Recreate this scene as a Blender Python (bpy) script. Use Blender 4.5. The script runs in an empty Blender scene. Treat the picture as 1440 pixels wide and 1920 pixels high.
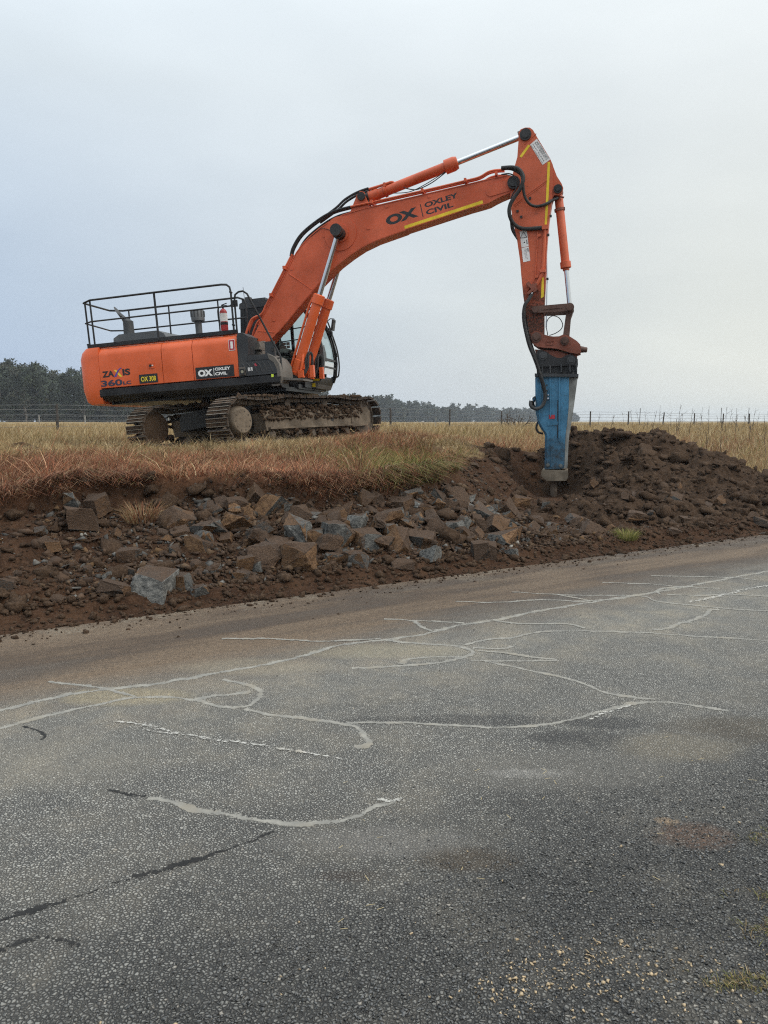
import bpy, bmesh, math, random
import numpy as np
from mathutils import Vector, Matrix, Euler, noise as mnoise

SC = bpy.context.scene
COL = SC.collection
R_ = math.radians

# ------------------------------------------------------------------ camera
CAM_H = 1.6
cam_d = bpy.data.cameras.new('camera')
cam_d.sensor_fit = 'VERTICAL'
cam_d.sensor_height = 36.0
cam_d.lens = 36.0 * 1387.0 / 1920.0
cam_d.clip_start = 0.05
cam_d.clip_end = 6000
cam = bpy.data.objects.new('camera', cam_d)
COL.objects.link(cam)
cam.location = (0, 0, CAM_H)
cam.rotation_euler = (R_(90) - math.atan(170.0 / 1387.0), 0, 0)
SC.camera = cam

# ------------------------------------------------------------------ light
SUN_EL, SUN_AZ = R_(46), R_(112)       # azimuth clockwise from +Y: the sun behind the overcast, to the right and a little behind
world = bpy.data.worlds.new('World')
SC.world = world
world.use_nodes = True
wn, wl = world.node_tree.nodes, world.node_tree.links
wn.clear()
w_out = wn.new('ShaderNodeOutputWorld')
w_sky = wn.new('ShaderNodeTexSky')
w_sky.sky_type = 'NISHITA'
w_sky.sun_disc = False
w_sky.sun_elevation = SUN_EL
w_sky.sun_rotation = SUN_AZ
w_sky.air_density = 1.6
w_sky.dust_density = 3.0
bg1 = wn.new('ShaderNodeBackground'); bg1.inputs[1].default_value = 0.05 * 0.22
wl.new(w_sky.outputs[0], bg1.inputs[0])
w_tc = wn.new('ShaderNodeTexCoord')
w_sep = wn.new('ShaderNodeSeparateXYZ'); wl.new(w_tc.outputs['Generated'], w_sep.inputs[0])


def wmath(op, a, b=None, clamp=False):
    n = wn.new('ShaderNodeMath'); n.operation = op; n.use_clamp = clamp
    for i, v in enumerate((a, b)):
        if v is None: continue
        if isinstance(v, (int, float)): n.inputs[i].default_value = v
        else: wl.new(v, n.inputs[i])
    return n.outputs[0]


def wmix(f, a, b):
    n = wn.new('ShaderNodeMix'); n.data_type = 'RGBA'
    wl.new(f, n.inputs['Factor'])
    for k, v in (('A', a), ('B', b)):
        s = [i for i in n.inputs if i.name == k and i.type == 'RGBA'][0]
        if isinstance(v, tuple): s.default_value = v + (1,)
        else: wl.new(v, s)
    return [o for o in n.outputs if o.type == 'RGBA'][0]


el = wmath('MAXIMUM', w_sep.outputs[2], 0.0)
side = wmath('MULTIPLY_ADD', w_sep.outputs[0], 1.05); side.node.inputs[2].default_value = 0.52; side.node.use_clamp = True
w_ns = wn.new('ShaderNodeTexNoise'); w_ns.inputs['Scale'].default_value = 1.6; w_ns.inputs['Detail'].default_value = 5
w_mp = wn.new('ShaderNodeMapping'); w_mp.inputs['Scale'].default_value = (1, 1, 2.6)
wl.new(w_tc.outputs['Generated'], w_mp.inputs[0]); wl.new(w_mp.outputs[0], w_ns.inputs[0])
side_n = wmath('ADD', side, wmath('MULTIPLY', wmath('SUBTRACT', w_ns.outputs[0], 0.5), 0.45), clamp=True)
SKY_LOW_L, SKY_LOW_R = (0.270, 0.360, 0.515), (0.575, 0.590, 0.555)
SKY_UP_L, SKY_UP_R = (0.360, 0.400, 0.430), (0.405, 0.425, 0.425)
low = wmix(side_n, SKY_LOW_L, SKY_LOW_R)
up = wmix(side_n, SKY_UP_L, SKY_UP_R)
w_n2 = wn.new('ShaderNodeTexNoise'); w_n2.inputs['Scale'].default_value = 3.2; w_n2.inputs['Detail'].default_value = 6; wl.new(w_mp.outputs[0], w_n2.inputs[0])
cloud = wmath('MULTIPLY_ADD', w_n2.outputs[0], 0.24); cloud.node.inputs[2].default_value = 0.88
e1 = wmath('MULTIPLY', el, 2.6, clamp=True)
sky = wmix(e1, low, up)
gain = wmath('MULTIPLY_ADD', wmath('POWER', el, 2.0), 2.9); gain.node.inputs[2].default_value = 1.0
bg2 = wn.new('ShaderNodeBackground')
wl.new(sky, bg2.inputs[0]); wl.new(wmath('MULTIPLY', gain, cloud), bg2.inputs[1])
w_add = wn.new('ShaderNodeAddShader')
wl.new(bg1.outputs[0], w_add.inputs[0]); wl.new(bg2.outputs[0], w_add.inputs[1])
wl.new(w_add.outputs[0], w_out.inputs[0])

sun_d = bpy.data.lights.new('sun', 'SUN')
sun_d.energy = 1.25
sun_d.angle = R_(28)
sun_d.color = (1.0, 0.95, 0.88)
sun = bpy.data.objects.new('sun', sun_d)
COL.objects.link(sun)
_sd = Vector((math.sin(SUN_AZ) * math.cos(SUN_EL), math.cos(SUN_AZ) * math.cos(SUN_EL), math.sin(SUN_EL)))
sun.rotation_euler = _sd.to_track_quat('Z', 'Y').to_euler()
sun.location = (30, 20, 40)

SC.view_settings.view_transform = 'Standard'
SC.view_settings.look = 'None'
SC.view_settings.exposure = 0.42
SC.view_settings.gamma = 1.0
SC.view_settings.use_curve_mapping = False
SC.render.engine = 'CYCLES'
SC.cycles.max_bounces = 6
SC.cycles.diffuse_bounces = 3
SC.cycles.transparent_max_bounces = 12
SC.cycles.volume_bounces = 0
SC.cycles.use_denoising = False
SC.cycles.filter_width = 1.15
SC.cycles.sample_clamp_indirect = 4.0

rng = np.random.default_rng(11)
random.seed(11)

# ------------------------------------------------------------------ lettering (built-in font, turned into meshes)
TXT = {}
for _s, _b in [('OX', 0.06), ('OXLEY', 0.042), ('CIVIL', 0.042), ('ZA', 0.045), ('IS', 0.045), ('360', 0.03), ('LC', 0.045), ('OX 308', 0.02), ('ANT', 0.02),
               ('BUCKET QUICK HITCH', 0.0), ('SAFE WORKING LOAD', 0.0), ('KEEP CLEAR', 0.0)]:
    _c = bpy.data.curves.new('lettering', 'FONT'); _c.body = _s; _c.offset = _b; _c.extrude = 0.0
    _o = bpy.data.objects.new('lettering', _c); COL.objects.link(_o)
    bpy.context.view_layer.update()
    _me = bpy.data.meshes.new_from_object(_o.evaluated_get(bpy.context.evaluated_depsgraph_get()))
    _v = np.zeros(len(_me.vertices) * 3); _me.vertices.foreach_get('co', _v); _v = _v.reshape(-1, 3)
    _lo, _hi = _v.min(0), _v.max(0)
    _v = (_v - _lo) / np.maximum(_hi - _lo, 1e-6)
    TXT[_s] = (_v[:, :2].copy(), [tuple(p.vertices) for p in _me.polygons])
    bpy.data.objects.remove(_o); bpy.data.curves.remove(_c); bpy.data.meshes.remove(_me)

# ------------------------------------------------------------------ noise
_perm = np.random.default_rng(5).permutation(4096)


def _hash(ix, iy, s):
    return _perm[(_perm[(ix + s * 57) & 4095] + iy) & 4095] / 4095.0


def vnoise(x, y, s=0):
    x = np.asarray(x, float); y = np.asarray(y, float)
    ix = np.floor(x).astype(int); iy = np.floor(y).astype(int)
    fx = x - ix; fy = y - iy
    fx = fx * fx * (3 - 2 * fx); fy = fy * fy * (3 - 2 * fy)
    a = _hash(ix, iy, s); b = _hash(ix + 1, iy, s); c = _hash(ix, iy + 1, s); d = _hash(ix + 1, iy + 1, s)
    return (a * (1 - fx) + b * fx) * (1 - fy) + (c * (1 - fx) + d * fx) * fy


def fbm(x, y, s=0, o=4, g=0.5):
    t = 0; a = 1; n = 0
    for i in range(o):
        t = t + a * (vnoise(x, y, s + i * 7) - 0.5); n += a; a *= g; x = x * 2.03 + 11.3; y = y * 2.03 + 5.7
    return t / n * 2


def S(a, b, x):
    t = np.clip((np.asarray(x, float) - a) / (b - a), 0, 1)
    return t * t * (3 - 2 * t)


# ------------------------------------------------------------------ terrain: road coordinates u (along) and v (beyond the road's far edge)
EU = np.array([0.857, 0.515]); EV = np.array([-0.515, 0.857]); V0 = 6.24


def uv_of(x, y): return x * EU[0] + y * EU[1], x * EV[0] + y * EV[1] - V0
def xy_of(u, v): return u * EU[0] + (v + V0) * EV[0], u * EU[1] + (v + V0) * EV[1]


MC = np.array([-2.84, 17.25, 1.05]); M_PSI, M_TH = R_(14), R_(3.7)
LIP_U = [-9, -3, 0.5, 1.9, 3.0, 3.8, 5.0, 6.4, 7.5, 8.4, 9.6, 10.8, 12, 14, 16, 18, 22]
LIP_V = [2.6, 2.5, 2.25, 2.35, 2.0, 1.75, 1.75, 2.4, 3.8, 4.8, 5.7, 6.2, 6.3, 5.8, 4.6, 3.0, 2.6]


def v_lip(u):
    return np.interp(u, LIP_U, LIP_V) + 0.42 * fbm(u * 1.1, u * 0 + 3.3, 21, 4, 0.6)


def natural(u, v):
    zl = (0.90 - 0.22 * S(1.4, -0.6, u) * S(6, 2.5, v)) * S(0.1, 2.1, v) + 0.15 * S(2.0, 8.5, v)
    zr = 1.08 * np.clip((v - 0.3) / 16.0, 0, 1) ** 0.85
    w = S(9.5, 15.5, u)
    z = zl * (1 - w) + zr * w
    x, y = xy_of(u, v)
    z = z + 0.10 * fbm(u * 0.16, v * 0.16, 2, 3) * S(6, 12, v)
    d = np.hypot(x - MC[0], y - MC[1])
    plane = MC[2] + 0.0645 * ((x - MC[0]) * math.cos(M_PSI) - (y - MC[1]) * math.sin(M_PSI))
    k = 1 - S(2.9, 5.2, d)
    return z * (1 - k) + plane * k


CONES = [  # x, y, height, slope: heaped spoil
    (4.75, 16.4, 1.40, 0.62), (5.95, 16.4, 1.38, 0.60), (5.3, 16.0, 1.22, 0.55), (4.25, 16.9, 1.16, 0.75), (6.6, 16.4, 1.04, 0.66), (7.2, 15.9, 0.74, 0.62), (8.0, 15.6, 0.44, 0.5),
    (5.0, 14.3, 0.86, 0.50), (6.4, 14.6, 0.74, 0.5), (7.3, 14.4, 0.46, 0.42), (4.9, 12.8, 0.48, 0.36), (6.0, 13.0, 0.40, 0.34), (3.9, 12.2, 0.33, 0.3), (8.6, 14.8, 0.22, 0.35),
]


def mound(x, y):
    m = np.full(np.shape(x), -9.0)
    for cx, cy, h, s in CONES:
        d = np.hypot(x - cx, y - cy)
        c = h - s * (np.sqrt(d * d + 0.05) - 0.22)
        m = np.maximum(m, c) + 0.06 * np.exp(-np.abs(m - c) / 0.06)
    return m - 0.85 * S(1.5, 0.2, np.hypot(x - 3.05, y - 14.8))


def terrain(u, v, detail=True):
    """height, soil, clay, rust, mound masks"""
    x, y = xy_of(u, v)
    n = natural(u, v)
    vl = v_lip(u)
    t = np.clip((v - 0.35) / np.maximum(vl - 0.35, 0.2), 0, 1)
    pit = S(5.8, 8.6, u)
    zl = natural(u, vl)
    g = (0.80 * t ** 0.95) * (1 - pit) + (0.32 * t ** 4) * pit
    cut = zl * g + 0.10 * np.exp(-((u - 4.1) / 1.5) ** 2 - ((v - 0.95) / 0.5) ** 2)
    incut = (v < vl)
    # smooth, slightly overhung rim
    k = S(0.0, 0.16 + 1.7 * S(5.6, 8.0, u), vl - v + 0.35 * S(5.6, 8.0, u))
    z = n * (1 - k) + np.minimum(n, cut) * k
    z = np.where(v < 0.0, -0.03 + 0 * z, z)
    soil = S(-0.05, 0.10, vl - v + 0.10 * fbm(u * 3, v * 3, 33, 3))
    # trampled soil round the pit
    dp = np.hypot(x - 3.2, (y - 14.6) * 0.8)
    soil = np.maximum(soil, S(2.3, 1.5, dp + 0.9 * fbm(x * 1.2, y * 1.2, 8, 3)))
    m = mound(x, y) + 0.20 * fbm(x * 1.3, y * 1.3, 41, 4) + 0.07 * fbm(x * 5, y * 5, 43, 3)
    mm = S(-0.06, 0.08, m - z) * S(0.1, 0.5, v)
    z = np.maximum(z, np.where(v > 0.1, m, -1))
    soil = np.maximum(soil, mm)
    # crumbly berm on the road edge
    b = np.exp(-((v - 0.35) / 0.34) ** 2) * (0.10 + 0.06 * fbm(u * 0.9, v * 2, 14, 3))
    z = np.where(v > -0.6, np.maximum(z, 0) * S(-0.2, 0.1, v) + b - 0.03 * (v < 0.15), z)
    edge = S(0.55, 0.1, v)
    soil = np.where(v < 0.6, np.maximum(soil, edge), soil)
    if detail:
        rough = 0.15 * fbm(x * 2.6, y * 2.6, 51, 5, 0.62) + 0.075 * (0.5 - np.abs(fbm(x * 9, y * 9, 61, 3, 0.6)))
        amp = soil * S(-0.1, 0.4, v) * (0.75 + 0.5 * mm)
        z = z + rough * amp + (1 - soil) * 0.035 * fbm(x * 2.2, y * 2.2, 71, 3) * S(0, 1, v)
    dh = np.hypot(x - 3.42, y - 15.45)
    z = np.where(v > 0.3, z * (1 - 0.95 * S(1.25, 0.2, dh)), z)
    # turf stands a little proud along the rim
    z = z + 0.07 * np.exp(-((v - vl - 0.10) / 0.14) ** 2) * (1 - mm) * (0.6 + 0.8 * vnoise(u * 1.7, v * 0 + 5, 23)) * S(7.5, 5.5, u)
    # loose turf lump far left
    z = z + 0.16 * np.exp(-((x + 6.6) / 0.35) ** 2 - ((y - 13.6) / 0.3) ** 2) * (1 + 0.5 * fbm(x * 6, y * 6, 5, 3))
    soil = np.maximum(soil, 0.95 * np.exp(-(((x + 6.4) / 0.9) ** 2 + ((y - 13.4) / 0.35) ** 2) ** 2))
    clay = 0.9 * np.exp(-((u + 0.75) / 0.35) ** 2 - ((v - 1.15) / 0.65) ** 2)
    return z, soil, clay, mm


def ground_z(x, y, detail=True):
    u, v = uv_of(x, y)
    return float(terrain(np.array([u]), np.array([v]), detail)[0][0])


def rust_amount(x, y):
    """how rusty-red the grass is: a band along the cut's rim"""
    u, v = uv_of(x, y)
    vl = v_lip(u)
    a = 1.15 * S(5.6, 3.0, v - vl) * S(9.5, 6.5, u)
    a = np.maximum(a, 0.75 * S(14, 9, v) * S(4, 8.5, u) * S(6.5, 7.8, v))
    return np.clip(a + 0.5 * fbm(x * 0.55, y * 0.55, 91, 3) - 0.15 * S(3.6, 5.2, u) * S(8.0, 6.4, u), 0, 1)


def green_amount(x, y):
    u, v = uv_of(x, y)
    g = 0.95 * np.exp(-((x - 0.35) / 0.75) ** 2 - ((y - 10.2) / 1.0) ** 2) + 0.55 * np.exp(-((x - 0.1) / 1.6) ** 2 - ((y - 12.6) / 1.6) ** 2)
    g = g + 0.6 * np.exp(-((x + 4.9) / 2.2) ** 2 - ((y - 15.6) / 0.8) ** 2)
    return np.clip(g + 0.35 * fbm(x * 0.8, y * 0.8, 95, 3) - 0.05, 0, 1)


# ------------------------------------------------------------------ object helpers
def link(o, parent=None, label=None, cat=None, group=None, kind=None):
    COL.objects.link(o)
    if parent is not None: o.parent = parent
    if label: o['label'] = label
    if cat: o['category'] = cat
    if group: o['group'] = group
    if kind: o['kind'] = kind
    return o


def empty(name, loc=(0, 0, 0), label=None, cat=None, group=None, rot=(0, 0, 0)):
    o = bpy.data.objects.new(name, None)
    o.empty_display_size = 0.3
    o.location = loc; o.rotation_euler = rot
    return link(o, None, label, cat, group)


def np_mesh(name, V, F, mats=(), smooth=False, col=None, cname='Col'):
    """V (n,3); F (m,k) constant k"""
    me = bpy.data.meshes.new(name)
    V = np.ascontiguousarray(V, dtype=np.float32); F = np.ascontiguousarray(F, dtype=np.int32)
    me.vertices.add(len(V)); me.vertices.foreach_set('co', V.ravel())
    m, k = F.shape
    me.loops.add(m * k); me.loops.foreach_set('vertex_index', F.ravel())
    me.polygons.add(m); me.polygons.foreach_set('loop_start', np.arange(0, m * k, k, dtype=np.int32))
    try: me.polygons.foreach_set('loop_total', np.full(m, k, dtype=np.int32))
    except Exception: pass
    if smooth: me.polygons.foreach_set('use_smooth', np.ones(m, dtype=bool))
    me.update(calc_edges=True)
    if col is not None:
        a = me.color_attributes.new(cname, 'FLOAT_COLOR', 'POINT')
        c = np.ones((len(V), 4), np.float32); c[:, :col.shape[1]] = col
        a.data.foreach_set('color', c.ravel())
    for mt in mats: me.materials.append(mt)
    return me


class MB:
    """collects shapes, builds ONE mesh object"""
    def __init__(s): s.v = []; s.f = []

    def add(s, v, f):
        b = len(s.v); s.v += [tuple(p) for p in v]; s.f += [tuple(b + i for i in q) for q in f]; return s

    def prism(s, poly, y0, y1):
        """poly in (x,z), extruded along y"""
        n = len(poly)
        v = [(p[0], y0, p[1]) for p in poly] + [(p[0], y1, p[1]) for p in poly]
        a = sum(poly[i][0] * poly[(i + 1) % n][1] - poly[(i + 1) % n][0] * poly[i][1] for i in range(n))
        o = list(range(n))
        f = [tuple(o), tuple(n + i for i in reversed(o))] + [(i, n + i, n + (i + 1) % n, (i + 1) % n) for i in o]
        if (a < 0) == (y1 > y0): f = [tuple(reversed(q)) for q in f]
        f = [tuple(reversed(q)) for q in f]
        return s.add(v, f)

    def box(s, c, d, M=None):
        v = []
        for sx in (-1, 1):
            for sy in (-1, 1):
                for sz in (-1, 1):
                    p = Vector((sx * d[0] / 2, sy * d[1] / 2, sz * d[2] / 2))
                    if M is not None: p = M @ p
                    v.append(tuple(p + Vector(c)))
        return s.add(v, [(0, 1, 3, 2), (4, 6, 7, 5), (0, 4, 5, 1), (2, 3, 7, 6), (0, 2, 6, 4), (1, 5, 7, 3)])

    def cyl(s, a, b, r0, r1=None, n=16, cap=True):
        r1 = r0 if r1 is None else r1
        return s.rev(a, b, [(0, r0), (1, r1)], n, cap)

    def rev(s, a, b, prof, n=16, cap=True):
        """prof: (fraction along a-b, radius)"""
        a = Vector(a); b = Vector(b); d = b - a
        q = d.normalized().to_track_quat('Z', 'Y')
        X, Y = q @ Vector((1, 0, 0)), q @ Vector((0, 1, 0))
        v = []
        for t, r in prof:
            for i in range(n):
                an = 2 * math.pi * i / n
                v.append(tuple(a + d * t + X * (r * math.cos(an)) + Y * (r * math.sin(an))))
        f = []
        for k in range(len(prof) - 1):
            for i in range(n):
                j = (i + 1) % n
                f.append((k * n + i, k * n + j, (k + 1) * n + j, (k + 1) * n + i))
        if cap:
            f.append(tuple(reversed(range(n)))); f.append(tuple((len(prof) - 1) * n + i for i in range(n)))
        return s.add(v, f)

    def tube(s, pts, r, n=8, smooth=0, cap=True):
        P = [Vector(p) for p in pts]
        if smooth: P = spline(P, smooth)
        N = len(P)
        v = []; up = None
        for i, p in enumerate(P):
            t = (P[min(i + 1, N - 1)] - P[max(i - 1, 0)]).normalized()
            if up is None:
                up = Vector((0, 0, 1)) if abs(t.z) < 0.9 else Vector((1, 0, 0))
            X = up - t * up.dot(t)
            if X.length < 1e-4: X = t.orthogonal()
            X.normalize(); up = X
            Y = t.cross(X)
            rr = r(i / (N - 1)) if callable(r) else r
            for k in range(n):
                an = 2 * math.pi * k / n
                v.append(tuple(p + X * (rr * math.cos(an)) + Y * (rr * math.sin(an))))
        f = []
        for i in range(N - 1):
            for k in range(n):
                j = (k + 1) % n
                f.append((i * n + k, i * n + j, (i + 1) * n + j, (i + 1) * n + k))
        if cap:
            f.append(tuple(reversed(range(n)))); f.append(tuple((N - 1) * n + k for k in range(n)))
        return s.add(v, f)

    def build(s, name, mat, parent=None, bevel=0, seg=1, ang=32, label=None, cat=None, group=None, kind=None, T=None):
        bm = bmesh.new()
        vs = [bm.verts.new(p) for p in s.v]
        for q in s.f:
            try: bm.faces.new([vs[i] for i in q])
            except ValueError: pass
        if bevel:
            ed = [e for e in bm.edges if len(e.link_faces) == 2 and e.calc_face_angle(0) > R_(ang)]
            if ed:
                try: bmesh.ops.bevel(bm, geom=ed, offset=bevel, segments=seg, profile=0.6, affect='EDGES', clamp_overlap=True)
                except Exception: pass
        bmesh.ops.recalc_face_normals(bm, faces=bm.faces[:])
        me = bpy.data.meshes.new(name)
        bm.to_mesh(me); bm.free()
        if T is not None: me.transform(T)
        me.polygons.foreach_set('use_smooth', np.ones(len(me.polygons), dtype=bool))
        try: me.set_sharp_from_angle(angle=R_(34))
        except Exception: pass
        me.materials.append(mat)
        return link(bpy.data.objects.new(name, me), parent, label, cat, group, kind)


def spline(P, k):
    out = []
    N = len(P)
    for i in range(N - 1):
        p0, p1, p2, p3 = P[max(i - 1, 0)], P[i], P[i + 1], P[min(i + 2, N - 1)]
        for j in range(k):
            t = j / k
            out.append(0.5 * ((2 * p1) + (p2 - p0) * t + (2 * p0 - 5 * p1 + 4 * p2 - p3) * t * t + (3 * p1 - p0 - 3 * p2 + p3) * t ** 3))
    out.append(P[-1])
    return out


def arc(cx, cz, r, a0, a1, n):
    return [(cx + r * math.cos(R_(a0 + (a1 - a0) * i / n)), cz + r * math.sin(R_(a0 + (a1 - a0) * i / n))) for i in range(n + 1)]


# ------------------------------------------------------------------ materials
class NT:
    def __init__(s, name):
        s.m = bpy.data.materials.new(name); s.m.use_nodes = True
        s.t = s.m.node_tree; s.n = s.t.nodes; s.l = s.t.links
        s.n.clear()
        s.out = s.n.new('ShaderNodeOutputMaterial')
        s.p = s.n.new('ShaderNodeBsdfPrincipled')
        s.l.new(s.p.outputs[0], s.out.inputs[0])
        s.tc = s.n.new('ShaderNodeTexCoord')

    def set(s, sock, v):
        if v is None: return
        if hasattr(v, 'links') or hasattr(v, 'is_linked'): s.l.new(v, sock)
        elif isinstance(v, tuple) and sock.type == 'RGBA': sock.default_value = tuple(v) + ((1,) if len(v) == 3 else ())
        else: sock.default_value = v

    def math(s, op, a, b=None, c=None, clamp=False):
        n = s.n.new('ShaderNodeMath'); n.operation = op; n.use_clamp = clamp
        for i, v in enumerate((a, b, c)): s.set(n.inputs[i], v) if v is not None else None
        return n.outputs[0]

    def mix(s, f, a, b, mode='MIX'):
        n = s.n.new('ShaderNodeMix'); n.data_type = 'RGBA'; n.blend_type = mode; n.clamp_factor = True
        s.set(n.inputs[0], f); s.set(n.inputs[6], a); s.set(n.inputs[7], b)
        return n.outputs[2]

    def noise(s, scale, detail=4, rough=0.55, vec=None, dist=0.0):
        n = s.n.new('ShaderNodeTexNoise')
        n.inputs['Scale'].default_value = scale; n.inputs['Detail'].default_value = detail
        n.inputs['Roughness'].default_value = rough; n.inputs['Distortion'].default_value = dist
        s.l.new(vec if vec is not None else s.tc.outputs['Object'], n.inputs['Vector'])
        return n.outputs[0]

    def vor(s, scale, vec=None, feature='F1', rnd=1.0):
        n = s.n.new('ShaderNodeTexVoronoi'); n.feature = feature
        n.inputs['Scale'].default_value = scale; n.inputs['Randomness'].default_value = rnd
        s.l.new(vec if vec is not None else s.tc.outputs['Object'], n.inputs['Vector'])
        return n

    def map(s, loc=(0, 0, 0), rot=(0, 0, 0), scale=(1, 1, 1), vec=None):
        n = s.n.new('ShaderNodeMapping')
        n.inputs['Location'].default_value = loc; n.inputs['Rotation'].default_value = rot; n.inputs['Scale'].default_value = scale
        s.l.new(vec if vec is not None else s.tc.outputs['Object'], n.inputs[0])
        return n.outputs[0]

    def ramp(s, v, stops):
        n = s.n.new('ShaderNodeValToRGB')
        e = n.color_ramp.elements
        while len(e) > 1: e.remove(e[-1])
        for i, (p, c) in enumerate(stops):
            k = e[0] if i == 0 else e.new(p)
            k.position = p
            k.color = (c, c, c, 1) if isinstance(c, (int, float)) else tuple(c) + (1,)
        s.l.new(v, n.inputs[0])
        return n.outputs[0]

    def rng(s, v, a, b, c=0.0, d=1.0):
        n = s.n.new('ShaderNodeMapRange'); n.interpolation_type = 'SMOOTHSTEP'
        s.l.new(v, n.inputs[0])
        for i, x in enumerate((a, b, c, d)): n.inputs[i + 1].default_value = x
        return n.outputs[0]

    def attr(s, name):
        n = s.n.new('ShaderNodeAttribute'); n.attribute_name = name
        return n

    def sep(s, v):
        n = s.n.new('ShaderNodeSeparateXYZ'); s.l.new(v, n.inputs[0]); return n.outputs

    def sepc(s, v):
        n = s.n.new('ShaderNodeSeparateColor'); s.l.new(v, n.inputs[0]); return n.outputs

    def bump(s, h, strength=0.5, dist=0.01, normal=None):
        n = s.n.new('ShaderNodeBump')
        n.inputs['Strength'].default_value = strength; n.inputs['Distance'].default_value = dist
        s.l.new(h, n.inputs['Height'])
        if normal is not None: s.l.new(normal, n.inputs['Normal'])
        return n.outputs[0]

    def fin(s, color=None, rough=None, metal=None, normal=None, spec=None):
        s.set(s.p.inputs['Base Color'], color); s.set(s.p.inputs['Roughness'], rough)
        s.set(s.p.inputs['Metallic'], metal)
        if normal is not None: s.l.new(normal, s.p.inputs['Normal'])
        if spec is not None: s.set(s.p.inputs['Specular IOR Level'], spec)
        return s.m


MUD = (0.060, 0.038, 0.023)


def paint(name, c, rough=0.45, dirt=0.35, dirtc=(0.10, 0.065, 0.04), scale=1.0, low=None, var=0.10, chips=0.0, spec=0.4):
    """worn machine paint: faded tone, grime in patches; low=(z0,z1) more mud below z1"""
    n = NT(name)
    a = n.noise(1.3 * scale, 4); b = n.noise(6 * scale, 6, 0.65); c3 = n.noise(28 * scale, 5, 0.7)
    f = tuple(min(1, x * (1 + var * 1.6) + 0.02) for x in c); d = tuple(x * (1 - var) for x in c)
    col = n.mix(n.rng(a, 0.3, 0.7), d, f)
    g = n.rng(n.math('ADD', n.math('MULTIPLY', b, 0.6), n.math('MULTIPLY', c3, 0.4)), 0.50, 0.70, 0.0, dirt)
    if low:
        z = n.sep(n.tc.outputs['Object'])[2]
        zz = n.math('ADD', z, n.math('MULTIPLY', n.math('SUBTRACT', b, 0.5), (low[1] - low[0]) * 1.6))
        g = n.math('MAXIMUM', g, n.math('MULTIPLY', n.rng(zz, low[1], low[0]), n.rng(c3, 0.25, 0.6, 0.5, 1.0)))
    col = n.mix(g, col, dirtc)
    st = n.noise(5 * scale, 4, 0.6, n.map(scale=(6, 6, 0.35)))
    col = n.mix(n.rng(st, 0.55, 0.8, 0, 0.22 * min(1, dirt * 3)), col, tuple(x * 0.45 + 0.01 for x in c))
    if chips:
        ch = n.rng(n.noise(15 * scale, 6, 0.7), 0.62, 0.66, 0, chips)
        col = n.mix(ch, col, (0.035, 0.028, 0.024))
    r = n.math('ADD', rough, n.math('MULTIPLY', g, 0.35), clamp=True)
    nb = n.bump(n.math('ADD', n.math('MULTIPLY', c3, 0.3), n.math('MULTIPLY', g, 1.0)), 0.15, 0.006)
    return n.fin(col, r, 0.0, nb, spec)


ORANGE = (0.64, 0.103, 0.020)
M = {}
M['orange'] = paint('orange_paint', ORANGE, 0.38, 0.20, var=0.08)
M['orange_boom'] = paint('orange_boom_paint', (0.54, 0.088, 0.025), 0.45, 0.26, var=0.12)
M['orange_arm'] = paint('orange_arm_paint', (0.50, 0.088, 0.026), 0.5, 0.30, (0.036, 0.022, 0.016), low=(2.4, 3.25), chips=0.6)
M['orange_rust'] = paint('rusty_orange_paint', (0.19, 0.050, 0.025), 0.6, 0.95, (0.040, 0.026, 0.018), 2.2, chips=0.9, var=0.2)
M['rust'] = paint('rusty_steel', (0.075, 0.034, 0.022), 0.65, 0.6, (0.035, 0.024, 0.018), 2.0, var=0.25, chips=0.4)
M['black'] = paint('black_paint', (0.008, 0.008, 0.009), 0.42, 0.12, (0.04, 0.032, 0.025), spec=0.3)
M['charcoal'] = paint('charcoal_paint', (0.026, 0.028, 0.031), 0.5, 0.22, (0.09, 0.07, 0.05))
M['grey'] = paint('grey_paint', (0.085, 0.090, 0.095), 0.55, 0.3, (0.12, 0.09, 0.06))
M['muddy_grey'] = paint('muddy_grey_paint', (0.10, 0.088, 0.075), 0.7, 0.6, (0.13, 0.09, 0.06))
M['blue'] = paint('blue_hammer_paint', (0.034, 0.150, 0.260), 0.45, 0.60, (0.032, 0.030, 0.028), 1.8, low=(-1.3, 0.35), chips=0.9, var=0.28)
M['blue_worn'] = paint('worn_steel_blue', (0.115, 0.125, 0.125), 0.5, 0.75, (0.10, 0.082, 0.064), 2.2, chips=0.9, var=0.3)
M['foot'] = paint('dusty_steel', (0.15, 0.12, 0.085), 0.7, 0.5, (0.07, 0.05, 0.035), 2.5, var=0.25)
M['steel'] = paint('chisel_steel', (0.135, 0.105, 0.080), 0.6, 0.5, (0.06, 0.042, 0.03), 3, var=0.3)
M['chrome'] = NT('chrome_rod').fin((0.62, 0.63, 0.64), 0.16, 1.0)
M['pin'] = paint('greasy_pin', (0.010, 0.009, 0.009), 0.5, 0.3, (0.03, 0.02, 0.015))
M['rubber'] = NT('hose_rubber').fin((0.011, 0.011, 0.012), 0.6)
M['rubber_dusty'] = paint('dusty_hose_rubber', (0.016, 0.016, 0.016), 0.65, 0.6, (0.06, 0.05, 0.04), 3)
M['yellow'] = paint('yellow_tape', (0.74, 0.52, 0.012), 0.4, 0.12, scale=3)
M['white'] = paint('white_sticker', (0.72, 0.70, 0.68), 0.5, 0.12, scale=3)
M['black_print'] = NT('black_print').fin((0.012, 0.012, 0.014), 0.5)
M['navy_print'] = NT('navy_print').fin((0.022, 0.03, 0.065), 0.5)
M['purple_print'] = NT('purple_print').fin((0.10, 0.06, 0.32), 0.5)
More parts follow.
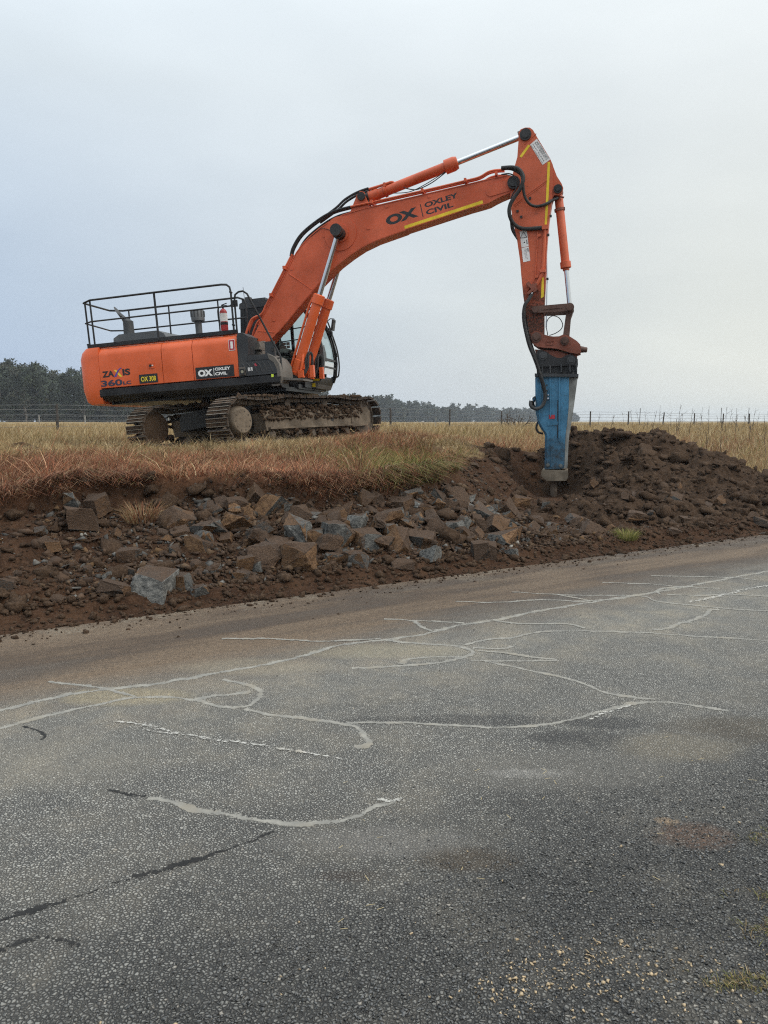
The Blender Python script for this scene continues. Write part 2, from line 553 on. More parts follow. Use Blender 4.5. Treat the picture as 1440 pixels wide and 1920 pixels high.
M['yellow_print'] = NT('yellow_print').fin((0.80, 0.62, 0.03), 0.5)
M['white_print'] = NT('white_print').fin((0.82, 0.82, 0.80), 0.5)
M['red'] = paint('red_enamel', (0.36, 0.016, 0.018), 0.35, 0.12, scale=3)
M['red_sign'] = NT('red_sign').fin((0.42, 0.03, 0.05), 0.5)
M['lamp'] = NT('lamp_lens').fin((0.30, 0.28, 0.20), 0.2)
M['lime'] = NT('lime_reflector').fin((0.62, 0.78, 0.06), 0.4)
M['mudsteel'] = paint('muddy_track_steel', (0.080, 0.060, 0.043), 0.75, 0.85, (0.065, 0.044, 0.029), 2.2, var=0.3)
M['shoe'] = paint('muddy_track_shoe', (0.042, 0.030, 0.021), 0.7, 0.8, (0.075, 0.050, 0.033), 3, var=0.3)
M['grouser'] = NT('polished_grouser_steel').fin((0.30, 0.26, 0.21), 0.45, 0.5)
M['frame_mud'] = paint('mud_washed_frame', (0.125, 0.094, 0.064), 0.7, 0.9, (0.045, 0.031, 0.021), 2.0, var=0.3)
M['seat'] = NT('seat_cloth').fin((0.012, 0.012, 0.013), 0.9)
M['mirror'] = NT('mirror_glass').fin((0.7, 0.72, 0.74), 0.05, 1.0)


def soil_mat(name, c1, c2, scale=1.0, vcol=False):
    n = NT(name)
    b = n.noise(9 * scale, 8, 0.7); d = n.noise(45 * scale, 6, 0.75); l = n.noise(1.2 * scale, 4)
    col = n.mix(n.rng(l, 0.35, 0.65), c1, c2)
    col = n.mix(n.rng(d, 0.35, 0.7), n.mix(0.5, col, (0.02, 0.013, 0.009)), n.mix(0.25, col, (0.22, 0.15, 0.10)))
    nb = n.bump(n.math('ADD', n.math('MULTIPLY', b, 1.0), n.math('MULTIPLY', d, 0.45)), 0.9, 0.035)
    return n.fin(col, 0.95, 0, nb, 0.12)


M['mud'] = soil_mat('caked_mud', (0.060, 0.038, 0.024), (0.085, 0.055, 0.035), 1.5)
M['clod'] = soil_mat('soil_clod', (0.040, 0.023, 0.014), (0.064, 0.039, 0.024), 1.2)

# clear cab glass
_g = NT('cab_glass')
_g.n.remove(_g.p)
_tr = _g.n.new('ShaderNodeBsdfTransparent'); _tr.inputs[0].default_value = (0.80, 0.86, 0.84, 1)
_gl = _g.n.new('ShaderNodeBsdfGlossy'); _gl.inputs['Roughness'].default_value = 0.04
_fr = _g.n.new('ShaderNodeFresnel'); _fr.inputs[0].default_value = 1.5
_mx = _g.n.new('ShaderNodeMixShader')
_g.l.new(_fr.outputs[0], _mx.inputs[0]); _g.l.new(_tr.outputs[0], _mx.inputs[1]); _g.l.new(_gl.outputs[0], _mx.inputs[2])
_g.l.new(_mx.outputs[0], _g.out.inputs[0])
M['glass'] = _g.m

# ------------------------------------------------------------------ ground sheet
def growing(a, b, step, far, ratio=1.17):
    mid = list(np.arange(a, b + step / 2, step))
    lo, s, x = [], step, a
    while x > -far:
        s *= ratio; x -= s; lo.append(x)
    hi, s, x = [], step, b
    while x < far:
        s *= ratio; x += s; hi.append(x)
    return np.array(lo[::-1] + mid + hi)


gu = growing(-4.2, 17.5, 0.036, 1150)
gv = growing(-0.55, 8.6, 0.036, 1150)
GU, GV = np.meshgrid(gu, gv, indexing='ij')
GZ, g_soil, g_clay, g_mound = terrain(GU, GV)
GX, GY = xy_of(GU, GV)
far_d = np.hypot(GX, GY)
GZ = GZ + 0.5 * fbm(GX * 0.012, GY * 0.012, 77, 3) * S(60, 160, far_d) - 0.5 * S(80, 300, far_d) * 0
nu, nv = GU.shape
idx = np.arange(nu * nv).reshape(nu, nv)
F = np.stack([idx[:-1, :-1], idx[1:, :-1], idx[1:, 1:], idx[:-1, 1:]], -1).reshape(-1, 4)
g_rust = rust_amount(GX, GY)
gcol = np.stack([g_soil, g_clay, g_rust, g_mound], -1).reshape(-1, 4)

n = NT('ground_soil_and_thatch')
at = n.attr('Col')
ch = n.sepc(at.outputs['Color'])
a1 = n.noise(2.2, 5); a2 = n.noise(14, 8, 0.72); a3 = n.noise(60, 6, 0.75); a4 = n.noise(0.25, 3)
soil_c = n.mix(n.rng(a1, 0.35, 0.65), (0.038, 0.019, 0.011), (0.066, 0.035, 0.020))
soil_c = n.mix(at.outputs['Alpha'], soil_c, n.mix(n.rng(a1, 0.3, 0.7), (0.036, 0.022, 0.014), (0.060, 0.038, 0.024)))
soil_c = n.mix(n.rng(a3, 0.46, 0.72, 0, 0.55), soil_c, (0.13, 0.082, 0.052))
soil_c = n.mix(n.rng(a2, 0.54, 0.34, 0, 0.75), soil_c, (0.014, 0.009, 0.006))
soil_c = n.mix(n.math('MULTIPLY', ch[1], n.rng(a2, 0.3, 0.6)), soil_c, (0.17, 0.080, 0.040))
turf_c = n.mix(n.rng(a2, 0.3, 0.7), (0.15, 0.105, 0.052), (0.36, 0.265, 0.14))
turf_c = n.mix(n.rng(a4, 0.42, 0.62, 0, 0.5), turf_c, (0.16, 0.125, 0.055))
rust_c = n.mix(n.rng(a2, 0.3, 0.7), (0.075, 0.036, 0.022), (0.17, 0.080, 0.042))
turf_c = n.mix(ch[2], turf_c, rust_c)
gc = n.mix(ch[0], turf_c, soil_c)
nb = n.bump(n.math('ADD', n.math('MULTIPLY', a2, 1.0), n.math('MULTIPLY', a3, 0.5)), 0.9, 0.03)
M['ground'] = n.fin(gc, 0.96, 0, nb, 0.1)
me = np_mesh('ground', np.stack([GX, GY, GZ], -1).reshape(-1, 3), F, [M['ground']], smooth=True, col=gcol)
ground = link(bpy.data.objects.new('ground', me), kind='structure')

# ------------------------------------------------------------------ road
n = NT('chip_seal_road')
pos = n.tc.outputs['Object']
vm = n.n.new('ShaderNodeVectorMath'); vm.operation = 'DOT_PRODUCT'; n.l.new(pos, vm.inputs[0]); vm.inputs[1].default_value = (EV[0], EV[1], 0)
vv = n.math('SUBTRACT', vm.outputs['Value'], V0)
along = n.map(rot=(0, 0, -R_(31)), scale=(1, 1, 1))
warp = n.n.new('ShaderNodeVectorMath'); warp.operation = 'ADD'
wnz = n.n.new('ShaderNodeTexNoise'); wnz.inputs['Scale'].default_value = 90; n.l.new(pos, wnz.inputs[0])
wsc = n.n.new('ShaderNodeVectorMath'); wsc.operation = 'SCALE'; wsc.inputs['Scale'].default_value = 0.010; n.l.new(wnz.outputs['Color'], wsc.inputs[0])
n.l.new(pos, warp.inputs[0]); n.l.new(wsc.outputs[0], warp.inputs[1])
flat = n.map(scale=(1, 1, 0), vec=warp.outputs[0])
v1 = n.vor(88, flat)
edge = n.vor(88, flat, 'DISTANCE_TO_EDGE').outputs['Distance']
rnd = n.sepc(v1.outputs['Color'])
stone_h = n.rng(edge, 0.0, 0.28)
gap = n.rng(edge, 0.16, 0.03)
wornk = n.math('ADD', n.rng(vv, -4.9, -3.1), n.math('MULTIPLY', n.math('SUBTRACT', n.noise(0.8, 4), 0.5), 0.9), clamp=True)
st = n.mix(rnd[0], n.mix(wornk, (0.060, 0.059, 0.057), (0.205, 0.199, 0.184)), n.mix(wornk, (0.150, 0.146, 0.134), (0.345, 0.333, 0.300)))
st = n.mix(n.rng(rnd[1], 0.975, 0.98), st, (0.25, 0.23, 0.20))
big = n.noise(0.55, 5, 0.6); mid = n.noise(2.6, 6, 0.65); fine = n.noise(40, 4, 0.7)
streak = n.noise(1.0, 5, 0.6, n.map(scale=(0.22, 1.6, 1), vec=along))
# dust caught between the stones: more away from the loose near edge
dust = n.math('ADD', n.math('ADD', n.rng(vv, -4.7, -2.6, 0.02, 0.22), n.math('MULTIPLY', n.rng(n.math('ABSOLUTE', n.math('ADD', vv, 2.05)), 1.0, 0.1), 0.36)), n.math('MULTIPLY', n.math('SUBTRACT', big, 0.5), 1.1))
dust = n.math('ADD', dust, n.math('MULTIPLY', n.math('SUBTRACT', mid, 0.5), 0.9), clamp=True)
dcol = n.mix(n.rng(mid, 0.35, 0.65), (0.225, 0.216, 0.192), (0.345, 0.300, 0.228))
dmask = n.math('MULTIPLY', dust, n.math('MULTIPLY_ADD', rnd[1], 0.6, 0.55), clamp=True)
col = n.mix(n.math('MULTIPLY', gap, 0.82), st, (0.014, 0.0135, 0.013))
col = n.mix(n.math('MULTIPLY', dmask, 0.85), col, dcol)
# bitumen-dark patches
col = n.mix(n.rng(n.noise(0.9, 4, 0.55, n.map(loc=(3, 7, 0), scale=(0.6, 1.4, 1), vec=along)), 0.60, 0.74, 0, 0.5), col, (0.030, 0.030, 0.031))
# soil carried out of the cut along the far edge
mudm = n.math('ADD', n.rng(vv, -2.35, -0.85, 0.0, 1.0), n.math('MULTIPLY', n.math('SUBTRACT', streak, 0.5), 1.7), clamp=True)
mudm = n.math('MULTIPLY', mudm, n.rng(vv, -3.0, -1.7))
mcol = n.mix(n.rng(streak, 0.42, 0.62), (0.085, 0.053, 0.032), (0.205, 0.142, 0.090))
mcol = n.mix(n.rng(fine, 0.45, 0.7, 0, 0.6), mcol, (0.075, 0.05, 0.034))
col = n.mix(n.math('MULTIPLY', mudm, 0.93), col, mcol)
# pale washed grit right against the berm
grit = n.math('MULTIPLY', n.rng(vv, -0.75, -0.25), n.rng(mid, 0.48, 0.68))
col = n.mix(n.math('MULTIPLY', grit, n.rng(rnd[2], 0.35, 0.6)), col, (0.235, 0.195, 0.145))
xy = n.sep(pos)


def stain(X, Y, rx, ry, c, k, ang=0.0):
    global col
    dx = n.math('SUBTRACT', xy[0], X); dy = n.math('SUBTRACT', xy[1], Y)
    ca, sa = math.cos(ang), math.sin(ang)
    ex = n.math('ADD', n.math('MULTIPLY', dx, ca / rx), n.math('MULTIPLY', dy, sa / rx))
    ey = n.math('ADD', n.math('MULTIPLY', dx, -sa / ry), n.math('MULTIPLY', dy, ca / ry))
    d = n.math('ADD', n.math('MULTIPLY', ex, ex), n.math('MULTIPLY', ey, ey))
    d = n.math('ADD', d, n.math('MULTIPLY', n.math('SUBTRACT', mid, 0.5), 2.2))
    m = n.rng(d, 1.0, 0.1, 0, k)
    m = n.math('MULTIPLY', m, n.math('MULTIPLY_ADD', gap, 0.4, 0.6))
    col = n.mix(m, col, c)


stain(1, 3.59, 0.3, 0.12, (0.03, 0.03, 0.032), 0.75)
stain(1.2, 3.79, 0.3, 0.1, (0.03, 0.03, 0.032), 0.6)
stain(0.29, 2.55, 0.22, 0.1, (0.06, 0.042, 0.025), 0.75)
stain(-0.11, 2.45, 0.15, 0.05, (0.05, 0.03, 0.02), 0.5)
stain(1.19, 2.71, 0.22, 0.12, (0.12, 0.07, 0.045), 0.8)
stain(1.14, 2.81, 0.07, 0.04, (0.3, 0.21, 0.13), 0.9)
stain(1.88, 3.72, 0.5, 0.2, (0.085, 0.062, 0.035), 0.6)
stain(1.45, 3.5, 0.4, 0.2, (0.28, 0.235, 0.165), 0.5)
stain(0.82, 3.27, 0.7, 0.25, (0.2, 0.185, 0.16), 0.5)
stain(-0.04, 2.66, 0.45, 0.14, (0.22, 0.205, 0.185), 0.6)
stain(-1.5, 4.18, 0.45, 0.18, (0.36, 0.3, 0.19), 0.7)
stain(0, 5.04, 0.7, 0.22, (0.36, 0.31, 0.21), 0.5)
stain(-0.84, 4.7, 0.6, 0.2, (0.33, 0.28, 0.2), 0.5)
stain(0.46, 3.83, 0.75, 0.09, (0.03, 0.03, 0.032), 0.6)
stain(0.68, 3.22, 0.25, 0.06, (0.4, 0.38, 0.35), 0.35)
stain(-1.56, 3.32, 0.6, 0.3, (0.22, 0.2, 0.165), 0.5)
h = n.math('ADD', n.math('MULTIPLY', stone_h, n.math('MULTIPLY_ADD', dust, -0.55, 1.0)), n.math('MULTIPLY', fine, 0.12))
h = n.math('ADD', h, n.math('MULTIPLY', rnd[2], 0.5))
nb = n.bump(h, 1.0, 0.0085)
nb = n.bump(mid, 0.25, 0.03, nb)
M['road'] = n.fin(col, n.math('MULTIPLY_ADD', dust, 0.25, 0.62, clamp=True), 0, nb, 0.35)
ru = np.concatenate([[-320, -160, -60, -25], np.arange(-10, 24, 0.5), [30, 45, 70, 120, 220, 400]])
rv = np.arange(-9.6, 0.36, 0.5)
RU, RV = np.meshgrid(ru, rv, indexing='ij')
# ragged near edge where the seal breaks up
RX, RY = xy_of(RU, RV)
idx = np.arange(RU.size).reshape(RU.shape)
F = np.stack([idx[:-1, :-1], idx[1:, :-1], idx[1:, 1:], idx[:-1, 1:]], -1).reshape(-1, 4)
road = link(bpy.data.objects.new('road', np_mesh('road', np.stack([RX, RY, RX * 0], -1).reshape(-1, 3), F, [M['road']], smooth=True)), kind='structure')

SEALS = [
    (0.045, [(-1.01,2.99),(-0.95,2.98),(-0.84,2.91),(-0.7,2.87),(-0.56,2.84),(-0.47,2.81),(-0.34,2.79),(-0.2,2.8),(-0.11,2.85),(-0.02,2.93),(0.07,2.97)]),
    (0.07, [(-2.29,3.83),(-2.14,3.96),(-2.04,4.05),(-1.88,4.18),(-1.67,4.29),(-1.44,4.36),(-1.24,4.47),(-1.0,4.62),(-0.78,4.75),(-0.53,4.95),(-0.36,5.14),(-0.17,5.23),(0.0,5.3),(0.3,5.44),(0.59,5.69),(0.91,5.85),(1.26,6.1),(1.64,6.33),(1.91,6.48),(2.2,6.63),(2.67,6.9),(3.04,7.13),(3.56,7.47),(4.13,7.82),(4.91,8.38)]),
    (0.055, [(-2.08,3.67),(-1.96,3.77),(-1.82,3.9),(-1.67,4.01),(-1.49,4.14),(-1.25,4.16),(-1.11,4.11),(-1.06,4.16),(-0.91,4.2),(-0.78,4.25)]),
    (0.06, [(-2.08,4.41),(-1.86,4.36),(-1.67,4.29),(-1.57,4.23),(-1.43,4.14)]),
    (0.06, [(-1.01,4.45),(-0.83,4.35),(-0.74,4.26),(-0.74,4.14),(-0.78,4.01),(-0.9,4.01),(-1.0,4.05),(-1.1,4.11)]),
    (0.05, [(-0.78,3.98),(-0.65,3.91),(-0.49,3.86),(-0.34,3.81),(-0.21,3.77),(-0.14,3.72),(-0.1,3.62),(-0.07,3.54),(-0.14,3.48)]),
    (0.045, [(-0.2,3.78),(0.0,3.79),(0.21,3.78),(0.42,3.74),(0.59,3.72),(0.79,3.75),(0.97,3.81),(1.11,3.88),(1.29,3.99),(1.47,4.07),(1.62,4.08),(1.74,4.03),(1.94,3.94)]),
    (0.05, [(0.68,4.81),(0.84,4.71),(0.96,4.6),(1.14,4.47),(1.24,4.35),(1.3,4.24),(1.41,4.17),(1.57,4.12)]),
    (0.05, [(-0.21,4.66),(0.0,4.69),(0.18,4.73),(0.36,4.78),(0.53,4.88),(0.61,4.98),(0.57,5.1),(0.44,5.17),(0.19,5.22),(0.0,5.28)]),
    (0.05, [(0.11,4.75),(0.16,4.85),(0.33,4.89),(0.53,4.89)]),
    (0.05, [(0.58,5.17),(0.75,5.3),(0.95,5.35),(1.14,5.47),(1.31,5.52),(1.68,5.52),(2.03,5.47),(2.39,5.37),(2.68,5.31),(2.91,5.22)]),
    (0.05, [(0.0,5.88),(0.26,5.83),(0.64,5.75)]),
    (0.06, [(0.24,5.83),(0.31,5.62),(0.37,5.52)]),
    (0.05, [(0.64,6.48),(0.95,6.43),(1.44,6.53),(1.81,6.48),(2.2,6.63)]),
    (0.05, [(1.61,6.73),(1.75,6.61),(1.9,6.45)]),
    (0.05, [(1.21,6.84),(1.73,6.71),(2.36,6.68),(2.44,6.48),(2.69,6.33),(2.94,6.21),(3.37,6.09)]),
    (0.06, [(2.08,5.56),(2.2,5.59),(2.33,5.73),(2.5,5.83),(2.69,6.02),(2.78,6.17),(2.89,6.19)]),
    (0.05, [(2.18,7.25),(2.63,7.17),(2.86,7.07),(3.23,6.98)]),
    (0.06, [(2.58,6.73),(2.59,6.87),(2.73,7.01),(3.03,7.09)]),
    (0.05, [(2.78,7.57),(3.52,7.49),(3.79,7.36)]),
    (0.05, [(2.63,6.73),(2.9,6.68),(3.22,6.73),(3.65,6.6)]),
    (0.05, [(0.87,5.85),(1.1,5.73),(1.44,5.73),(1.57,5.58)]),
    (0.05, [(0.63,5.1),(0.83,5.07),(0.92,5.15)]),
    (0.045, [(0.66,5.04),(0.89,4.97),(1.05,4.88),(1.17,4.82),(0.89,4.8),(0.57,4.82)]),
    (0.05, [(-1.2,5.32),(-0.87,5.32),(-0.47,5.26),(0.0,5.33)]),
]
PAINT = [
    (0.05, [(-1.45,3.81),(-1.24,3.74),(-1.02,3.64),(-0.78,3.56),(-0.58,3.5),(-0.42,3.44),(-0.19,3.35)]),
    (0.03, [(-1.35,3.73),(-1.16,3.66),(-1.01,3.62),(-0.77,3.54)]),
    (0.1, [(2.7,6.43),(3.1,6.68),(3.48,6.95),(3.96,7.19)]),
    (0.04, [(1.1,3.83),(1.24,3.94),(1.41,4.03)]),
    (0.04, [(-0.03,2.98),(0.02,2.97),(0.08,2.97)]),
]
CRACKS = [
    (0.03, [(-1.24,2.21),(-1.14,2.27),(-1.0,2.36),(-0.89,2.44),(-0.77,2.5),(-0.67,2.56),(-0.55,2.64),(-0.42,2.75)]),
    (0.02, [(-1.91,3.74),(-1.83,3.7),(-1.75,3.64),(-1.73,3.56)]),
    (0.025, [(-1.21,3.07),(-1.12,3.03),(-1.02,3.01)]),
    (0.03, [(-1.17,2.07),(-1.06,2.13),(-0.93,2.09)]),
]

# crack sealing bands, each its own thin strip on the road
def worn(name, c1, c2, lo, hi, solid, bumpk=0.3, patch=1.5, top=0.92, dusty=0.6):
    """thin coat rubbed off the stone tops and eaten away along its edges; Col.r runs 0 at the edge to 1 in the middle"""
    n = NT(name)
    at = n.attr('Col'); a = n.sepc(at.outputs['Color'])[0]
    cell = n.sepc(n.vor(78).outputs['Color'])
    f1 = n.noise(38, 4, 0.7); f2 = n.noise(4.5, 4, 0.6); f3 = n.noise(12, 4, 0.6)
    k = n.math('ADD', n.math('MULTIPLY', a, solid), n.math('MULTIPLY', n.math('SUBTRACT', f1, 0.5), 0.9))
    k = n.math('ADD', k, n.math('MULTIPLY', n.math('SUBTRACT', f2, 0.5), patch))
    k = n.math('ADD', k, n.math('MULTIPLY', n.math('SUBTRACT', cell[0], 0.5), 0.45))
    w = n.rng(k, lo, hi, 0, top)
    col = n.mix(n.rng(f3, 0.35, 0.68), c1, c2)
    col = n.mix(n.rng(f2, 0.5, 0.68, 0, dusty), col, (0.27, 0.235, 0.18))
    n.fin(col, 0.7, 0, n.bump(n.math('ADD', f1, n.math('MULTIPLY', cell[1], 0.6)), bumpk, 0.004), 0.3)
    tr = n.n.new('ShaderNodeBsdfTransparent'); mx = n.n.new('ShaderNodeMixShader')
    n.l.new(w, mx.inputs[0]); n.l.new(tr.outputs[0], mx.inputs[1]); n.l.new(n.p.outputs[0], mx.inputs[2]); n.l.new(mx.outputs[0], n.out.inputs[0])
    return n.m


M['seal'] = worn('crack_sealant', (0.230, 0.222, 0.200), (0.335, 0.318, 0.278), 0.32, 0.78, 1.2, 0.3, 2.0, 0.80)
M['worn_white'] = worn('worn_white_paint', (0.36, 0.35, 0.32), (0.50, 0.48, 0.44), 0.38, 0.70, 0.62, 0.3, 0.7)
M['crack'] = worn('open_crack', (0.010, 0.010, 0.010), (0.02, 0.019, 0.018), 0.40, 0.66, 0.75, 0.3, 1.5, 0.92, 0.0)


def ribbon(name, pts, w, mat, z, seed, taper=True):
    P = spline([Vector((x, y, 0)) for x, y in pts], 12)
    Q = [P[0]]
    for p in P[1:]:
        if (p - Q[-1]).length > 0.025: Q.append(p)
    N = len(Q)
    V = []
    for i, p in enumerate(Q):
        t = (Q[min(i + 1, N - 1)] - Q[max(i - 1, 0)])
        t = t.normalized() if t.length > 1e-6 else Vector((1, 0, 0))
        nn = Vector((-t.y, t.x, 0))
        s = float(p.x * 7.3 + p.y * 5.1)
        wa = w * 0.62 * (1 + 0.7 * float(fbm(s * 1.3, seed, 3, 3)) + 0.4 * float(fbm(s * 6, seed, 4, 2)))
        wb = w * 0.62 * (1 + 0.7 * float(fbm(s * 1.3, seed + 9, 5, 3)) + 0.4 * float(fbm(s * 6, seed + 9, 6, 2)))
        c = p + nn * (w * 0.35 * float(fbm(s * 2.2, seed + 3, 7, 3))) + Vector((0, 0, z))
        V += [tuple(c + nn * wa), tuple(c), tuple(c - nn * wb)]
    F = np.array([q for i in range(N - 1) for q in ((3 * i, 3 * i + 1, 3 * i + 4, 3 * i + 3), (3 * i + 1, 3 * i + 2, 3 * i + 5, 3 * i + 4))])
    cc = np.zeros((3 * N, 3)); cc[1::3] = 1
    return link(bpy.data.objects.new(name, np_mesh(name, np.array(V), F, [mat], False, cc)), road)


for i, (w, p) in enumerate(SEALS): ribbon('crack_seal', p, w * (0.92 if p[0][1] < 3.2 else 0.86), M['seal'], 0.0014 + 0.0001 * i, i * 3.7)
for i, (w, p) in enumerate(PAINT): ribbon('worn_paint_line', p, w * 1.0, M['worn_white'], 0.0045 + 0.0001 * i, 50 + i * 3.7)
for i, (w, p) in enumerate(CRACKS): ribbon('crack', p, w * 1.2, M['crack'], 0.0009 + 0.0001 * i, 80 + i * 3.7)

# wet strip at the road edge, far right
n = NT('puddle_water'); M['water'] = n.fin((0.12, 0.11, 0.10), 0.08, 0, n.bump(n.noise(6, 3), 0.03, 0.01), 0.6)
pm = MB()
pp = [(5.35, 10.46), (5.7, 10.56), (6.2, 10.78), (6.9, 11.2), (7.6, 11.55), (7.3, 11.52), (6.6, 11.2), (6.0, 10.86), (5.5, 10.62)]
pm.add([(x, y, 0.005) for x, y in pp], [tuple(range(len(pp)))])
pm.build('puddle', M['water'], kind='structure')


# ------------------------------------------------------------------ small stones
def ico(sub=1):
    bm = bmesh.new(); bmesh.ops.create_icosphere(bm, subdivisions=sub, radius=1.0)
    v = np.array([x.co[:] for x in bm.verts]); f = np.array([[q.index for q in p.verts] for p in bm.faces])
    bm.free(); return v, f


def hull_variant(r, npts=9):
    bm = bmesh.new()
    for _ in range(npts):
        p = r.normal(size=3); p /= np.linalg.norm(p)
        p = np.sign(p) * np.abs(p) ** 0.75
        bm.verts.new(p * r.uniform(0.75, 1.05))
    g = bmesh.ops.convex_hull(bm, input=bm.verts[:])
    bmesh.ops.delete(bm, geom=[x for x in g['geom_interior'] if isinstance(x, bmesh.types.BMVert)], context='VERTS')
    bmesh.ops.recalc_face_normals(bm, faces=bm.faces[:])
    bm.verts.index_update()
    v = np.array([x.co[:] for x in bm.verts]); f = np.array([[q.index for q in p.verts] for p in bm.faces])
    bm.free(); return v, f


def rot_mats(r, n):
    q = r.normal(size=(n, 4)); q /= np.linalg.norm(q, axis=1)[:, None]
    w, x, y, z = q.T
    return np.stack([np.stack([1 - 2 * (y * y + z * z), 2 * (x * y - z * w), 2 * (x * z + y * w)], -1),
                     np.stack([2 * (x * y + z * w), 1 - 2 * (x * x + z * z), 2 * (y * z - x * w)], -1),
                     np.stack([2 * (x * z - y * w), 2 * (y * z + x * w), 1 - 2 * (x * x + y * y)], -1)], 1)


def scatter_mesh(name, variants, P, size, mat, cols=None, flat=(1, 1, 1), seed=1, kind='stuff', smooth=False):
    """one mesh of many small bodies; P (n,3), size (n,)"""
    r = np.random.default_rng(seed)
    which = r.integers(0, len(variants), len(P))
    VV, FF, CC = [], [], []; base = 0
    for k, (v, f) in enumerate(variants):
        sel = np.where(which == k)[0]
        if not len(sel): continue
        Rm = rot_mats(r, len(sel))
        sc = size[sel][:, None] * r.uniform(0.5, 1.4, (len(sel), 3))
        w = np.einsum('nij,nkj->nki', Rm, v[None] * sc[:, None, :]) * np.array(flat) + P[sel][:, None, :]
        VV.append(w.reshape(-1, 3))
        FF.append((f[None] + (np.arange(len(sel)) * len(v))[:, None, None]).reshape(-1, f.shape[1]) + base)
        if cols is not None: CC.append(np.repeat(cols[sel], len(v), 0))
        base += len(sel) * len(v)
    me = np_mesh(name, np.concatenate(VV), np.concatenate(FF), [mat], smooth, np.concatenate(CC) if cols is not None else None)
    return link(bpy.data.objects.new(name, me), kind=kind)


hr = np.random.default_rng(3)
HULLS = [hull_variant(hr, k) for k in (5, 6, 6, 7, 7, 8, 8, 9)]

# loose aggregate on the near right of the road
n = NT('loose_aggregate')
at = n.attr('Col')
M['gravel'] = n.fin(n.mix(n.rng(n.noise(120, 3), 0.4, 0.7, 0, 0.35), at.outputs['Color'], (0.03, 0.03, 0.03)), 0.62, 0, n.bump(n.noise(300, 3), 0.3, 0.002), 0.35)
N = 30000
X = rng.uniform(-0.9, 2.4, N); Y = 1.55 + 1.9 * rng.random(N) ** 1.3
u, v = uv_of(X, Y)
dens = np.clip(S(-4.0, -4.75, v) * 1.1 + 0.4 * fbm(X * 1.5, Y * 1.5, 201, 3), 0, 1) * S(-3.6, -4.3, v) + 0.004
keep = rng.random(N) < dens
X, Y, v = X[keep], Y[keep], v[keep]
N = len(X)
sz = rng.uniform(0.0038, 0.0070, N)
c = rng.uniform(0.03, 0.16, (N, 1)) * np.array([[1, 1.0, 0.98]])
lime = 0.85 * np.exp(-((X - 0.62) / 0.16) ** 2 - ((Y - 2.02) / 0.10) ** 2) + 0.6 * np.exp(-((X - 0.40) / 0.16) ** 2 - ((Y - 1.92) / 0.06) ** 2) + 0.25 * np.exp(-((X - 0.95) / 0.25) ** 2 - ((Y - 1.95) / 0.10) ** 2) + 0.014
il = rng.random(N) < lime
c[il] = rng.uniform(0.75, 1.2, (il.sum(), 1)) * np.array([[0.45, 0.34, 0.21]])
sz[il] *= np.clip(rng.lognormal(-0.1, 0.4, il.sum()), 0.4, 1.5)
scatter_mesh('gravel', HULLS, np.stack([X, Y, sz * 0.35], -1), sz, M['gravel'], c, (1, 1, 0.65), 7)
# single pale stones and dark chips lying further out on the seal
N = 160
X = rng.uniform(-3.5, 4.5, N); Y = rng.uniform(2.0, 7.6, N)
u, v = uv_of(X, Y); k = (v < -0.3); X, Y, v = X[k], Y[k], v[k]
sz = rng.uniform(0.003, 0.006, len(X))
c = np.where(rng.random((len(X), 1)) < 0.4, np.array([[0.45, 0.40, 0.33]]), np.array([[0.06, 0.05, 0.045]])) * rng.uniform(0.6, 1.2, (len(X), 1))
scatter_mesh('loose_stones', HULLS, np.stack([X, Y, sz * 0.4], -1), sz, M['gravel'], c, (1, 1, 0.8), 8)
# crumbs of soil dropped on the road edge
N = 5200
u = rng.uniform(-4, 16, N); v = 0.25 - np.abs(rng.normal(0, 0.30, N))
X, Y = xy_of(u, v)
sz = rng.uniform(0.004, 0.016, N)
scatter_mesh('soil_crumbs', HULLS, np.stack([X, Y, sz * 0.3], -1), sz, M['clod'], None, (1, 1, 0.8), 9)

# ------------------------------------------------------------------ rocks
n = NT('broken_rock')
at = n.attr('Col'); ch = n.sepc(at.outputs['Color'])
oi = n.n.new('ShaderNodeObjectInfo')
off = n.n.new('ShaderNodeVectorMath'); off.operation = 'ADD'
ofs = n.n.new('ShaderNodeVectorMath'); ofs.operation = 'SCALE'; ofs.inputs[0].default_value = (37, 21, 53); n.l.new(oi.outputs['Random'], ofs.inputs['Scale'])
n.l.new(n.tc.outputs['Object'], off.inputs[0]); n.l.new(ofs.outputs[0], off.inputs[1])
P = off.outputs[0]
r1 = n.noise(1.4, 5, 0.6, P); r2 = n.noise(5, 7, 0.68, P); r3 = n.noise(22, 6, 0.7, P)


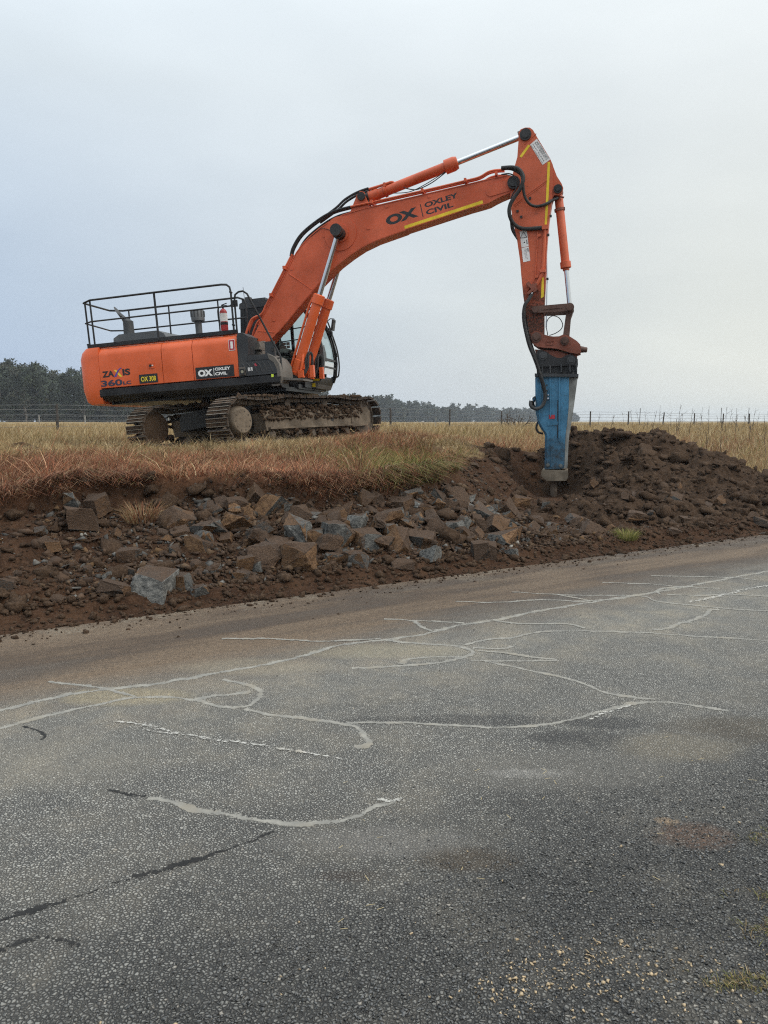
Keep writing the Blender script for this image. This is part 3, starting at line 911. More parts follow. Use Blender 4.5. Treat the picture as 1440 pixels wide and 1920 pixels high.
def rock_mat(name, soil_k, rust_k, light):
    global n
    n = NT(name)
    at = n.attr('Col'); ch = n.sepc(at.outputs['Color'])
    oi = n.n.new('ShaderNodeObjectInfo')
    ofs = n.n.new('ShaderNodeVectorMath'); ofs.operation = 'SCALE'; ofs.inputs[0].default_value = (37, 21, 53); n.l.new(oi.outputs['Random'], ofs.inputs['Scale'])
    off = n.n.new('ShaderNodeVectorMath'); off.operation = 'ADD'
    n.l.new(n.tc.outputs['Object'], off.inputs[0]); n.l.new(ofs.outputs[0], off.inputs[1])
    P = off.outputs[0]
    r1 = n.noise(1.2, 5, 0.6, P); r2 = n.noise(4, 7, 0.68, P); r3 = n.noise(18, 6, 0.7, P)
    fresh = n.mix(n.rng(r2, 0.35, 0.68), tuple(x * light for x in (0.040, 0.041, 0.040)), tuple(x * light for x in (0.125, 0.122, 0.112)))
    fresh = n.mix(n.rng(r2, 0.62, 0.72, 0, 0.55), fresh, tuple(min(0.5, x * light) for x in (0.26, 0.26, 0.24)))
    rust = n.mix(n.rng(r2, 0.3, 0.7), (0.095, 0.050, 0.026), (0.26, 0.150, 0.075))
    soil = n.mix(n.rng(r3, 0.35, 0.7), (0.046, 0.028, 0.018), (0.118, 0.074, 0.048))
    k = n.math('ADD', ch[0], n.math('MULTIPLY', n.math('SUBTRACT', r1, 0.5), 0.9))
    col = n.mix(n.rng(k, 1.0 - rust_k - 0.04, 1.0 - rust_k + 0.06), fresh, rust)
    ks = n.math('ADD', ch[1], n.math('MULTIPLY', n.math('SUBTRACT', r2, 0.5), 1.0))
    col = n.mix(n.rng(ks, 1.0 - soil_k - 0.10, 1.0 - soil_k + 0.12, 0, 0.92), col, soil)
    col = n.mix(n.rng(r3, 0.55, 0.35, 0, 0.35), col, (0.02, 0.016, 0.013))
    nb = n.bump(n.math('ADD', r2, n.math('MULTIPLY', r3, 0.6)), 0.75, 0.05)
    return n.fin(col, 0.8, 0, nb, 0.25)


M['rock_fresh'] = rock_mat('fresh_broken_rock', 0.20, 0.28, 2.1)
M['rock_mixed'] = rock_mat('weathered_rock', 0.36, 0.50, 1.5)
M['rock_rusty'] = rock_mat('rust_stained_rock', 0.36, 0.85, 1.0)
M['rock_soiled'] = rock_mat('soil_coated_rock', 0.70, 0.62, 0.9)


def rock_mesh(seed, npts=11, boxy=0.6, cuts=2, rough=0.085, bevel=0.022):
    r = np.random.default_rng(seed)
    bm = bmesh.new()
    if npts < 0:                                   # a broken block: a cube with pulled corners and one or two chipped off
        sk = r.uniform(-0.25, 0.25, 3)
        for c in range(8):
            q = np.array([1 if c & 1 else -1, 1 if c & 2 else -1, 1 if c & 4 else -1]) * r.uniform(0.55, 0.98, 3)
            q[0] += sk[0] * q[2]; q[1] += sk[1] * q[0]
            if r.random() < 0.35:
                for ax_ in range(3):
                    w = q.copy(); w[ax_] *= r.uniform(0.35, 0.7); bm.verts.new(w)
            else: bm.verts.new(q)
    for _ in range(max(npts, 0)):
        p = r.normal(size=3); p /= np.linalg.norm(p)
        p = np.sign(p) * np.abs(p) ** boxy
        p = p / max(1.0, np.max(np.abs(p)))
        bm.verts.new(p * r.uniform(0.8, 1.0))
    g = bmesh.ops.convex_hull(bm, input=bm.verts[:])
    bmesh.ops.delete(bm, geom=[x for x in g['geom_interior'] if isinstance(x, bmesh.types.BMVert)], context='VERTS')
    bmesh.ops.dissolve_limit(bm, angle_limit=R_(20), verts=bm.verts[:], edges=bm.edges[:])
    bmesh.ops.recalc_face_normals(bm, faces=bm.faces[:])
    cl = bm.loops.layers.float_color.new('Col')
    for f in bm.faces:
        a = r.random(); b = np.clip(0.25 + 0.55 * f.normal.z + 0.35 * r.random(), 0, 1)
        for l in f.loops: l[cl] = (a, b, r.random(), 1)
    bmesh.ops.bevel(bm, geom=bm.edges[:], offset=bevel, segments=1, profile=0.5, affect='EDGES', clamp_overlap=True)
    bmesh.ops.triangulate(bm, faces=bm.faces[:])
    long_e = [e for e in bm.edges if e.calc_length() > 0.3]
    for _ in range(cuts):
        bmesh.ops.subdivide_edges(bm, edges=[e for e in bm.edges if e.calc_length() > 0.22], cuts=1)
        bmesh.ops.triangulate(bm, faces=bm.faces[:])
    for v in bm.verts:
        q = v.co * 2.1 + Vector((seed * 3.1, 0, 0))
        v.co += v.co.normalized() * (mnoise.noise(q) * rough * 1.3 + mnoise.noise(q * 2.7) * rough * 1.1)
    me = bpy.data.meshes.new('rock'); bm.to_mesh(me); bm.free()
    me.polygons.foreach_set('use_smooth', np.ones(len(me.polygons), dtype=bool))
    me.set_sharp_from_angle(angle=R_(22))
    me.materials.append(M['rock_mixed'])
    return me


ROCKMESH = [rock_mesh(100 + i, -1 if i % 5 < 2 else 13 + i % 8, 0.5) for i in range(20)]
CLODMESH = [rock_mesh(300 + i, 16, 0.8, 3, 0.26, 0.06) for i in range(4)]


def set_mat(o, m):
    o.material_slots[0].link = 'OBJECT'; o.material_slots[0].material = m


def ortho_tilt(r, tilt):
    return Euler((r.uniform(-tilt, tilt), r.uniform(-tilt, tilt), r.uniform(0, 6.283)))


ROCKS = [
    (-2.05, 6.35, 0.190, 0.151, 'fresh', 'largest pale blue-grey boulder with ochre patches at the foot of the rock pile'),
    (-1.83, 6.55, 0.099, 0.109, 'mixed', 'leaning grey-brown slab beside the largest pale blue-grey boulder'),
    (-1.66, 6.46, 0.079, 0.065, 'fresh', 'small pale grey block with an ochre corner at the edge of the soil berm'),
    (-3.08, 7.38, 0.165, 0.122, 'soiled', 'big reddish-brown boulder below the turf rim at the far left'),
    (-3.29, 7.73, 0.111, 0.106, 'fresh', 'dark boulder blotched with pale lichen set under the turf rim'),
    (-3.06, 7.75, 0.123, 0.112, 'soiled', 'dark brown block wedged beside the lichen-blotched boulder'),
    (-1.60, 7.86, 0.176, 0.119, 'rusty', 'broad boulder with an orange-brown top in the upper rock pile'),
    (-2.47, 6.99, 0.166, 0.091, 'soiled', 'wide flat-topped dark brown rock above the pale blue-grey boulder'),
    (-2.39, 6.67, 0.087, 0.063, 'soiled', 'brown stone just behind the pale blue-grey boulder'),
    (-2.67, 6.50, 0.061, 0.070, 'soiled', 'upright brown stone standing alone on the left soil slope'),
    (-3.18, 6.98, 0.080, 0.060, 'rusty', 'tan-brown wedge lying on the left soil slope'),
    (-1.90, 7.36, 0.133, 0.106, 'rusty', 'brown rock with one dark broken face on the left of the pile'),
    (-1.90, 7.65, 0.154, 0.099, 'mixed', 'low dark grey rock left of the orange-topped boulder'),
    (-3.14, 6.02, 0.065, 0.052, 'soiled', 'soil-covered stone at the left end of the berm'),
    (-2.73, 6.00, 0.061, 0.043, 'soiled', 'flat brown stone half sunk in the berm'),
    (-2.32, 6.21, 0.116, 0.058, 'soiled', 'low soil-covered rock tucked against the pale blue-grey boulder'),
    (-0.86, 7.23, 0.203, 0.156, 'rusty', 'big squared block with ochre broken faces at the front of the pile'),
    (-0.54, 7.88, 0.176, 0.170, 'mixed', 'tall grey-brown rock in the middle of the pile'),
    (-0.95, 7.84, 0.147, 0.119, 'fresh', 'pale olive-grey rock above the ochre-faced block'),
    (-0.31, 8.20, 0.112, 0.124, 'fresh', 'dark block with a white broken top in the pile'),
    (-0.19, 7.91, 0.177, 0.114, 'mixed', 'grey wedge with a pale edge right of the tall grey-brown rock'),
    (-0.29, 7.45, 0.113, 0.097, 'mixed', 'rounded grey rock right of the ochre-faced block'),
    (-0.53, 7.46, 0.118, 0.081, 'mixed', 'grey-brown rock between the ochre-faced block and the rounded grey one'),
    (0.48, 7.87, 0.125, 0.096, 'fresh', 'blue-grey rock at the right foot of the pile'),
    (-1.11, 8.12, 0.105, 0.088, 'soiled', 'brown cube-shaped rock high in the pile'),
    (-0.57, 8.45, 0.128, 0.067, 'rusty', 'tan slab lying on top of the pile under the grass'),
    (-0.80, 8.36, 0.078, 0.051, 'fresh', 'pale cream stone on top of the pile'),
    (0.08, 8.17, 0.112, 0.124, 'fresh', 'tilted grey slab on the right of the pile'),
    (0.83, 8.68, 0.113, 0.075, 'fresh', 'pale blue-grey flat rock on the dark soil right of the pile'),
    (0.48, 9.00, 0.104, 0.084, 'soiled', 'dark brown rock under the green grass tuft'),
    (-1.38, 7.10, 0.092, 0.092, 'mixed', 'grey-brown rock left of the ochre-faced block'),
    (-1.37, 6.90, 0.080, 0.055, 'mixed', 'flat grey stone at the foot of the pile left of the ochre-faced block'),
    (-1.32, 7.63, 0.143, 0.110, 'soiled', 'bulky brown rock left of the olive-grey one'),
    (-0.80, 7.84, 0.119, 0.085, 'mixed', 'grey rock directly above the ochre-faced block'),
    (0.18, 7.57, 0.125, 0.060, 'soiled', 'long brown stone at the foot of the pile'),
    (1.07, 8.13, 0.111, 0.117, 'soiled', 'dark brown boulder at the right end of the rock pile'),
    (0.40, 8.24, 0.184, 0.077, 'soiled', 'long brown slab right of the tilted grey slab'),
    (-0.60, 7.71, 0.156, 0.122, 'soiled', 'brown rock below the tall grey-brown one'),
    (2.39, 12.92, 0.149, 0.121, 'rusty', 'brown wedge of rock left of the hammer point'),
    (1.59, 8.91, 0.096, 0.096, 'rusty', 'tan-brown rock standing below the hammer near the road'),
    (1.18, 8.19, 0.100, 0.094, 'soiled', 'dark rock right of the boulder at the end of the pile'),
    (2.01, 9.87, 0.128, 0.085, 'soiled', 'brown rock in front of the hammer point'),
    (2.34, 10.23, 0.103, 0.081, 'fresh', 'pale flecked grey rock in front of the hammer point'),
    (2.92, 11.15, 0.137, 0.060, 'mixed', 'dark slate slab right of the hammer point'),
    (4.25, 13.22, 0.172, 0.162, 'clod', 'round brown boulder caked in soil on the face of the spoil heap'),
    (4.87, 15.92, 0.207, 0.172, 'clod', 'brown clod on the crest of the spoil heap'),
    (4.67, 14.09, 0.163, 0.142, 'clod', 'brown clod high on the spoil heap below the dip'),
    (3.80, 11.10, 0.184, 0.120, 'soiled', 'broad brown-grey rock at the foot of the spoil heap'),
    (2.70, 12.31, 0.067, 0.071, 'fresh', 'small white broken stone beside the hammer point'),
    (1.45, 8.31, 0.078, 0.054, 'fresh', 'small grey stone at the road edge right of the pile'),
    (4.56, 10.88, 0.141, 0.059, 'soiled', 'dark flat rock low on the right of the spoil heap'),
    (3.55, 11.22, 0.170, 0.105, 'clod', 'reddish-brown clod low on the spoil heap'),
    (3.88, 9.79, 0.106, 0.053, 'soiled', 'flat brown stone at the road edge below the spoil heap'),
    (5.57, 10.80, 0.101, 0.062, 'soiled', 'brown stone at the far right foot of the spoil heap'),
]
r = np.random.default_rng(77)
taken = []
for i, (x, y, sx, sz, cls, label) in enumerate(ROCKS):
    clod = cls == 'clod'
    me = CLODMESH[i % 4] if clod else ROCKMESH[(i * 7) % 20]
    o = bpy.data.objects.new('soil_clod' if clod else 'rock', me)
    o.scale = (sx * 1.12, sx * r.uniform(0.8, 1.1), sz * 1.12)
    o.rotation_euler = (r.uniform(-0.25, 0.25), r.uniform(-0.25, 0.25), r.uniform(-0.5, 0.5) + (math.pi if r.random() < 0.5 else 0))
    o.location = (x + 0.1 * sx, y + sx * 0.35, ground_z(x, y + sx * 0.35) + sz * 0.30)
    link(o, None, label, 'clod' if clod else 'rock', 'clods and boulders on the spoil heap' if clod else 'rocks broken out of the roadside cut')
    set_mat(o, M['clod'] if clod else M['rock_' + cls])
    taken.append((x, y, sx))
KINDS_L = [('rock_soiled', 0.46, 'soil-coated brown rock lying among the others in the rock pile below the grass'),
           ('rock_mixed', 0.30, 'grey-brown broken rock lying among the others in the rock pile below the grass'),
           ('rock_rusty', 0.14, 'rust-stained angular rock lying among the others in the rock pile below the grass'),
           ('rock_fresh', 0.10, 'fresh grey broken rock lying among the others in the rock pile below the grass')]
tries = 0; made = 0
while made < 236 and tries < 9000:
    tries += 1
    if made < 165:
        u = r.uniform(1.9, 7.4); v = r.uniform(0.45, 1.95)
        if abs(u - 4.2) > 1.7 and r.random() < 0.45: continue
        s = float(np.clip(r.lognormal(-2.42, 0.45), 0.05, 0.20))
    elif made < 198:
        u = r.uniform(-1.2, 2.2); v = r.uniform(0.3, 2.0); s = float(np.clip(r.lognormal(-3.0, 0.3), 0.03, 0.08))
    else:
        u = r.uniform(7.0, 11.5); v = r.uniform(0.5, 5.2) * r.uniform(0.4, 1); s = float(np.clip(r.lognormal(-2.6, 0.35), 0.05, 0.13))
    if v > float(v_lip(np.array([u]))[0]) - 0.12: continue
    x, y = xy_of(u, v)
    if any((x - a) ** 2 + (y - b) ** 2 < (0.47 * (c + s)) ** 2 for a, b, c in taken): continue
    taken.append((x, y, s))
    q = r.random(); acc = 0
    for mk, w, lb in KINDS_L:
        acc += w
        if q < acc: break
    if made >= 165:
        lb = lb.replace('lying among the others in the rock pile below the grass', 'scattered on the bare soil left of the rock pile' if made < 198 else 'scattered on the churned soil round the hammer point')
    o = bpy.data.objects.new('rock', ROCKMESH[r.integers(0, 20)])
    o.scale = (s * r.uniform(0.75, 1.5), s * r.uniform(0.75, 1.25), s * r.uniform(0.5, 1.05))
    o.rotation_euler = ortho_tilt(r, 0.9)
    o.location = (x, y, ground_z(x, y) + s * r.uniform(-0.22, 0.32))
    link(o, None, lb, 'rock', 'rocks broken out of the roadside cut' if made < 165 else ('stones on the left soil slope' if made < 198 else 'stones round the hammer point'))
    set_mat(o, M[mk])
    made += 1

# rubble between them: too many small pieces to count
n = NT('rubble_stone')
at = n.attr('Col')
M['rubble'] = n.fin(n.mix(n.rng(n.noise(30, 5), 0.4, 0.7, 0, 0.55), at.outputs['Color'], (0.045, 0.029, 0.019)), 0.88, 0, n.bump(n.noise(40, 5, 0.7), 0.5, 0.01), 0.2)
N = 17000
u = np.where(rng.random(N) < 0.72, rng.uniform(0.8, 8.0, N), rng.uniform(-3.5, 12.5, N))
v = 0.25 + rng.random(N) * np.where(u > 7, 5.0, 1.9)
X, Y = xy_of(u, v)
z, soil, cl, mm = terrain(u, v)
k = (soil > 0.6) & (mm < 0.5)
X, Y, z, u = X[k], Y[k], z[k], u[k]; N = len(X)
sz = np.clip(rng.lognormal(-3.85, 0.58, N), 0.007, 0.068)
k = np.hypot(X - 3.3, Y - 15.1) > 0.7
X, Y, z, u, sz = X[k], Y[k], z[k], u[k], sz[k]; N = len(X)
pal = np.array([[0.10, 0.062, 0.040], [0.075, 0.046, 0.030], [0.13, 0.085, 0.052], [0.10, 0.098, 0.092], [0.17, 0.165, 0.152], [0.15, 0.088, 0.043], [0.33, 0.31, 0.27]])
c = pal[rng.choice(7, N, p=[0.32, 0.28, 0.17, 0.11, 0.05, 0.06, 0.01])] * rng.uniform(0.45, 0.95, (N, 1))
scatter_mesh('rubble', HULLS, np.stack([X, Y, z + sz * 0.15], -1), sz, M['rubble'], c, (1, 1, 0.8), 12)
# clods on the spoil heap and along the berm
def lumps(sub, k):
    V1, F1 = ico(sub); out = []
    for i in range(k):
        o_ = Vector((i * 9, 0, 0))
        q = np.array([1 + 0.6 * mnoise.noise(Vector(p) * 1.4 + o_) + 0.5 * mnoise.noise(Vector(p) * 3.1 + o_ * 1.3) + (0.35 * mnoise.noise(Vector(p) * 6.5 + o_) if sub > 1 else 0) for p in V1])
        out.append((V1 * q[:, None], F1))
    return out


lump = lumps(1, 12); lump_big = lumps(2, 8)
N = 12000
u = rng.uniform(-4, 19, N); v = np.where(u > 6, rng.uniform(0.2, 8.5, N), rng.uniform(0.2, 2.6, N))
X, Y = xy_of(u, v)
z, soil, cl, mm = terrain(u, v)
k = ((mm > 0.4) | ((rng.random(N) < 0.55) & (soil > 0.7))) & (np.hypot(X - 3.3, Y - 15.1) > 0.8); X, Y, z = X[k], Y[k], z[k]; N = len(X)
sz = np.clip(rng.lognormal(-3.75, 0.74, N), 0.010, 0.19) * np.where(X < 2.0, 0.6, 1.1)
b_ = sz > 0.042
scatter_mesh('spoil_crumbs', lump, np.stack([X, Y, z + sz * 0.2], -1)[~b_], sz[~b_], M['clod'], None, (1, 1, 0.8), 13)
scatter_mesh('spoil_clods', lump_big, np.stack([X, Y, z + sz * 0.15], -1)[b_], sz[b_], M['clod'], None, (1, 1, 0.8), 15, smooth=True)
N = 5200
u = rng.uniform(-4, 14, N); v = rng.normal(0.30, 0.22, N)
X, Y = xy_of(u, v); z = terrain(u, v)[0]
sz = np.clip(rng.lognormal(-4.1, 0.5, N), 0.008, 0.05)
scatter_mesh('berm_clods', lump, np.stack([X, Y, np.maximum(z, 0.0) + sz * 0.2], -1), sz, M['clod'], None, (1, 1, 0.8), 14)

# ------------------------------------------------------------------ grass
n = NT('dry_grass')
at = n.attr('Col')
n.fin(at.outputs['Color'], 0.75, 0, None, 0.12)
trl = n.n.new('ShaderNodeBsdfTranslucent'); n.l.new(at.outputs['Color'], trl.inputs[0])
mx = n.n.new('ShaderNodeMixShader'); mx.inputs[0].default_value = 0.28
n.l.new(n.p.outputs[0], mx.inputs[1]); n.l.new(trl.outputs[0], mx.inputs[2]); n.l.new(mx.outputs[0], n.out.inputs[0])
M['grass'] = n.m


def blades(name, P, h, w, col, lean, seed, bias=None, kind='stuff', droop=0.0, parent=None, label=None, cat=None, group=None):
    r = np.random.default_rng(seed)
    n_ = len(P)
    az = r.uniform(0, 2 * np.pi, n_)
    D = np.stack([np.cos(az), np.sin(az)], -1)
    if bias is not None:
        D = D + np.asarray(bias); D /= np.linalg.norm(D, axis=1)[:, None] + 1e-6
    wa = r.uniform(0, 2 * np.pi, n_)
    Wv = np.stack([np.cos(wa) * 1.0, np.sin(wa) * 0.35, np.zeros(n_)], -1)
    Wv /= np.linalg.norm(Wv, axis=1)[:, None]
    V = np.zeros((n_, 6, 3))
    for k, (t, ww) in enumerate(((0, 1.0), (0.55, 0.8), (1.0, 0.18))):
        hor = lean * h * t ** 1.6
        zz = h * (t * np.sqrt(np.clip(1 - 0.55 * np.minimum(lean, 1.3) * t, 0.12, 1)) - droop * t * t)
        C = P.copy(); C[:, :2] += D * hor[:, None]; C[:, 2] += zz
        V[:, 2 * k] = C - Wv * (w * ww * 0.5)[:, None]; V[:, 2 * k + 1] = C + Wv * (w * ww * 0.5)[:, None]
    b = (np.arange(n_) * 6)[:, None]
    F = np.concatenate([b + np.array([[0, 1, 3, 2]]), b + np.array([[2, 3, 5, 4]])], 0)
    cc = np.repeat(col[:, None, :], 6, 1)
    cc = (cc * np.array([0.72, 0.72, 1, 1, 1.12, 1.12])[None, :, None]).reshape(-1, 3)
    me = np_mesh(name, V.reshape(-1, 3), F, [M['grass']], False, cc)
    return link(bpy.data.objects.new(name, me), parent, label, cat, group, kind)


STRAW = np.array([[0.40, 0.29, 0.15], [0.30, 0.21, 0.10], [0.50, 0.40, 0.24], [0.22, 0.15, 0.075]])
RUST = np.array([[0.36, 0.155, 0.085], [0.26, 0.100, 0.055], [0.42, 0.25, 0.15], [0.14, 0.075, 0.048]])
GREEN = np.array([[0.16, 0.165, 0.045], [0.23, 0.21, 0.070], [0.11, 0.125, 0.035], [0.30, 0.26, 0.11]])


def grass_cols(X, Y, r, rust=None):
    n_ = len(X)
    ru = rust_amount(X, Y) if rust is None else rust
    gr = green_amount(X, Y)
    pick = r.integers(0, 4, n_)
    c = STRAW[pick]
    k = r.random(n_) < ru * 0.92
    c = np.where(k[:, None], RUST[pick], c)
    k = r.random(n_) < gr
    c = np.where(k[:, None], GREEN[pick], c)
    return c * r.uniform(0.72, 1.22, (n_, 1))


MA = R_(57)


def under_tracks(X, Y):
    dx, dy = X - MC[0], Y - MC[1]
    a = dx * math.cos(MA) + dy * math.sin(MA); b = -dx * math.sin(MA) + dy * math.cos(MA)
    return (np.abs(a) < 2.40) & (np.abs(np.abs(b) - 1.295) < 0.30)


def in_view(X, Y, m=2.6): return np.abs(X) < 0.56 * Y + m


# matted grass on the bank: a thin mat and many separate tussocks
N = 130000
u = rng.uniform(-6.5, 16, N); v = 1.3 + 7.4 * rng.random(N) ** 1.25
X, Y = xy_of(u, v)
K = 5400
cu = rng.uniform(-6.5, 15, K); cv = 1.4 + 7.2 * rng.random(K) ** 1.35
per = rng.integers(14, 46, K)
ci = np.repeat(np.arange(K), per)
cr = rng.uniform(0.05, 0.15, K)
ch_ = rng.lognormal(0, 0.38, K)
ctone = np.clip(rng.lognormal(-0.08, 0.36, K), 0.4, 1.7)
ckind = rng.random(K)
off = rng.normal(0, 1, (len(ci), 2)) * cr[ci][:, None] * 0.6
tx, ty = xy_of(cu[ci], cv[ci])
TX, TY = tx + off[:, 0], ty + off[:, 1]
X = np.r_[X, TX]; Y = np.r_[Y, TY]
isT = np.r_[np.zeros(N, bool), np.ones(len(ci), bool)]
cidx = np.r_[np.zeros(N, int), ci]
OFF = np.r_[rng.normal(0, 0.3, (N, 2)), off / cr[ci][:, None]]
k = in_view(X, Y); X, Y, isT, cidx, OFF = X[k], Y[k], isT[k], cidx[k], OFF[k]
u, v = uv_of(X, Y)
z, soil, cl, mm = terrain(u, v)
k = (rng.random(len(X)) > soil * 1.25) & ~under_tracks(X, Y) & (isT | (rng.random(len(X)) < 0.35 + 0.9 * vnoise(X * 2.3, Y * 2.3, 301)))
X, Y, z, u, v, isT, cidx, OFF = X[k], Y[k], z[k], u[k], v[k], isT[k], cidx[k], OFF[k]; N = len(X)
tuft = vnoise(X * 2.1, Y * 2.1, 305) * 0.6 + vnoise(X * 0.7, Y * 0.7, 306) * 0.5
h = np.where(isT, 0.15 * ch_[cidx] * (0.6 + 0.7 * tuft), 0.045 + 0.10 * tuft ** 1.6) * rng.uniform(0.55, 1.35, N)
ln = np.where(isT, rng.uniform(0.35, 1.5, N), rng.uniform(0.8, 2.2, N))
ru = np.clip(rust_amount(X, Y) * np.where(isT, 0.70 + 1.0 * ckind[cidx], 1.0), 0, 1)
c = grass_cols(X, Y, rng, ru) * np.where(isT, ctone[cidx], 0.55 + 0.4 * tuft)[:, None]
ax = fbm(X * 0.9, Y * 0.9, 311, 2) * 4
bias = np.stack([np.cos(ax), np.sin(ax)], -1) * 0.45 + OFF * 0.8
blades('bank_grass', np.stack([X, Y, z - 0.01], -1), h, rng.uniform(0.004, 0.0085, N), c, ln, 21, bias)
# tufts hanging over the rim of the cut
N = 24000
u = rng.uniform(-4.5, 8.0, N); v = v_lip(u) + rng.uniform(-0.08, 0.26, N)
X, Y = xy_of(u, v); z = terrain(u, v)[0]
k = (rng.random(N) < S(0.25, 0.6, vnoise(u * 1.3, u * 0, 320))) ; X, Y, z, u, v = X[k], Y[k], z[k], u[k], v[k]; N = len(X)
h = rng.uniform(0.10, 0.34, N) * (0.5 + vnoise(u * 2.1, u * 0 + 9, 341))
c = grass_cols(X, Y, rng) * rng.uniform(0.4, 1.0, (N, 1))
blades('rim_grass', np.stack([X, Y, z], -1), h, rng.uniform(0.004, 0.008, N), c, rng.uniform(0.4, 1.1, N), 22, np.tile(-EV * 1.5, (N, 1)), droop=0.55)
# tall dry grass of the paddock
N = 150000
Y = 11.5 * (80.0 / 11.5) ** (rng.random(N) ** 0.9)
X = rng.uniform(-1, 1, N) * (0.56 * Y + 2.0)
u, v = uv_of(X, Y)
z, soil, cl, mm = terrain(u, v, False)
k = (v > v_lip(u) + 2.2 - 1.4 * S(9, 13, u)) & (rng.random(N) > soil * 1.3) & ~under_tracks(X, Y)
X, Y, z, u, v = X[k], Y[k], z[k], u[k], v[k]; N = len(X)
dm = np.hypot(X - MC[0], Y - MC[1])
tuft = vnoise(X * 0.9, Y * 0.9, 331) * 0.6 + vnoise(X * 0.25, Y * 0.25, 332) * 0.5
h = (0.16 + 0.34 * tuft) * rng.uniform(0.6, 1.35, N) * (0.62 + 0.38 * S(2.5, 7, dm)) * (0.55 + 0.45 * S(14, 24, Y))
h = h * np.where((X > 3) & (Y < 30), 1.25, 1.0)
c = grass_cols(X, Y, rng, np.clip(rust_amount(X, Y) * 0.55 * S(34, 18, Y), 0, 1)) * (0.75 + 0.4 * tuft)[:, None]
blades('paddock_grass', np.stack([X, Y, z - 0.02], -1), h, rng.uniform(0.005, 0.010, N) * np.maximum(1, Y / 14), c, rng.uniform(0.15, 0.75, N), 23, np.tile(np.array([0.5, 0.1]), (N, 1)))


def clump(label, x, y, nb_, h0, rad, cols, seed, lean=(0.2, 0.9), z0=None):
    r = np.random.default_rng(seed)
    a = r.uniform(0, 6.283, nb_); q = rad * np.sqrt(r.random(nb_))
    P = np.stack([np.cos(a) * q, np.sin(a) * q, np.zeros(nb_)], -1)
    o = blades('grass_clump', P, h0 * r.uniform(0.4, 1.2, nb_), r.uniform(0.003, 0.007, nb_), cols[r.integers(0, len(cols), nb_)] * r.uniform(0.7, 1.2, (nb_, 1)), r.uniform(lean[0], lean[1], nb_), seed, P[:, :2] / rad * 1.2, None, 0.1, None, label, 'grass clump', 'grass clumps on bare ground')
    o.location = (x, y, ground_z(x, y) - 0.01 if z0 is None else z0)
    return o


clump('dry straw tuft hanging in the soil face below the turf rim', -2.62, 7.92, 420, 0.26, 0.16, np.concatenate([STRAW, RUST]), 31)
clump('small yellow-green tuft on the soil at the road edge below the spoil heap', 3.12, 9.42, 380, 0.16, 0.13, GREEN * 1.25, 32)
clump('rust-coloured tuft on the soil under the rim left of the cream stone', -0.98, 8.72, 260, 0.13, 0.12, RUST, 33)
clump('seeding grass tuft in front of the far crawler track', -5.0, 15.35, 420, 0.30, 0.22, np.concatenate([GREEN, STRAW]), 34)
vr = np.random.default_rng(52)
for i, (x, y, sx, sy, lb) in enumerate([(1.27, 2.16, 0.13, 0.06, 'sparse green grass patch in the gravel beside the tan stones near the camera'), (1.41, 2.33, 0.16, 0.035, 'sparse grass patch at the road edge, second up from the corner'),
                                      (1.52, 2.68, 0.10, 0.04, 'thin grass patch at the road edge, third up from the corner'), (1.06, 1.94, 0.12, 0.03, 'flat grass patch in the gravel at the bottom corner')]):
    nb_ = 620
    q = vr.normal(0, 1, (nb_, 2)) * np.array([sx, sy]) * 0.6
    wgt = vnoise(q[:, 0] * 30 + i * 9, q[:, 1] * 30, 411) > 0.42
    q = q[wgt]; nb_ = len(q)
    P = np.stack([q[:, 0], q[:, 1], np.zeros(nb_)], -1)
    cc = np.concatenate([GREEN, STRAW * 0.8])[vr.integers(0, 8, nb_)] * vr.uniform(0.6, 1.1, (nb_, 1))
    o = blades('grass_clump', P, vr.uniform(0.006, 0.017, nb_), vr.uniform(0.0016, 0.0030, nb_), cc, vr.uniform(0.5, 2.6, nb_), 70 + i, None, None, 0.1, None)
    o['kind'] = 'stuff'; o.name = 'verge_grass'
    o.location = (x, y, 0.004)
# straw stems dropped on the road
N = 34
X = rng.uniform(-0.2, 1.8, N); Y = rng.uniform(1.9, 3.6, N)
an = rng.uniform(0, 6.283, N); L = rng.uniform(0.012, 0.038, N)
V = np.zeros((N, 4, 3)); dx = np.stack([np.cos(an), np.sin(an)], -1) * L[:, None]; dn = np.stack([-np.sin(an), np.cos(an)], -1) * 0.0011
for j, (s1, s2) in enumerate(((-1, -1), (1, -1), (1, 1), (-1, 1))):
    V[:, j, :2] = np.stack([X, Y], -1) + s1 * dx / 2 + s2 * dn
V[:, :, 2] = 0.010
me = np_mesh('straw_litter', V.reshape(-1, 3), np.arange(N * 4).reshape(N, 4), [M['grass']], False, np.tile([[0.5, 0.40, 0.22]], (N * 4, 1)))
link(bpy.data.objects.new('straw_litter', me), kind='stuff')

# ------------------------------------------------------------------ excavator: local x forward, y left (the camera sees the right side, y < 0), z up
_F0 = Vector((math.cos(M_PSI), -math.sin(M_PSI), 0)); _U0 = Vector((0, 0, 1))
_F = _F0 * math.cos(M_TH) + _U0 * math.sin(M_TH); _U = _U0 * math.cos(M_TH) - _F0 * math.sin(M_TH)
_L = _U.cross(_F)
EX = empty('excavator', tuple(MC), 'orange crawler excavator with a rock hammer standing on the bank above the cut', 'excavator')
EX.rotation_euler = Matrix((_F, _L, _U)).transposed().to_euler()


def part(mb, name, mat, parent=None, **k): return mb.build(name, M[mat], EX if parent is None else parent, **k)


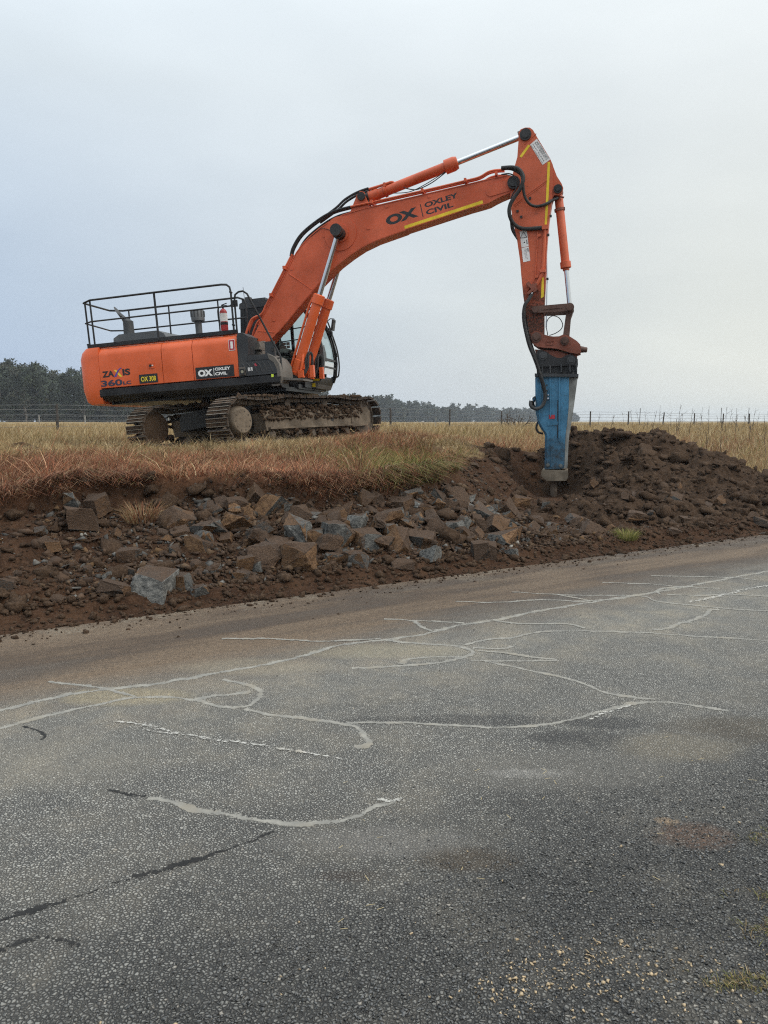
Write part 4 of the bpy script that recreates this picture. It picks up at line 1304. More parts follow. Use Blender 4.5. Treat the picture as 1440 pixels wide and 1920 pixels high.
def decal(name, parent, x, z, w, h, mat, y, ang=0.0, poly=None):
    """flat sticker on the right-hand side; x,z is its lower left corner"""
    ca, sa = math.cos(ang), math.sin(ang)
    pts = poly or [(0, 0), (w, 0), (w, h), (0, h)]
    m = MB().add([(x + a * ca - b * sa, y, z + a * sa + b * ca) for a, b in pts], [tuple(range(len(pts)))])
    return part(m, name, mat, parent)


def letters(s, parent, x, z, w, h, mat, y, ang=0.0, name='lettering', shear=0.0):
    v, f = TXT[s]
    ca, sa = math.cos(ang), math.sin(ang)
    out = []
    for a, b in v:
        a_ = a * w + b * h * shear; b_ = b * h
        out.append((x + a_ * ca - b_ * sa, y, z + a_ * sa + b_ * ca))
    return part(MB().add(out, f), name, mat, parent)


# ---- upper structure: counterweight, side doors, skirt
Y0 = 1.48
cw = MB()
# rounded counterweight: plan outline swept over a bulged side profile
plan = []
for i in range(0, 25):
    a = R_(-90 + 180 * i / 24)
    ex = 4.2
    cxp, syp = math.cos(a), math.sin(a)
    plan.append((-3.06 - 0.70 * abs(cxp) ** (2 / ex), 1.485 * math.copysign(abs(syp) ** (2 / ex), syp)))
prof = [(1.135, 0.88), (1.20, 0.95), (1.46, 1.0), (2.15, 1.0), (2.28, 0.965), (2.37, 0.89)]
vs = []
for z, k in prof:
    for x, y in plan: vs.append((-3.06 + (x + 3.06) * (1 - (1 - k) * 2.2) + (0.0 if k == 1 else 0.0), y * (1 - (1 - k) * 0.25), z))
nn = len(plan); fs = []
for a in range(len(prof) - 1):
    for b in range(nn - 1): fs.append((a * nn + b, (a + 1) * nn + b, (a + 1) * nn + b + 1, a * nn + b + 1))
fs.append(tuple(range(nn))); fs.append(tuple((len(prof) - 1) * nn + i for i in range(nn)))
fs.append(tuple([a * nn for a in range(len(prof))] + [a * nn + nn - 1 for a in reversed(range(len(prof)))]))
cw.add(vs, fs)
CW = part(cw, 'counterweight', 'orange')
decal('reflector', CW, -3.5, 2.0, 0.05, 0.14, 'white', -1.2)


def door(x0, x1, top_in=0.07):
    m = MB()
    pr = [(-Y0 + 0.03, 1.465), (-Y0, 1.475), (-Y0 - 0.005, 1.70), (-Y0, 2.17), (-Y0 + 0.02, 2.235), (-Y0 + 0.075, 2.32), (-Y0 + 0.17, 2.368), (-Y0 + 0.30, 2.372), (-Y0 + 0.30, 1.465)]
    k = len(pr)
    v = [(x0, y, z) for y, z in pr] + [(x1, y, z) for y, z in pr]
    f = [tuple(range(k)), tuple(k + i for i in reversed(range(k)))] + [(i, k + i, k + (i + 1) % k, (i + 1) % k) for i in range(k)]
    m.add(v, f)
    return part(m, 'side_door', 'orange', bevel=0.006, ang=60)


D1 = door(-3.053, -1.517); D2 = door(-1.503, -0.787); D3 = door(-0.773, 0.255)
lt = MB().box((-1.77, -Y0 - 0.010, 1.865), (0.15, 0.012, 0.115)); LT = part(lt, 'latch', 'orange', D1, bevel=0.004)
part(MB().box((-1.79, -Y0 - 0.022, 1.865), (0.05, 0.016, 0.05)), 'latch', 'pin', D1, bevel=0.004)
decal('lock', D1, -1.755, 1.855, 0.035, 0.022, 'white', -Y0 - 0.019)
YD = -Y0 - 0.0065
letters('ZA', D1, -3.00, 1.70, 0.30, 0.135, 'black_print', YD, 0.01)
letters('IS', D1, -2.49, 1.705, 0.19, 0.145, 'black_print', YD, 0.01)
decal('lettering', D1, -2.70, 1.695, 0, 0, 'yellow_print', YD, 0.0, [(0.0, 0.15), (0.055, 0.15), (0.20, -0.005), (0.14, -0.005)])
decal('lettering', D1, -2.70, 1.695, 0, 0, 'purple_print', YD - 0.001, 0.0, [(-0.01, -0.005), (0.05, 0.0), (0.135, 0.14), (0.215, 0.185), (0.15, 0.18), (0.085, 0.135)])
letters('360', D1, -3.05, 1.505, 0.53, 0.135, 'navy_print', YD, 0.0)
letters('LC', D1, -2.50, 1.51, 0.20, 0.075, 'navy_print', YD, 0.02)
decal('number_plate', D1, -2.095, 1.502, 0.45, 0.19, 'black_print', YD - 0.002)
letters('OX 308', D1, -2.05, 1.54, 0.36, 0.105, 'yellow_print', YD - 0.004)
SGN = decal('company_sign', D3, -0.735, 1.487, 0.89, 0.245, 'black_print', YD - 0.002)
letters('OX', D3, -0.68, 1.535, 0.34, 0.14, 'white_print', YD - 0.004)
decal('lettering', D3, -0.315, 1.53, 0.012, 0.165, 'white_print', YD - 0.004)
letters('OXLEY', D3, -0.285, 1.635, 0.36, 0.062, 'white_print', YD - 0.004)
letters('CIVIL', D3, -0.285, 1.535, 0.28, 0.064, 'white_print', YD - 0.004)
decal('safety_sign', D3, 0.075, 2.02, 0.145, 0.225, 'white_print', YD - 0.001)
decal('safety_sign', D3, 0.083, 2.03, 0.129, 0.205, 'red_sign', YD - 0.002)
decal('safety_sign', D3, 0.12, 2.06, 0.055, 0.145, 'white_print', YD - 0.003)

# black lower skirt and belly
sk = MB()
pr = [(-Y0 + 0.02, 1.455), (-Y0 - 0.012, 1.44), (-Y0 - 0.012, 1.30), (-Y0 + 0.03, 1.24), (-Y0 + 0.12, 1.19), (-1.0, 1.165), (-1.0, 1.455)]
k = len(pr); x0, x1 = -3.10, 1.16
sk.add([(x0, y, z) for y, z in pr] + [(x1, y, z) for y, z in pr], [tuple(range(k)), tuple(k + i for i in reversed(range(k)))] + [(i, k + i, k + (i + 1) % k, (i + 1) % k) for i in range(k)])
SK = part(sk, 'lower_skirt', 'black', bevel=0.008, ang=50)
part(MB().box((-0.95, 0, 1.17), (4.2, 2.3, 0.09)).box((-0.2, 0.45, 1.24), (2.8, 1.9, 0.10)), 'main_frame', 'black')
part(MB().box((-1.3, 0.2, 1.75), (3.4, 2.4, 1.05)), 'engine_bay', 'black')
for x in (-2.95, -2.5, -1.2):
    part(MB().cyl((x, -1.25, 1.17), (x, -1.25, 1.11), 0.035, n=8), 'belly_bolt', 'black', SK)
# left-hand body side
part(MB().prism([(-3.06, 1.2), (-0.5, 1.2), (-0.5, 2.36), (-3.06, 2.36)], 1.42, 1.48), 'left_side_panel', 'orange', bevel=0.01)
# deck edge and deck
part(MB().prism([(-3.36, 2.375), (0.25, 2.375), (0.25, 2.455), (-3.36, 2.455)], -1.40, -1.34), 'deck_edge', 'black', bevel=0.006)
part(MB().prism([(-3.36, 2.375), (-3.30, 2.375), (-3.30, 2.455), (-3.36, 2.455)], -1.34, 1.34), 'deck_edge', 'black', bevel=0.004)
part(MB().box((-1.55, 0.05, 2.385), (3.5, 2.7, 0.03)), 'deck', 'black')
hd = MB().prism([(-3.22, 2.40), (-1.75, 2.40), (-1.90, 2.66), (-2.05, 2.74), (-3.05, 2.74), (-3.20, 2.66)], -0.62, 0.95)
HD = part(hd, 'engine_hood', 'grey', bevel=0.04, seg=2)
part(MB().box((-2.45, -0.2, 2.755), (0.5, 0.4, 0.03)), 'hood_latch_panel', 'grey', HD, bevel=0.01)
part(MB().prism([(-1.72, 2.40), (-0.9, 2.40), (-0.95, 2.47), (-1.35, 2.56), (-1.70, 2.58)], -0.4, 0.9), 'air_cleaner_cover', 'charcoal', bevel=0.02)
# exhaust
es = MB()
es.rev((-2.98, -0.3, 2.70), (-2.98, -0.3, 3.07), [(0, 0.125), (0.25, 0.125), (0.5, 0.120), (1, 0.118)], 20)
v0 = len(es.v)
ring0 = [(-2.98 + 0.118 * math.cos(a), -0.3 + 0.118 * math.sin(a), 3.06) for a in [2 * math.pi * i / 20 for i in range(20)]]
ring1 = [(-3.05 + 0.112 * math.cos(a), -0.3 + 0.112 * math.sin(a), 3.17 + 0.05 * (-math.cos(a))) for a in [2 * math.pi * i / 20 for i in range(20)]]
ring2 = [(-3.17 + 0.135 * math.cos(a), -0.3 + 0.105 * math.sin(a), 3.24 - 0.20 * math.cos(a)) for a in [2 * math.pi * i / 20 for i in range(20)]]
es.add(ring0 + ring1 + ring2, [(i, (i + 1) % 20, 20 + (i + 1) % 20, 20 + i) for i in range(20)] + [(20 + i, 20 + (i + 1) % 20, 40 + (i + 1) % 20, 40 + i) for i in range(20)])
part(es, 'exhaust_stack', 'charcoal')
# pre-cleaner
pc = MB().rev((-1.03, -0.6, 2.40), (-1.03, -0.6, 3.10), [(0, 0.075), (0.58, 0.075), (0.62, 0.09), (0.64, 0.145), (0.70, 0.15), (0.93, 0.15), (0.97, 0.14), (1.0, 0.10)], 20)
PC = part(pc, 'air_precleaner', 'grey')
for i in range(12):
    a = 2 * math.pi * i / 12
    part(MB().box((-1.03 + 0.153 * math.cos(a), -0.6 + 0.153 * math.sin(a), 3.0), (0.012, 0.02, 0.13), Matrix.Rotation(a, 3, 'Z')), 'vent_fin', 'charcoal', PC)
part(MB().box((-0.45, -0.5, 2.46), (0.12, 0.12, 0.12)).cyl((-0.45, -0.5, 2.5), (-0.45, -0.5, 2.56), 0.05), 'fuel_cap', 'charcoal')

# ---- hand rails round the deck
HR = part(MB().box((-3.33, -1.385, 2.46), (0.08, 0.03, 0.03)), 'hand_rail', 'black')
rr = 0.0225


def rail(pts, r=rr, sm=0, name='rail'): return part(MB().tube(pts, r, 8, sm), name, 'black', HR)


yo, yi = -1.40, -0.12
rail([(-3.36, yo + 0.02, 3.36), (-3.18, yo, 3.405), (-1.6, yo, 3.405), (-0.02, yo, 3.40), (0.10, yo, 3.385), (0.165, yo, 3.33), (0.185, yo, 3.22), (0.185, yo, 2.38)])
rail([(-3.36, yo + 0.02, 3.36), (-3.56, yi, 3.40), (-3.2, yi, 3.36), (-0.25, yi, 3.36), (-0.10, yi, 3.30), (-0.06, yi, 3.18), (-0.06, yi, 2.4)])
rail([(-3.36, yo + 0.02, 2.92), (-3.2, yo, 2.945), (0.18, yo, 2.945)], 0.018)
rail([(-3.36, yo + 0.02, 2.92), (-3.58, yi, 2.93), (-3.2, yi, 2.90), (-0.06, yi, 2.90)], 0.018)
for x in (-3.30, -3.17): rail([(x, yo + 0.01, 2.40), (x - 0.02, yo + 0.01, 3.385)], 0.02, name='post')
rail([(-1.585, yo, 2.40), (-1.60, yo, 3.40)], 0.024, name='post')
for x in (-3.05, -2.0, -0.75): rail([(x, yi, 2.40), (x, yi, 3.36)], 0.018, name='post')
rail([(-0.60, yi, 2.40), (-0.60, yi, 2.90)], 0.016, name='post')
for z in (2.55, 2.95, 3.22): part(MB().cyl((0.185, yo - 0.045, z), (0.185, yo + 0.045, z), 0.02, n=8), 'rail_bolt', 'black', HR)
# climbing rail beside the boom foot
rail([(0.235, -1.36, 2.38), (0.235, -1.36, 3.06), (0.26, -1.36, 3.17), (0.34, -1.36, 3.22), (0.44, -1.36, 3.225), (0.53, -1.36, 3.16), (1.13, -1.36, 1.90), (1.17, -1.36, 1.80), (1.17, -1.36, 1.30)], 0.021)
rail([(1.17, -1.36, 1.79), (1.05, -1.36, 1.79), (1.03, -1.36, 1.83), (1.03, -1.36, 2.02)], 0.014)

# ---- right front: tool box steps, pump cover
tb = MB()
tb.prism([(0.265, 1.47), (0.265, 1.765), (0.95, 1.765), (1.10, 1.70), (1.17, 1.55), (1.165, 1.47)], -1.485, -0.75)
TB = part(tb, 'tool_box', 'charcoal', bevel=0.02, seg=2)
lid = MB().prism([(0.45, 1.775), (0.45, 1.87), (0.50, 1.885), (0.93, 1.885), (1.08, 1.80), (1.14, 1.70), (1.10, 1.715), (0.96, 1.775)], -1.47, -0.75)
part(lid, 'lid', 'charcoal', TB, bevel=0.02, seg=2)
part(MB().prism([(0.96, 1.77), (0.93, 1.89), (1.08, 1.81), (1.175, 1.66), (1.195, 1.50), (1.19, 1.40), (1.12, 1.40), (1.12, 1.55), (1.06, 1.70)], -1.50, -0.80), 'front_cover', 'muddy_grey', TB, bevel=0.02)
for i in range(6):
    x = 0.34 + i * 0.115
    part(MB().tube([(x, -1.487, 1.73), (x + 0.06, -1.49, 1.66), (x + 0.10, -1.489, 1.52)], 0.010, 6, 4), 'rib', 'charcoal', TB)
WL = part(MB().box((0.345, -1.50, 1.575), (0.13, 0.04, 0.17)), 'work_lamp', 'muddy_grey', TB, bevel=0.008)
part(MB().box((0.35, -1.523, 1.56), (0.10, 0.012, 0.11)), 'work_lamp', 'black', TB)
part(MB().cyl((0.355, -1.524, 1.56), (0.355, -1.532, 1.56), 0.032, n=14), 'lamp_lens', 'lamp', TB)
decal('warning_sticker', TB, 0.47, 1.565, 0.105, 0.075, 'white', -1.491)
decal('warning_mark', TB, 0.60, 1.655, 0, 0, 'red_sign', -1.492, 0, [(0, 0), (0.09, 0), (0.045, 0.07)])
part(MB().prism([(0.95, 1.455), (1.19, 1.455), (1.19, 1.34), (1.14, 1.22), (0.98, 1.22), (0.92, 1.30)], -1.46, -1.0), 'front_step', 'muddy_grey', bevel=0.02)
decal('reflector', TB, 0.985, 1.40, 0.052, 0.06, 'lime', -1.502)
part(MB().prism([(1.13, 1.40), (1.62, 1.33), (1.62, 1.29), (1.13, 1.34)], -1.35, -0.75), 'step_plate', 'muddy_grey', bevel=0.006)
# column beside the boom foot
part(MB().prism([(0.265, 1.76), (0.265, 2.30), (0.30, 2.365), (0.40, 2.365), (0.52, 2.28), (0.50, 1.95), (0.44, 1.76)], -1.475, -1.0), 'side_column', 'charcoal', bevel=0.03, seg=2)
part(MB().prism([(0.36, 1.78), (0.36, 2.25), (0.55, 2.22), (0.62, 2.0), (0.60, 1.78)], -1.0, -0.55), 'pump_cover', 'muddy_grey', bevel=0.02)
bb = MB()
bb.box((0.45, -0.9, 2.06), (0.34, 0.5, 0.05)).box((0.40, -0.8, 1.95), (0.3, 0.4, 0.12))
bb.tube([(0.30, -0.62, 2.22), (0.52, -0.62, 2.24), (0.66, -0.62, 2.12), (0.72, -0.62, 1.92), (0.74, -0.62, 1.78)], 0.028, 8, 4)
bb.tube([(0.36, -0.62, 2.15), (0.50, -0.62, 2.15), (0.60, -0.62, 2.02), (0.62, -0.62, 1.80)], 0.022, 8, 4)
bb.cyl((0.52, -1.05, 1.92), (0.52, -0.75, 1.92), 0.085, n=16).cyl((0.52, -1.06, 1.92), (0.52, -1.05, 1.92), 0.05, n=12)
part(bb, 'valve_block', 'muddy_grey')
part(MB().box((0.55, 0.0, 1.42), (1.1, 0.40, 0.40)).box((0.25, 0, 1.8), (0.36, 0.62, 0.7)).box((1.12, 0, 1.34), (0.26, 0.42, 0.22)), 'boom_bracket', 'black')
# mirror at the step
MI = part(MB().box((0.92, -1.28, 1.99), (0.21, 0.07, 0.33)), 'side_mirror', 'charcoal', bevel=0.03, seg=2)
part(MB().cyl((0.98, -1.31, 1.98), (0.98, -1.345, 1.98), 0.04, n=12), 'mirror_knob', 'pin', MI)
part(MB().box((0.92, -1.242, 1.99), (0.18, 0.006, 0.29)), 'mirror_face', 'mirror', MI)

# ---- boom
top = [(0.05, 2.39), (0.25, 2.69), (0.95, 3.67), (1.15, 3.98), (1.27, 4.14), (1.40, 4.28), (1.60, 4.44), (1.86, 4.60), (2.13, 4.72), (2.40, 4.80), (2.79, 4.86), (3.70, 4.94), (5.14, 5.06), (5.55, 5.10), (5.90, 5.12)]
bot = [(6.02, 5.10), (6.12, 5.03), (6.14, 4.93), (6.08, 4.85), (5.99, 4.80), (5.75, 4.735), (5.62, 4.69), (5.51, 4.645), (5.40, 4.625), (5.11, 4.585), (3.73, 4.335), (3.08, 4.20), (2.74, 4.09), (2.47, 3.96), (2.19, 3.80), (1.98, 3.65), (1.69, 3.42), (1.40, 3.15), (0.68, 2.49), (0.40, 2.24), (0.34, 2.06), (0.2050, 1.97), (0.14, 1.97), (0.05, 2.06), (0.02, 2.2)]
BO = part(MB().prism(top + bot, -0.2050, 0.2050), 'boom', 'orange_boom', bevel=0.010, ang=40)


def edge_strip(poly, y0, y1, t):
    m = MB(); v = []
    for i, (x, z) in enumerate(poly):
        a = poly[max(i - 1, 0)]; b = poly[min(i + 1, len(poly) - 1)]
        dx, dz = b[0] - a[0], b[1] - a[1]; l = math.hypot(dx, dz); nx, nz = -dz / l, dx / l
        v += [(x, y0, z), (x, y1, z), (x + nx * t, y1, z + nz * t), (x + nx * t, y0, z + nz * t)]
    f = []
    for i in range(len(poly) - 1):
        for k in range(4):
            f.append((i * 4 + k, i * 4 + (k + 1) % 4, i * 4 + 4 + (k + 1) % 4, i * 4 + 4 + k))
    f += [(0, 1, 2, 3), tuple(4 * (len(poly) - 1) + i for i in (3, 2, 1, 0))]
    return m.add(v, f)


part(edge_strip(top[1:], -0.2170, 0.2170, 0.018), 'boom_flange', 'orange_boom', BO)
part(edge_strip([(x, z) for x, z in bot[10:19]], -0.2010, 0.2010, 0.014), 'boom_flange', 'orange_boom', BO)
for s in (-1, 1):
    # reinforcing plate at the tip, round boss at the cylinder pin
    pl = [(5.55, 4.98)] + arc(5.56, 4.87, 0.11, 90, 262, 10) + [(6.0, 4.83), (6.06, 4.90), (6.05, 5.02), (5.95, 5.06)]
    part(MB().prism(pl, s * 0.20502, s * 0.2210), 'tip_plate', 'orange_boom', BO, bevel=0.004)
    part(MB().cyl((2.30, s * 0.220, 4.43), (2.30, s * 0.20508, 4.43), 0.36, n=40), 'boss_plate', 'orange_boom', BO, bevel=0.005)
    part(MB().cyl((2.30, s * 0.2050, 4.43), (2.30, s * 0.245, 4.43), 0.19, n=28), 'boss_plate', 'orange_boom', BO, bevel=0.006)
    part(MB().tube([(1.06, s * 0.20503, 3.72), (1.56, s * 0.20503, 3.33)], 0.011, 6), 'weld_seam', 'orange_boom', BO)
    part(MB().tube([(0.22, s * 0.20503, 2.56), (0.62, s * 0.20503, 2.49)], 0.010, 6), 'weld_seam', 'orange_boom', BO)
for x, z in ((2.48, 4.74), (3.36, 4.85), (4.28, 4.93), (1.13, 3.82), (0.62, 2.76), (2.93, 4.46), (1.93, 4.42)):
    part(MB().box((x, -0.20508, z), (0.07, 0.02, 0.045)), 'bracket', 'orange_boom', BO, bevel=0.004)
part(MB().cyl((2.30, -0.54, 4.43), (2.30, 0.54, 4.43), 0.085, n=20).cyl((2.30, -0.56, 4.43), (2.30, -0.40, 4.43), 0.125, n=20), 'pin', 'pin', BO, bevel=0.01)
part(MB().cyl((6.02, -0.30, 4.95), (6.02, 0.30, 4.95), 0.125, n=24).cyl((6.02, -0.33, 4.95), (6.02, -0.29, 4.95), 0.09, n=20), 'pin', 'pin', BO, bevel=0.008)
part(MB().cyl((0.2, -0.55, 2.08), (0.2, 0.55, 2.08), 0.10, n=20).cyl((0.2, -0.4, 2.08), (0.2, 0.4, 2.08), 0.2, n=24), 'pin', 'muddy_grey', BO)
# lettering and tape on the boom
an = R_(9.6); YB = -0.20506
letters('OX', BO, 3.34, 4.45, 0.70, 0.20505, 'black_print', YB, an)
decal('lettering', BO, 4.115, 4.535, 0.018, 0.27, 'black_print', YB, an)
letters('OXLEY', BO, 4.175, 4.715, 0.72, 0.105, 'black_print', YB, an)
letters('CIVIL', BO, 4.20, 4.565, 0.58, 0.105, 'black_print', YB, an)
decal('tape_strip', BO, 3.72, 4.35, 1.69, 0.062, 'yellow', YB - 0.002, R_(10.2))
# pipes and hoses along the boom
for y in (-0.22, -0.12, 0.14):
    part(MB().tube([(0.44, y, 3.06), (1.17, y, 4.13)], 0.024, 8), 'oil_pipe', 'orange_boom', BO)
    part(MB().tube([(0.46, y, 3.10), (0.34, y, 2.92), (0.10, y + 0.02, 2.84), (-0.02, y + 0.02, 2.66), (-0.10, y + 0.02, 2.48)], 0.027, 8, 5), 'oil_pipe', 'orange_boom', BO)
    part(MB().tube([(1.13, y, 4.09), (1.20, y, 4.27), (1.42, y, 4.53), (1.82, y, 4.77), (2.17, y, 4.90), (2.57, y, 4.95)], 0.026, 8, 6), 'hose', 'rubber', BO)
    part(MB().tube([(2.50, y, 4.945), (3.16, y, 4.985), (4.22, y, 5.065), (5.05, y, 5.135), (5.33, y, 5.165), (5.50, y, 5.235), (5.62, y, 5.255), (5.75, y, 5.25), (5.84, y, 5.24)], 0.023, 8, 3), 'oil_pipe', 'orange_boom', BO)
for x, z in ((0.62, 3.30), (0.98, 3.85), (3.05, 4.97), (4.15, 5.05), (5.05, 5.13), (5.68, 5.17)):
    part(MB().box((x, -0.05, z), (0.05, 0.52, 0.07)), 'pipe_clamp', 'orange_boom', BO, bevel=0.008)
for y in (-0.10, 0.04):
    part(MB().tube([(1.78, y, 4.78), (2.20, y, 5.00), (2.42, y, 5.15), (2.70, y, 5.26), (2.96, y, 5.31)], 0.027, 8, 6), 'hose', 'rubber', BO)
part(MB().tube([(1.62, -0.2050, 4.44), (1.9, -0.2270, 4.58), (2.24, -0.2270, 4.44)], 0.006, 6, 6), 'grease_line', 'rubber', BO)

# ---- arm cylinder on top of the boom
AC = part(MB().rev((2.93, 0, 5.145), (4.80, 0, 5.575), [(0, 0.125), (0.12, 0.125), (0.121, 0.105), (0.90, 0.105), (0.90, 0.145), (1.0, 0.145), (1.04, 0.12), (1.045, 0.06)], 24), 'arm_cylinder', 'orange_boom', bevel=0.006, ang=50)
part(MB().cyl((4.75, 0, 5.563), (6.22, 0, 5.905), 0.057, n=20), 'rod', 'chrome', AC)
part(MB().prism([(2.55, 4.85), (2.98, 4.88), (2.88, 5.22), (2.80, 5.25), (2.72, 5.18)], -0.2, -0.13).prism([(2.55, 4.85), (2.98, 4.88), (2.88, 5.22), (2.80, 5.25), (2.72, 5.18)], 0.13, 0.2), 'cylinder_bracket', 'orange_boom', BO, bevel=0.008)
part(MB().cyl((2.82, -0.25, 5.13), (2.82, 0.25, 5.13), 0.085, n=18).cyl((2.80, -0.1, 5.12), (2.95, -0.1, 5.15), 0.08, n=14), 'pin', 'pin', AC)
part(MB().cyl((6.15, 0, 5.89), (6.29, 0, 5.925), 0.12, n=20), 'rod_end', 'pin', AC)
part(MB().tube([(2.95, -0.06, 5.30), (3.26, -0.06, 5.345), (3.45, -0.05, 5.38), (3.50, -0.03, 5.355), (3.46, 0, 5.30)], 0.03, 8, 4), 'oil_pipe', 'orange_boom', AC)
part(MB().rev((3.28, 0, 5.225), (3.33, 0, 5.236), [(0, 0.125), (1, 0.125)], 20).box((3.31, -0.05, 5.34), (0.05, 0.12, 0.08)), 'clamp', 'orange_boom', AC)
part(MB().tube([(3.72, -0.10, 5.22), (3.9, -0.12, 5.15), (4.05, -0.12, 5.14), (4.33, -0.11, 5.23), (4.62, -0.08, 5.40)], 0.011, 6, 6), 'hose', 'rubber', AC)
part(MB().tube([(3.50, -0.12, 5.13), (3.85, -0.12, 5.11), (4.2, -0.11, 5.22), (4.62, -0.08, 5.42)], 0.009, 6, 6), 'hose', 'rubber', AC)

# ---- boom lift cylinders, one each side
for s in (-1, 1):
    y = s * 0.322
    b0, b1, tp = Vector((1.095, y, 1.54)), Vector((1.785, y, 3.17)), Vector((2.28, y, 4.41))
    d = (tp - b0).normalized(); L1 = (b1 - b0).length
    BC = part(MB().rev(b0, b0 + d * L1, [(0, 0.115), (0.17, 0.12), (0.175, 0.108), (0.88, 0.108), (0.885, 0.132), (0.99, 0.132), (1.0, 0.108)], 24), 'boom_cylinder', 'orange', bevel=0.006, ang=50)
    part(MB().cyl(b0 + d * (L1 - 0.05), tp - d * 0.08, 0.058, n=18), 'rod', 'chrome', BC)
    part(MB().cyl((2.30, y - 0.09, 4.41), (2.30, y + 0.09, 4.41), 0.13, n=22), 'rod_end', 'pin', BC)
    part(MB().cyl(b0 - d * 0.14, b0 + d * 0.02, 0.10, 0.13, n=18), 'cylinder_foot', 'orange', BC)
    part(MB().cyl((1.05, y - 0.14, 1.40), (1.05, y + 0.14, 1.40), 0.115, n=20), 'pin', 'pin', BC)
    pf = Vector((-0.145, 0, 0.06))
    part(MB().tube([b0 + pf + d * 0.10, b0 + pf + d * (L1 - 0.28), b0 + pf * 0.8 + d * (L1 - 0.1)], 0.028, 8), 'oil_pipe', 'orange', BC)
    part(MB().tube([b0 + Vector((0.22, -0.06, 0.40)), b0 + Vector((0.20, -0.1, 0.22)), b0 + Vector((0.13, -0.1, -0.02))], 0.030, 8, 4).box(b0 + Vector((0.15, -0.08, -0.03)), (0.12, 0.12, 0.16)).box(b0 + Vector((0.20, -0.02, 0.12)), (0.07, 0.10, 0.10)), 'port_block', 'orange', BC)
    for k in range(2):
        part(MB().tube([b0 + Vector((0.15, -0.05, -0.12)), b0 + Vector((0.24 + 0.05 * k, -0.03, 0.10)), b0 + Vector((0.27 + 0.05 * k, 0, 0.36)), b0 + Vector((0.33 + 0.02 * k, 0.05, 0.43)), b0 + Vector((0.38, 0.08, 0.32)), b0 + Vector((0.34 - 0.04 * k, 0.1, -0.10))], 0.026, 8, 5), 'hose', 'rubber_dusty', BC)
    part(MB().box(b0 + Vector((0.37, 0.04, 0.02)), (0.09, 0.10, 0.26)), 'port_block', 'orange', BC, bevel=0.02)

# ---- arm
arm = [(6.155, 5.92), (6.20, 5.97), (6.29, 5.99), (6.38, 5.975), (6.44, 5.92), (6.53, 5.74), (6.75, 5.33), (6.80, 5.20), (6.79, 4.9), (6.76, 4.55), (6.69, 4.20), (6.63, 3.74), (6.57, 2.98), (6.52, 2.45), (6.50, 1.96),
       (6.47, 1.83), (6.40, 1.75), (6.31, 1.74), (6.235, 1.79), (6.21, 1.92), (6.115, 2.70), (6.09, 3.13), (6.08, 3.41), (6.03, 3.89), (5.975, 4.20), (5.945, 4.45), (5.94, 4.75), (5.99, 5.08), (6.04, 5.25), (6.11, 5.45), (6.145, 5.74)]
AR = part(MB().prism(arm, -0.21, 0.21), 'arm', 'orange_arm', bevel=0.008, ang=40)
for s in (-1, 1):
    part(MB().prism([(6.70, 5.38), (6.79, 5.22), (6.87, 4.98), (6.955, 4.83), (6.985, 4.74), (6.95, 4.65), (6.88, 4.61), (6.80, 4.63), (6.72, 4.45)], s * 0.10, s * 0.18), 'cylinder_bracket', 'orange_arm', AR, bevel=0.006)
    part(MB().tube([(6.02, s * 0.212, 4.54), (6.26, s * 0.212, 4.69), (6.67, s * 0.212, 4.92)], 0.009, 6).tube([(6.02, s * 0.212, 4.50), (6.28, s * 0.212, 4.66), (6.67, s * 0.212, 4.88)], 0.006, 6), 'weld_seam', 'orange_arm', AR)
    part(MB().tube([(6.26, s * 0.212, 5.67), (6.50, s * 0.212, 5.84)], 0.010, 6), 'weld_seam', 'orange_arm', AR)
part(MB().cyl((6.29, -0.245, 5.85), (6.29, 0.245, 5.85), 0.115, n=24).cyl((6.29, -0.262, 5.85), (6.29, -0.24, 5.85), 0.075, n=20), 'pin', 'pin', AR, bevel=0.008)
part(MB().cyl((6.88, -0.22, 4.73), (6.88, 0.22, 4.73), 0.085, n=20).cyl((6.88, -0.24, 4.73), (6.88, -0.2, 4.73), 0.05, n=12), 'pin', 'pin', AR, bevel=0.008)
YA = -0.2135
for pts in ([(6.155, 5.455), (6.195, 5.425), (6.375, 5.625), (6.335, 5.655)], [(6.70, 5.265), (6.75, 5.26), (6.685, 4.50), (6.64, 4.07), (6.595, 4.07), (6.635, 4.50)], [(6.50, 3.04), (6.54, 3.04), (6.525, 2.66), (6.465, 2.63)]):
    decal('tape_strip', AR, 0, 0, 0, 0, 'yellow', YA - 0.001, 0, pts)
a0, a1, a2, a3 = Vector((6.37, 0, 5.65)), Vector((6.51, 0, 5.74)), Vector((6.755, 0, 5.31)), Vector((6.60, 0, 5.225))
decal('instruction_label', AR, 0, 0, 0, 0, 'white', YA, 0, [(q.x, q.z) for q in (a0, a1, a2, a3)])


def tiny(s, x, z, w, h, ang): letters(s, AR, x, z, w, h, 'black_print', YA - 0.002, ang)


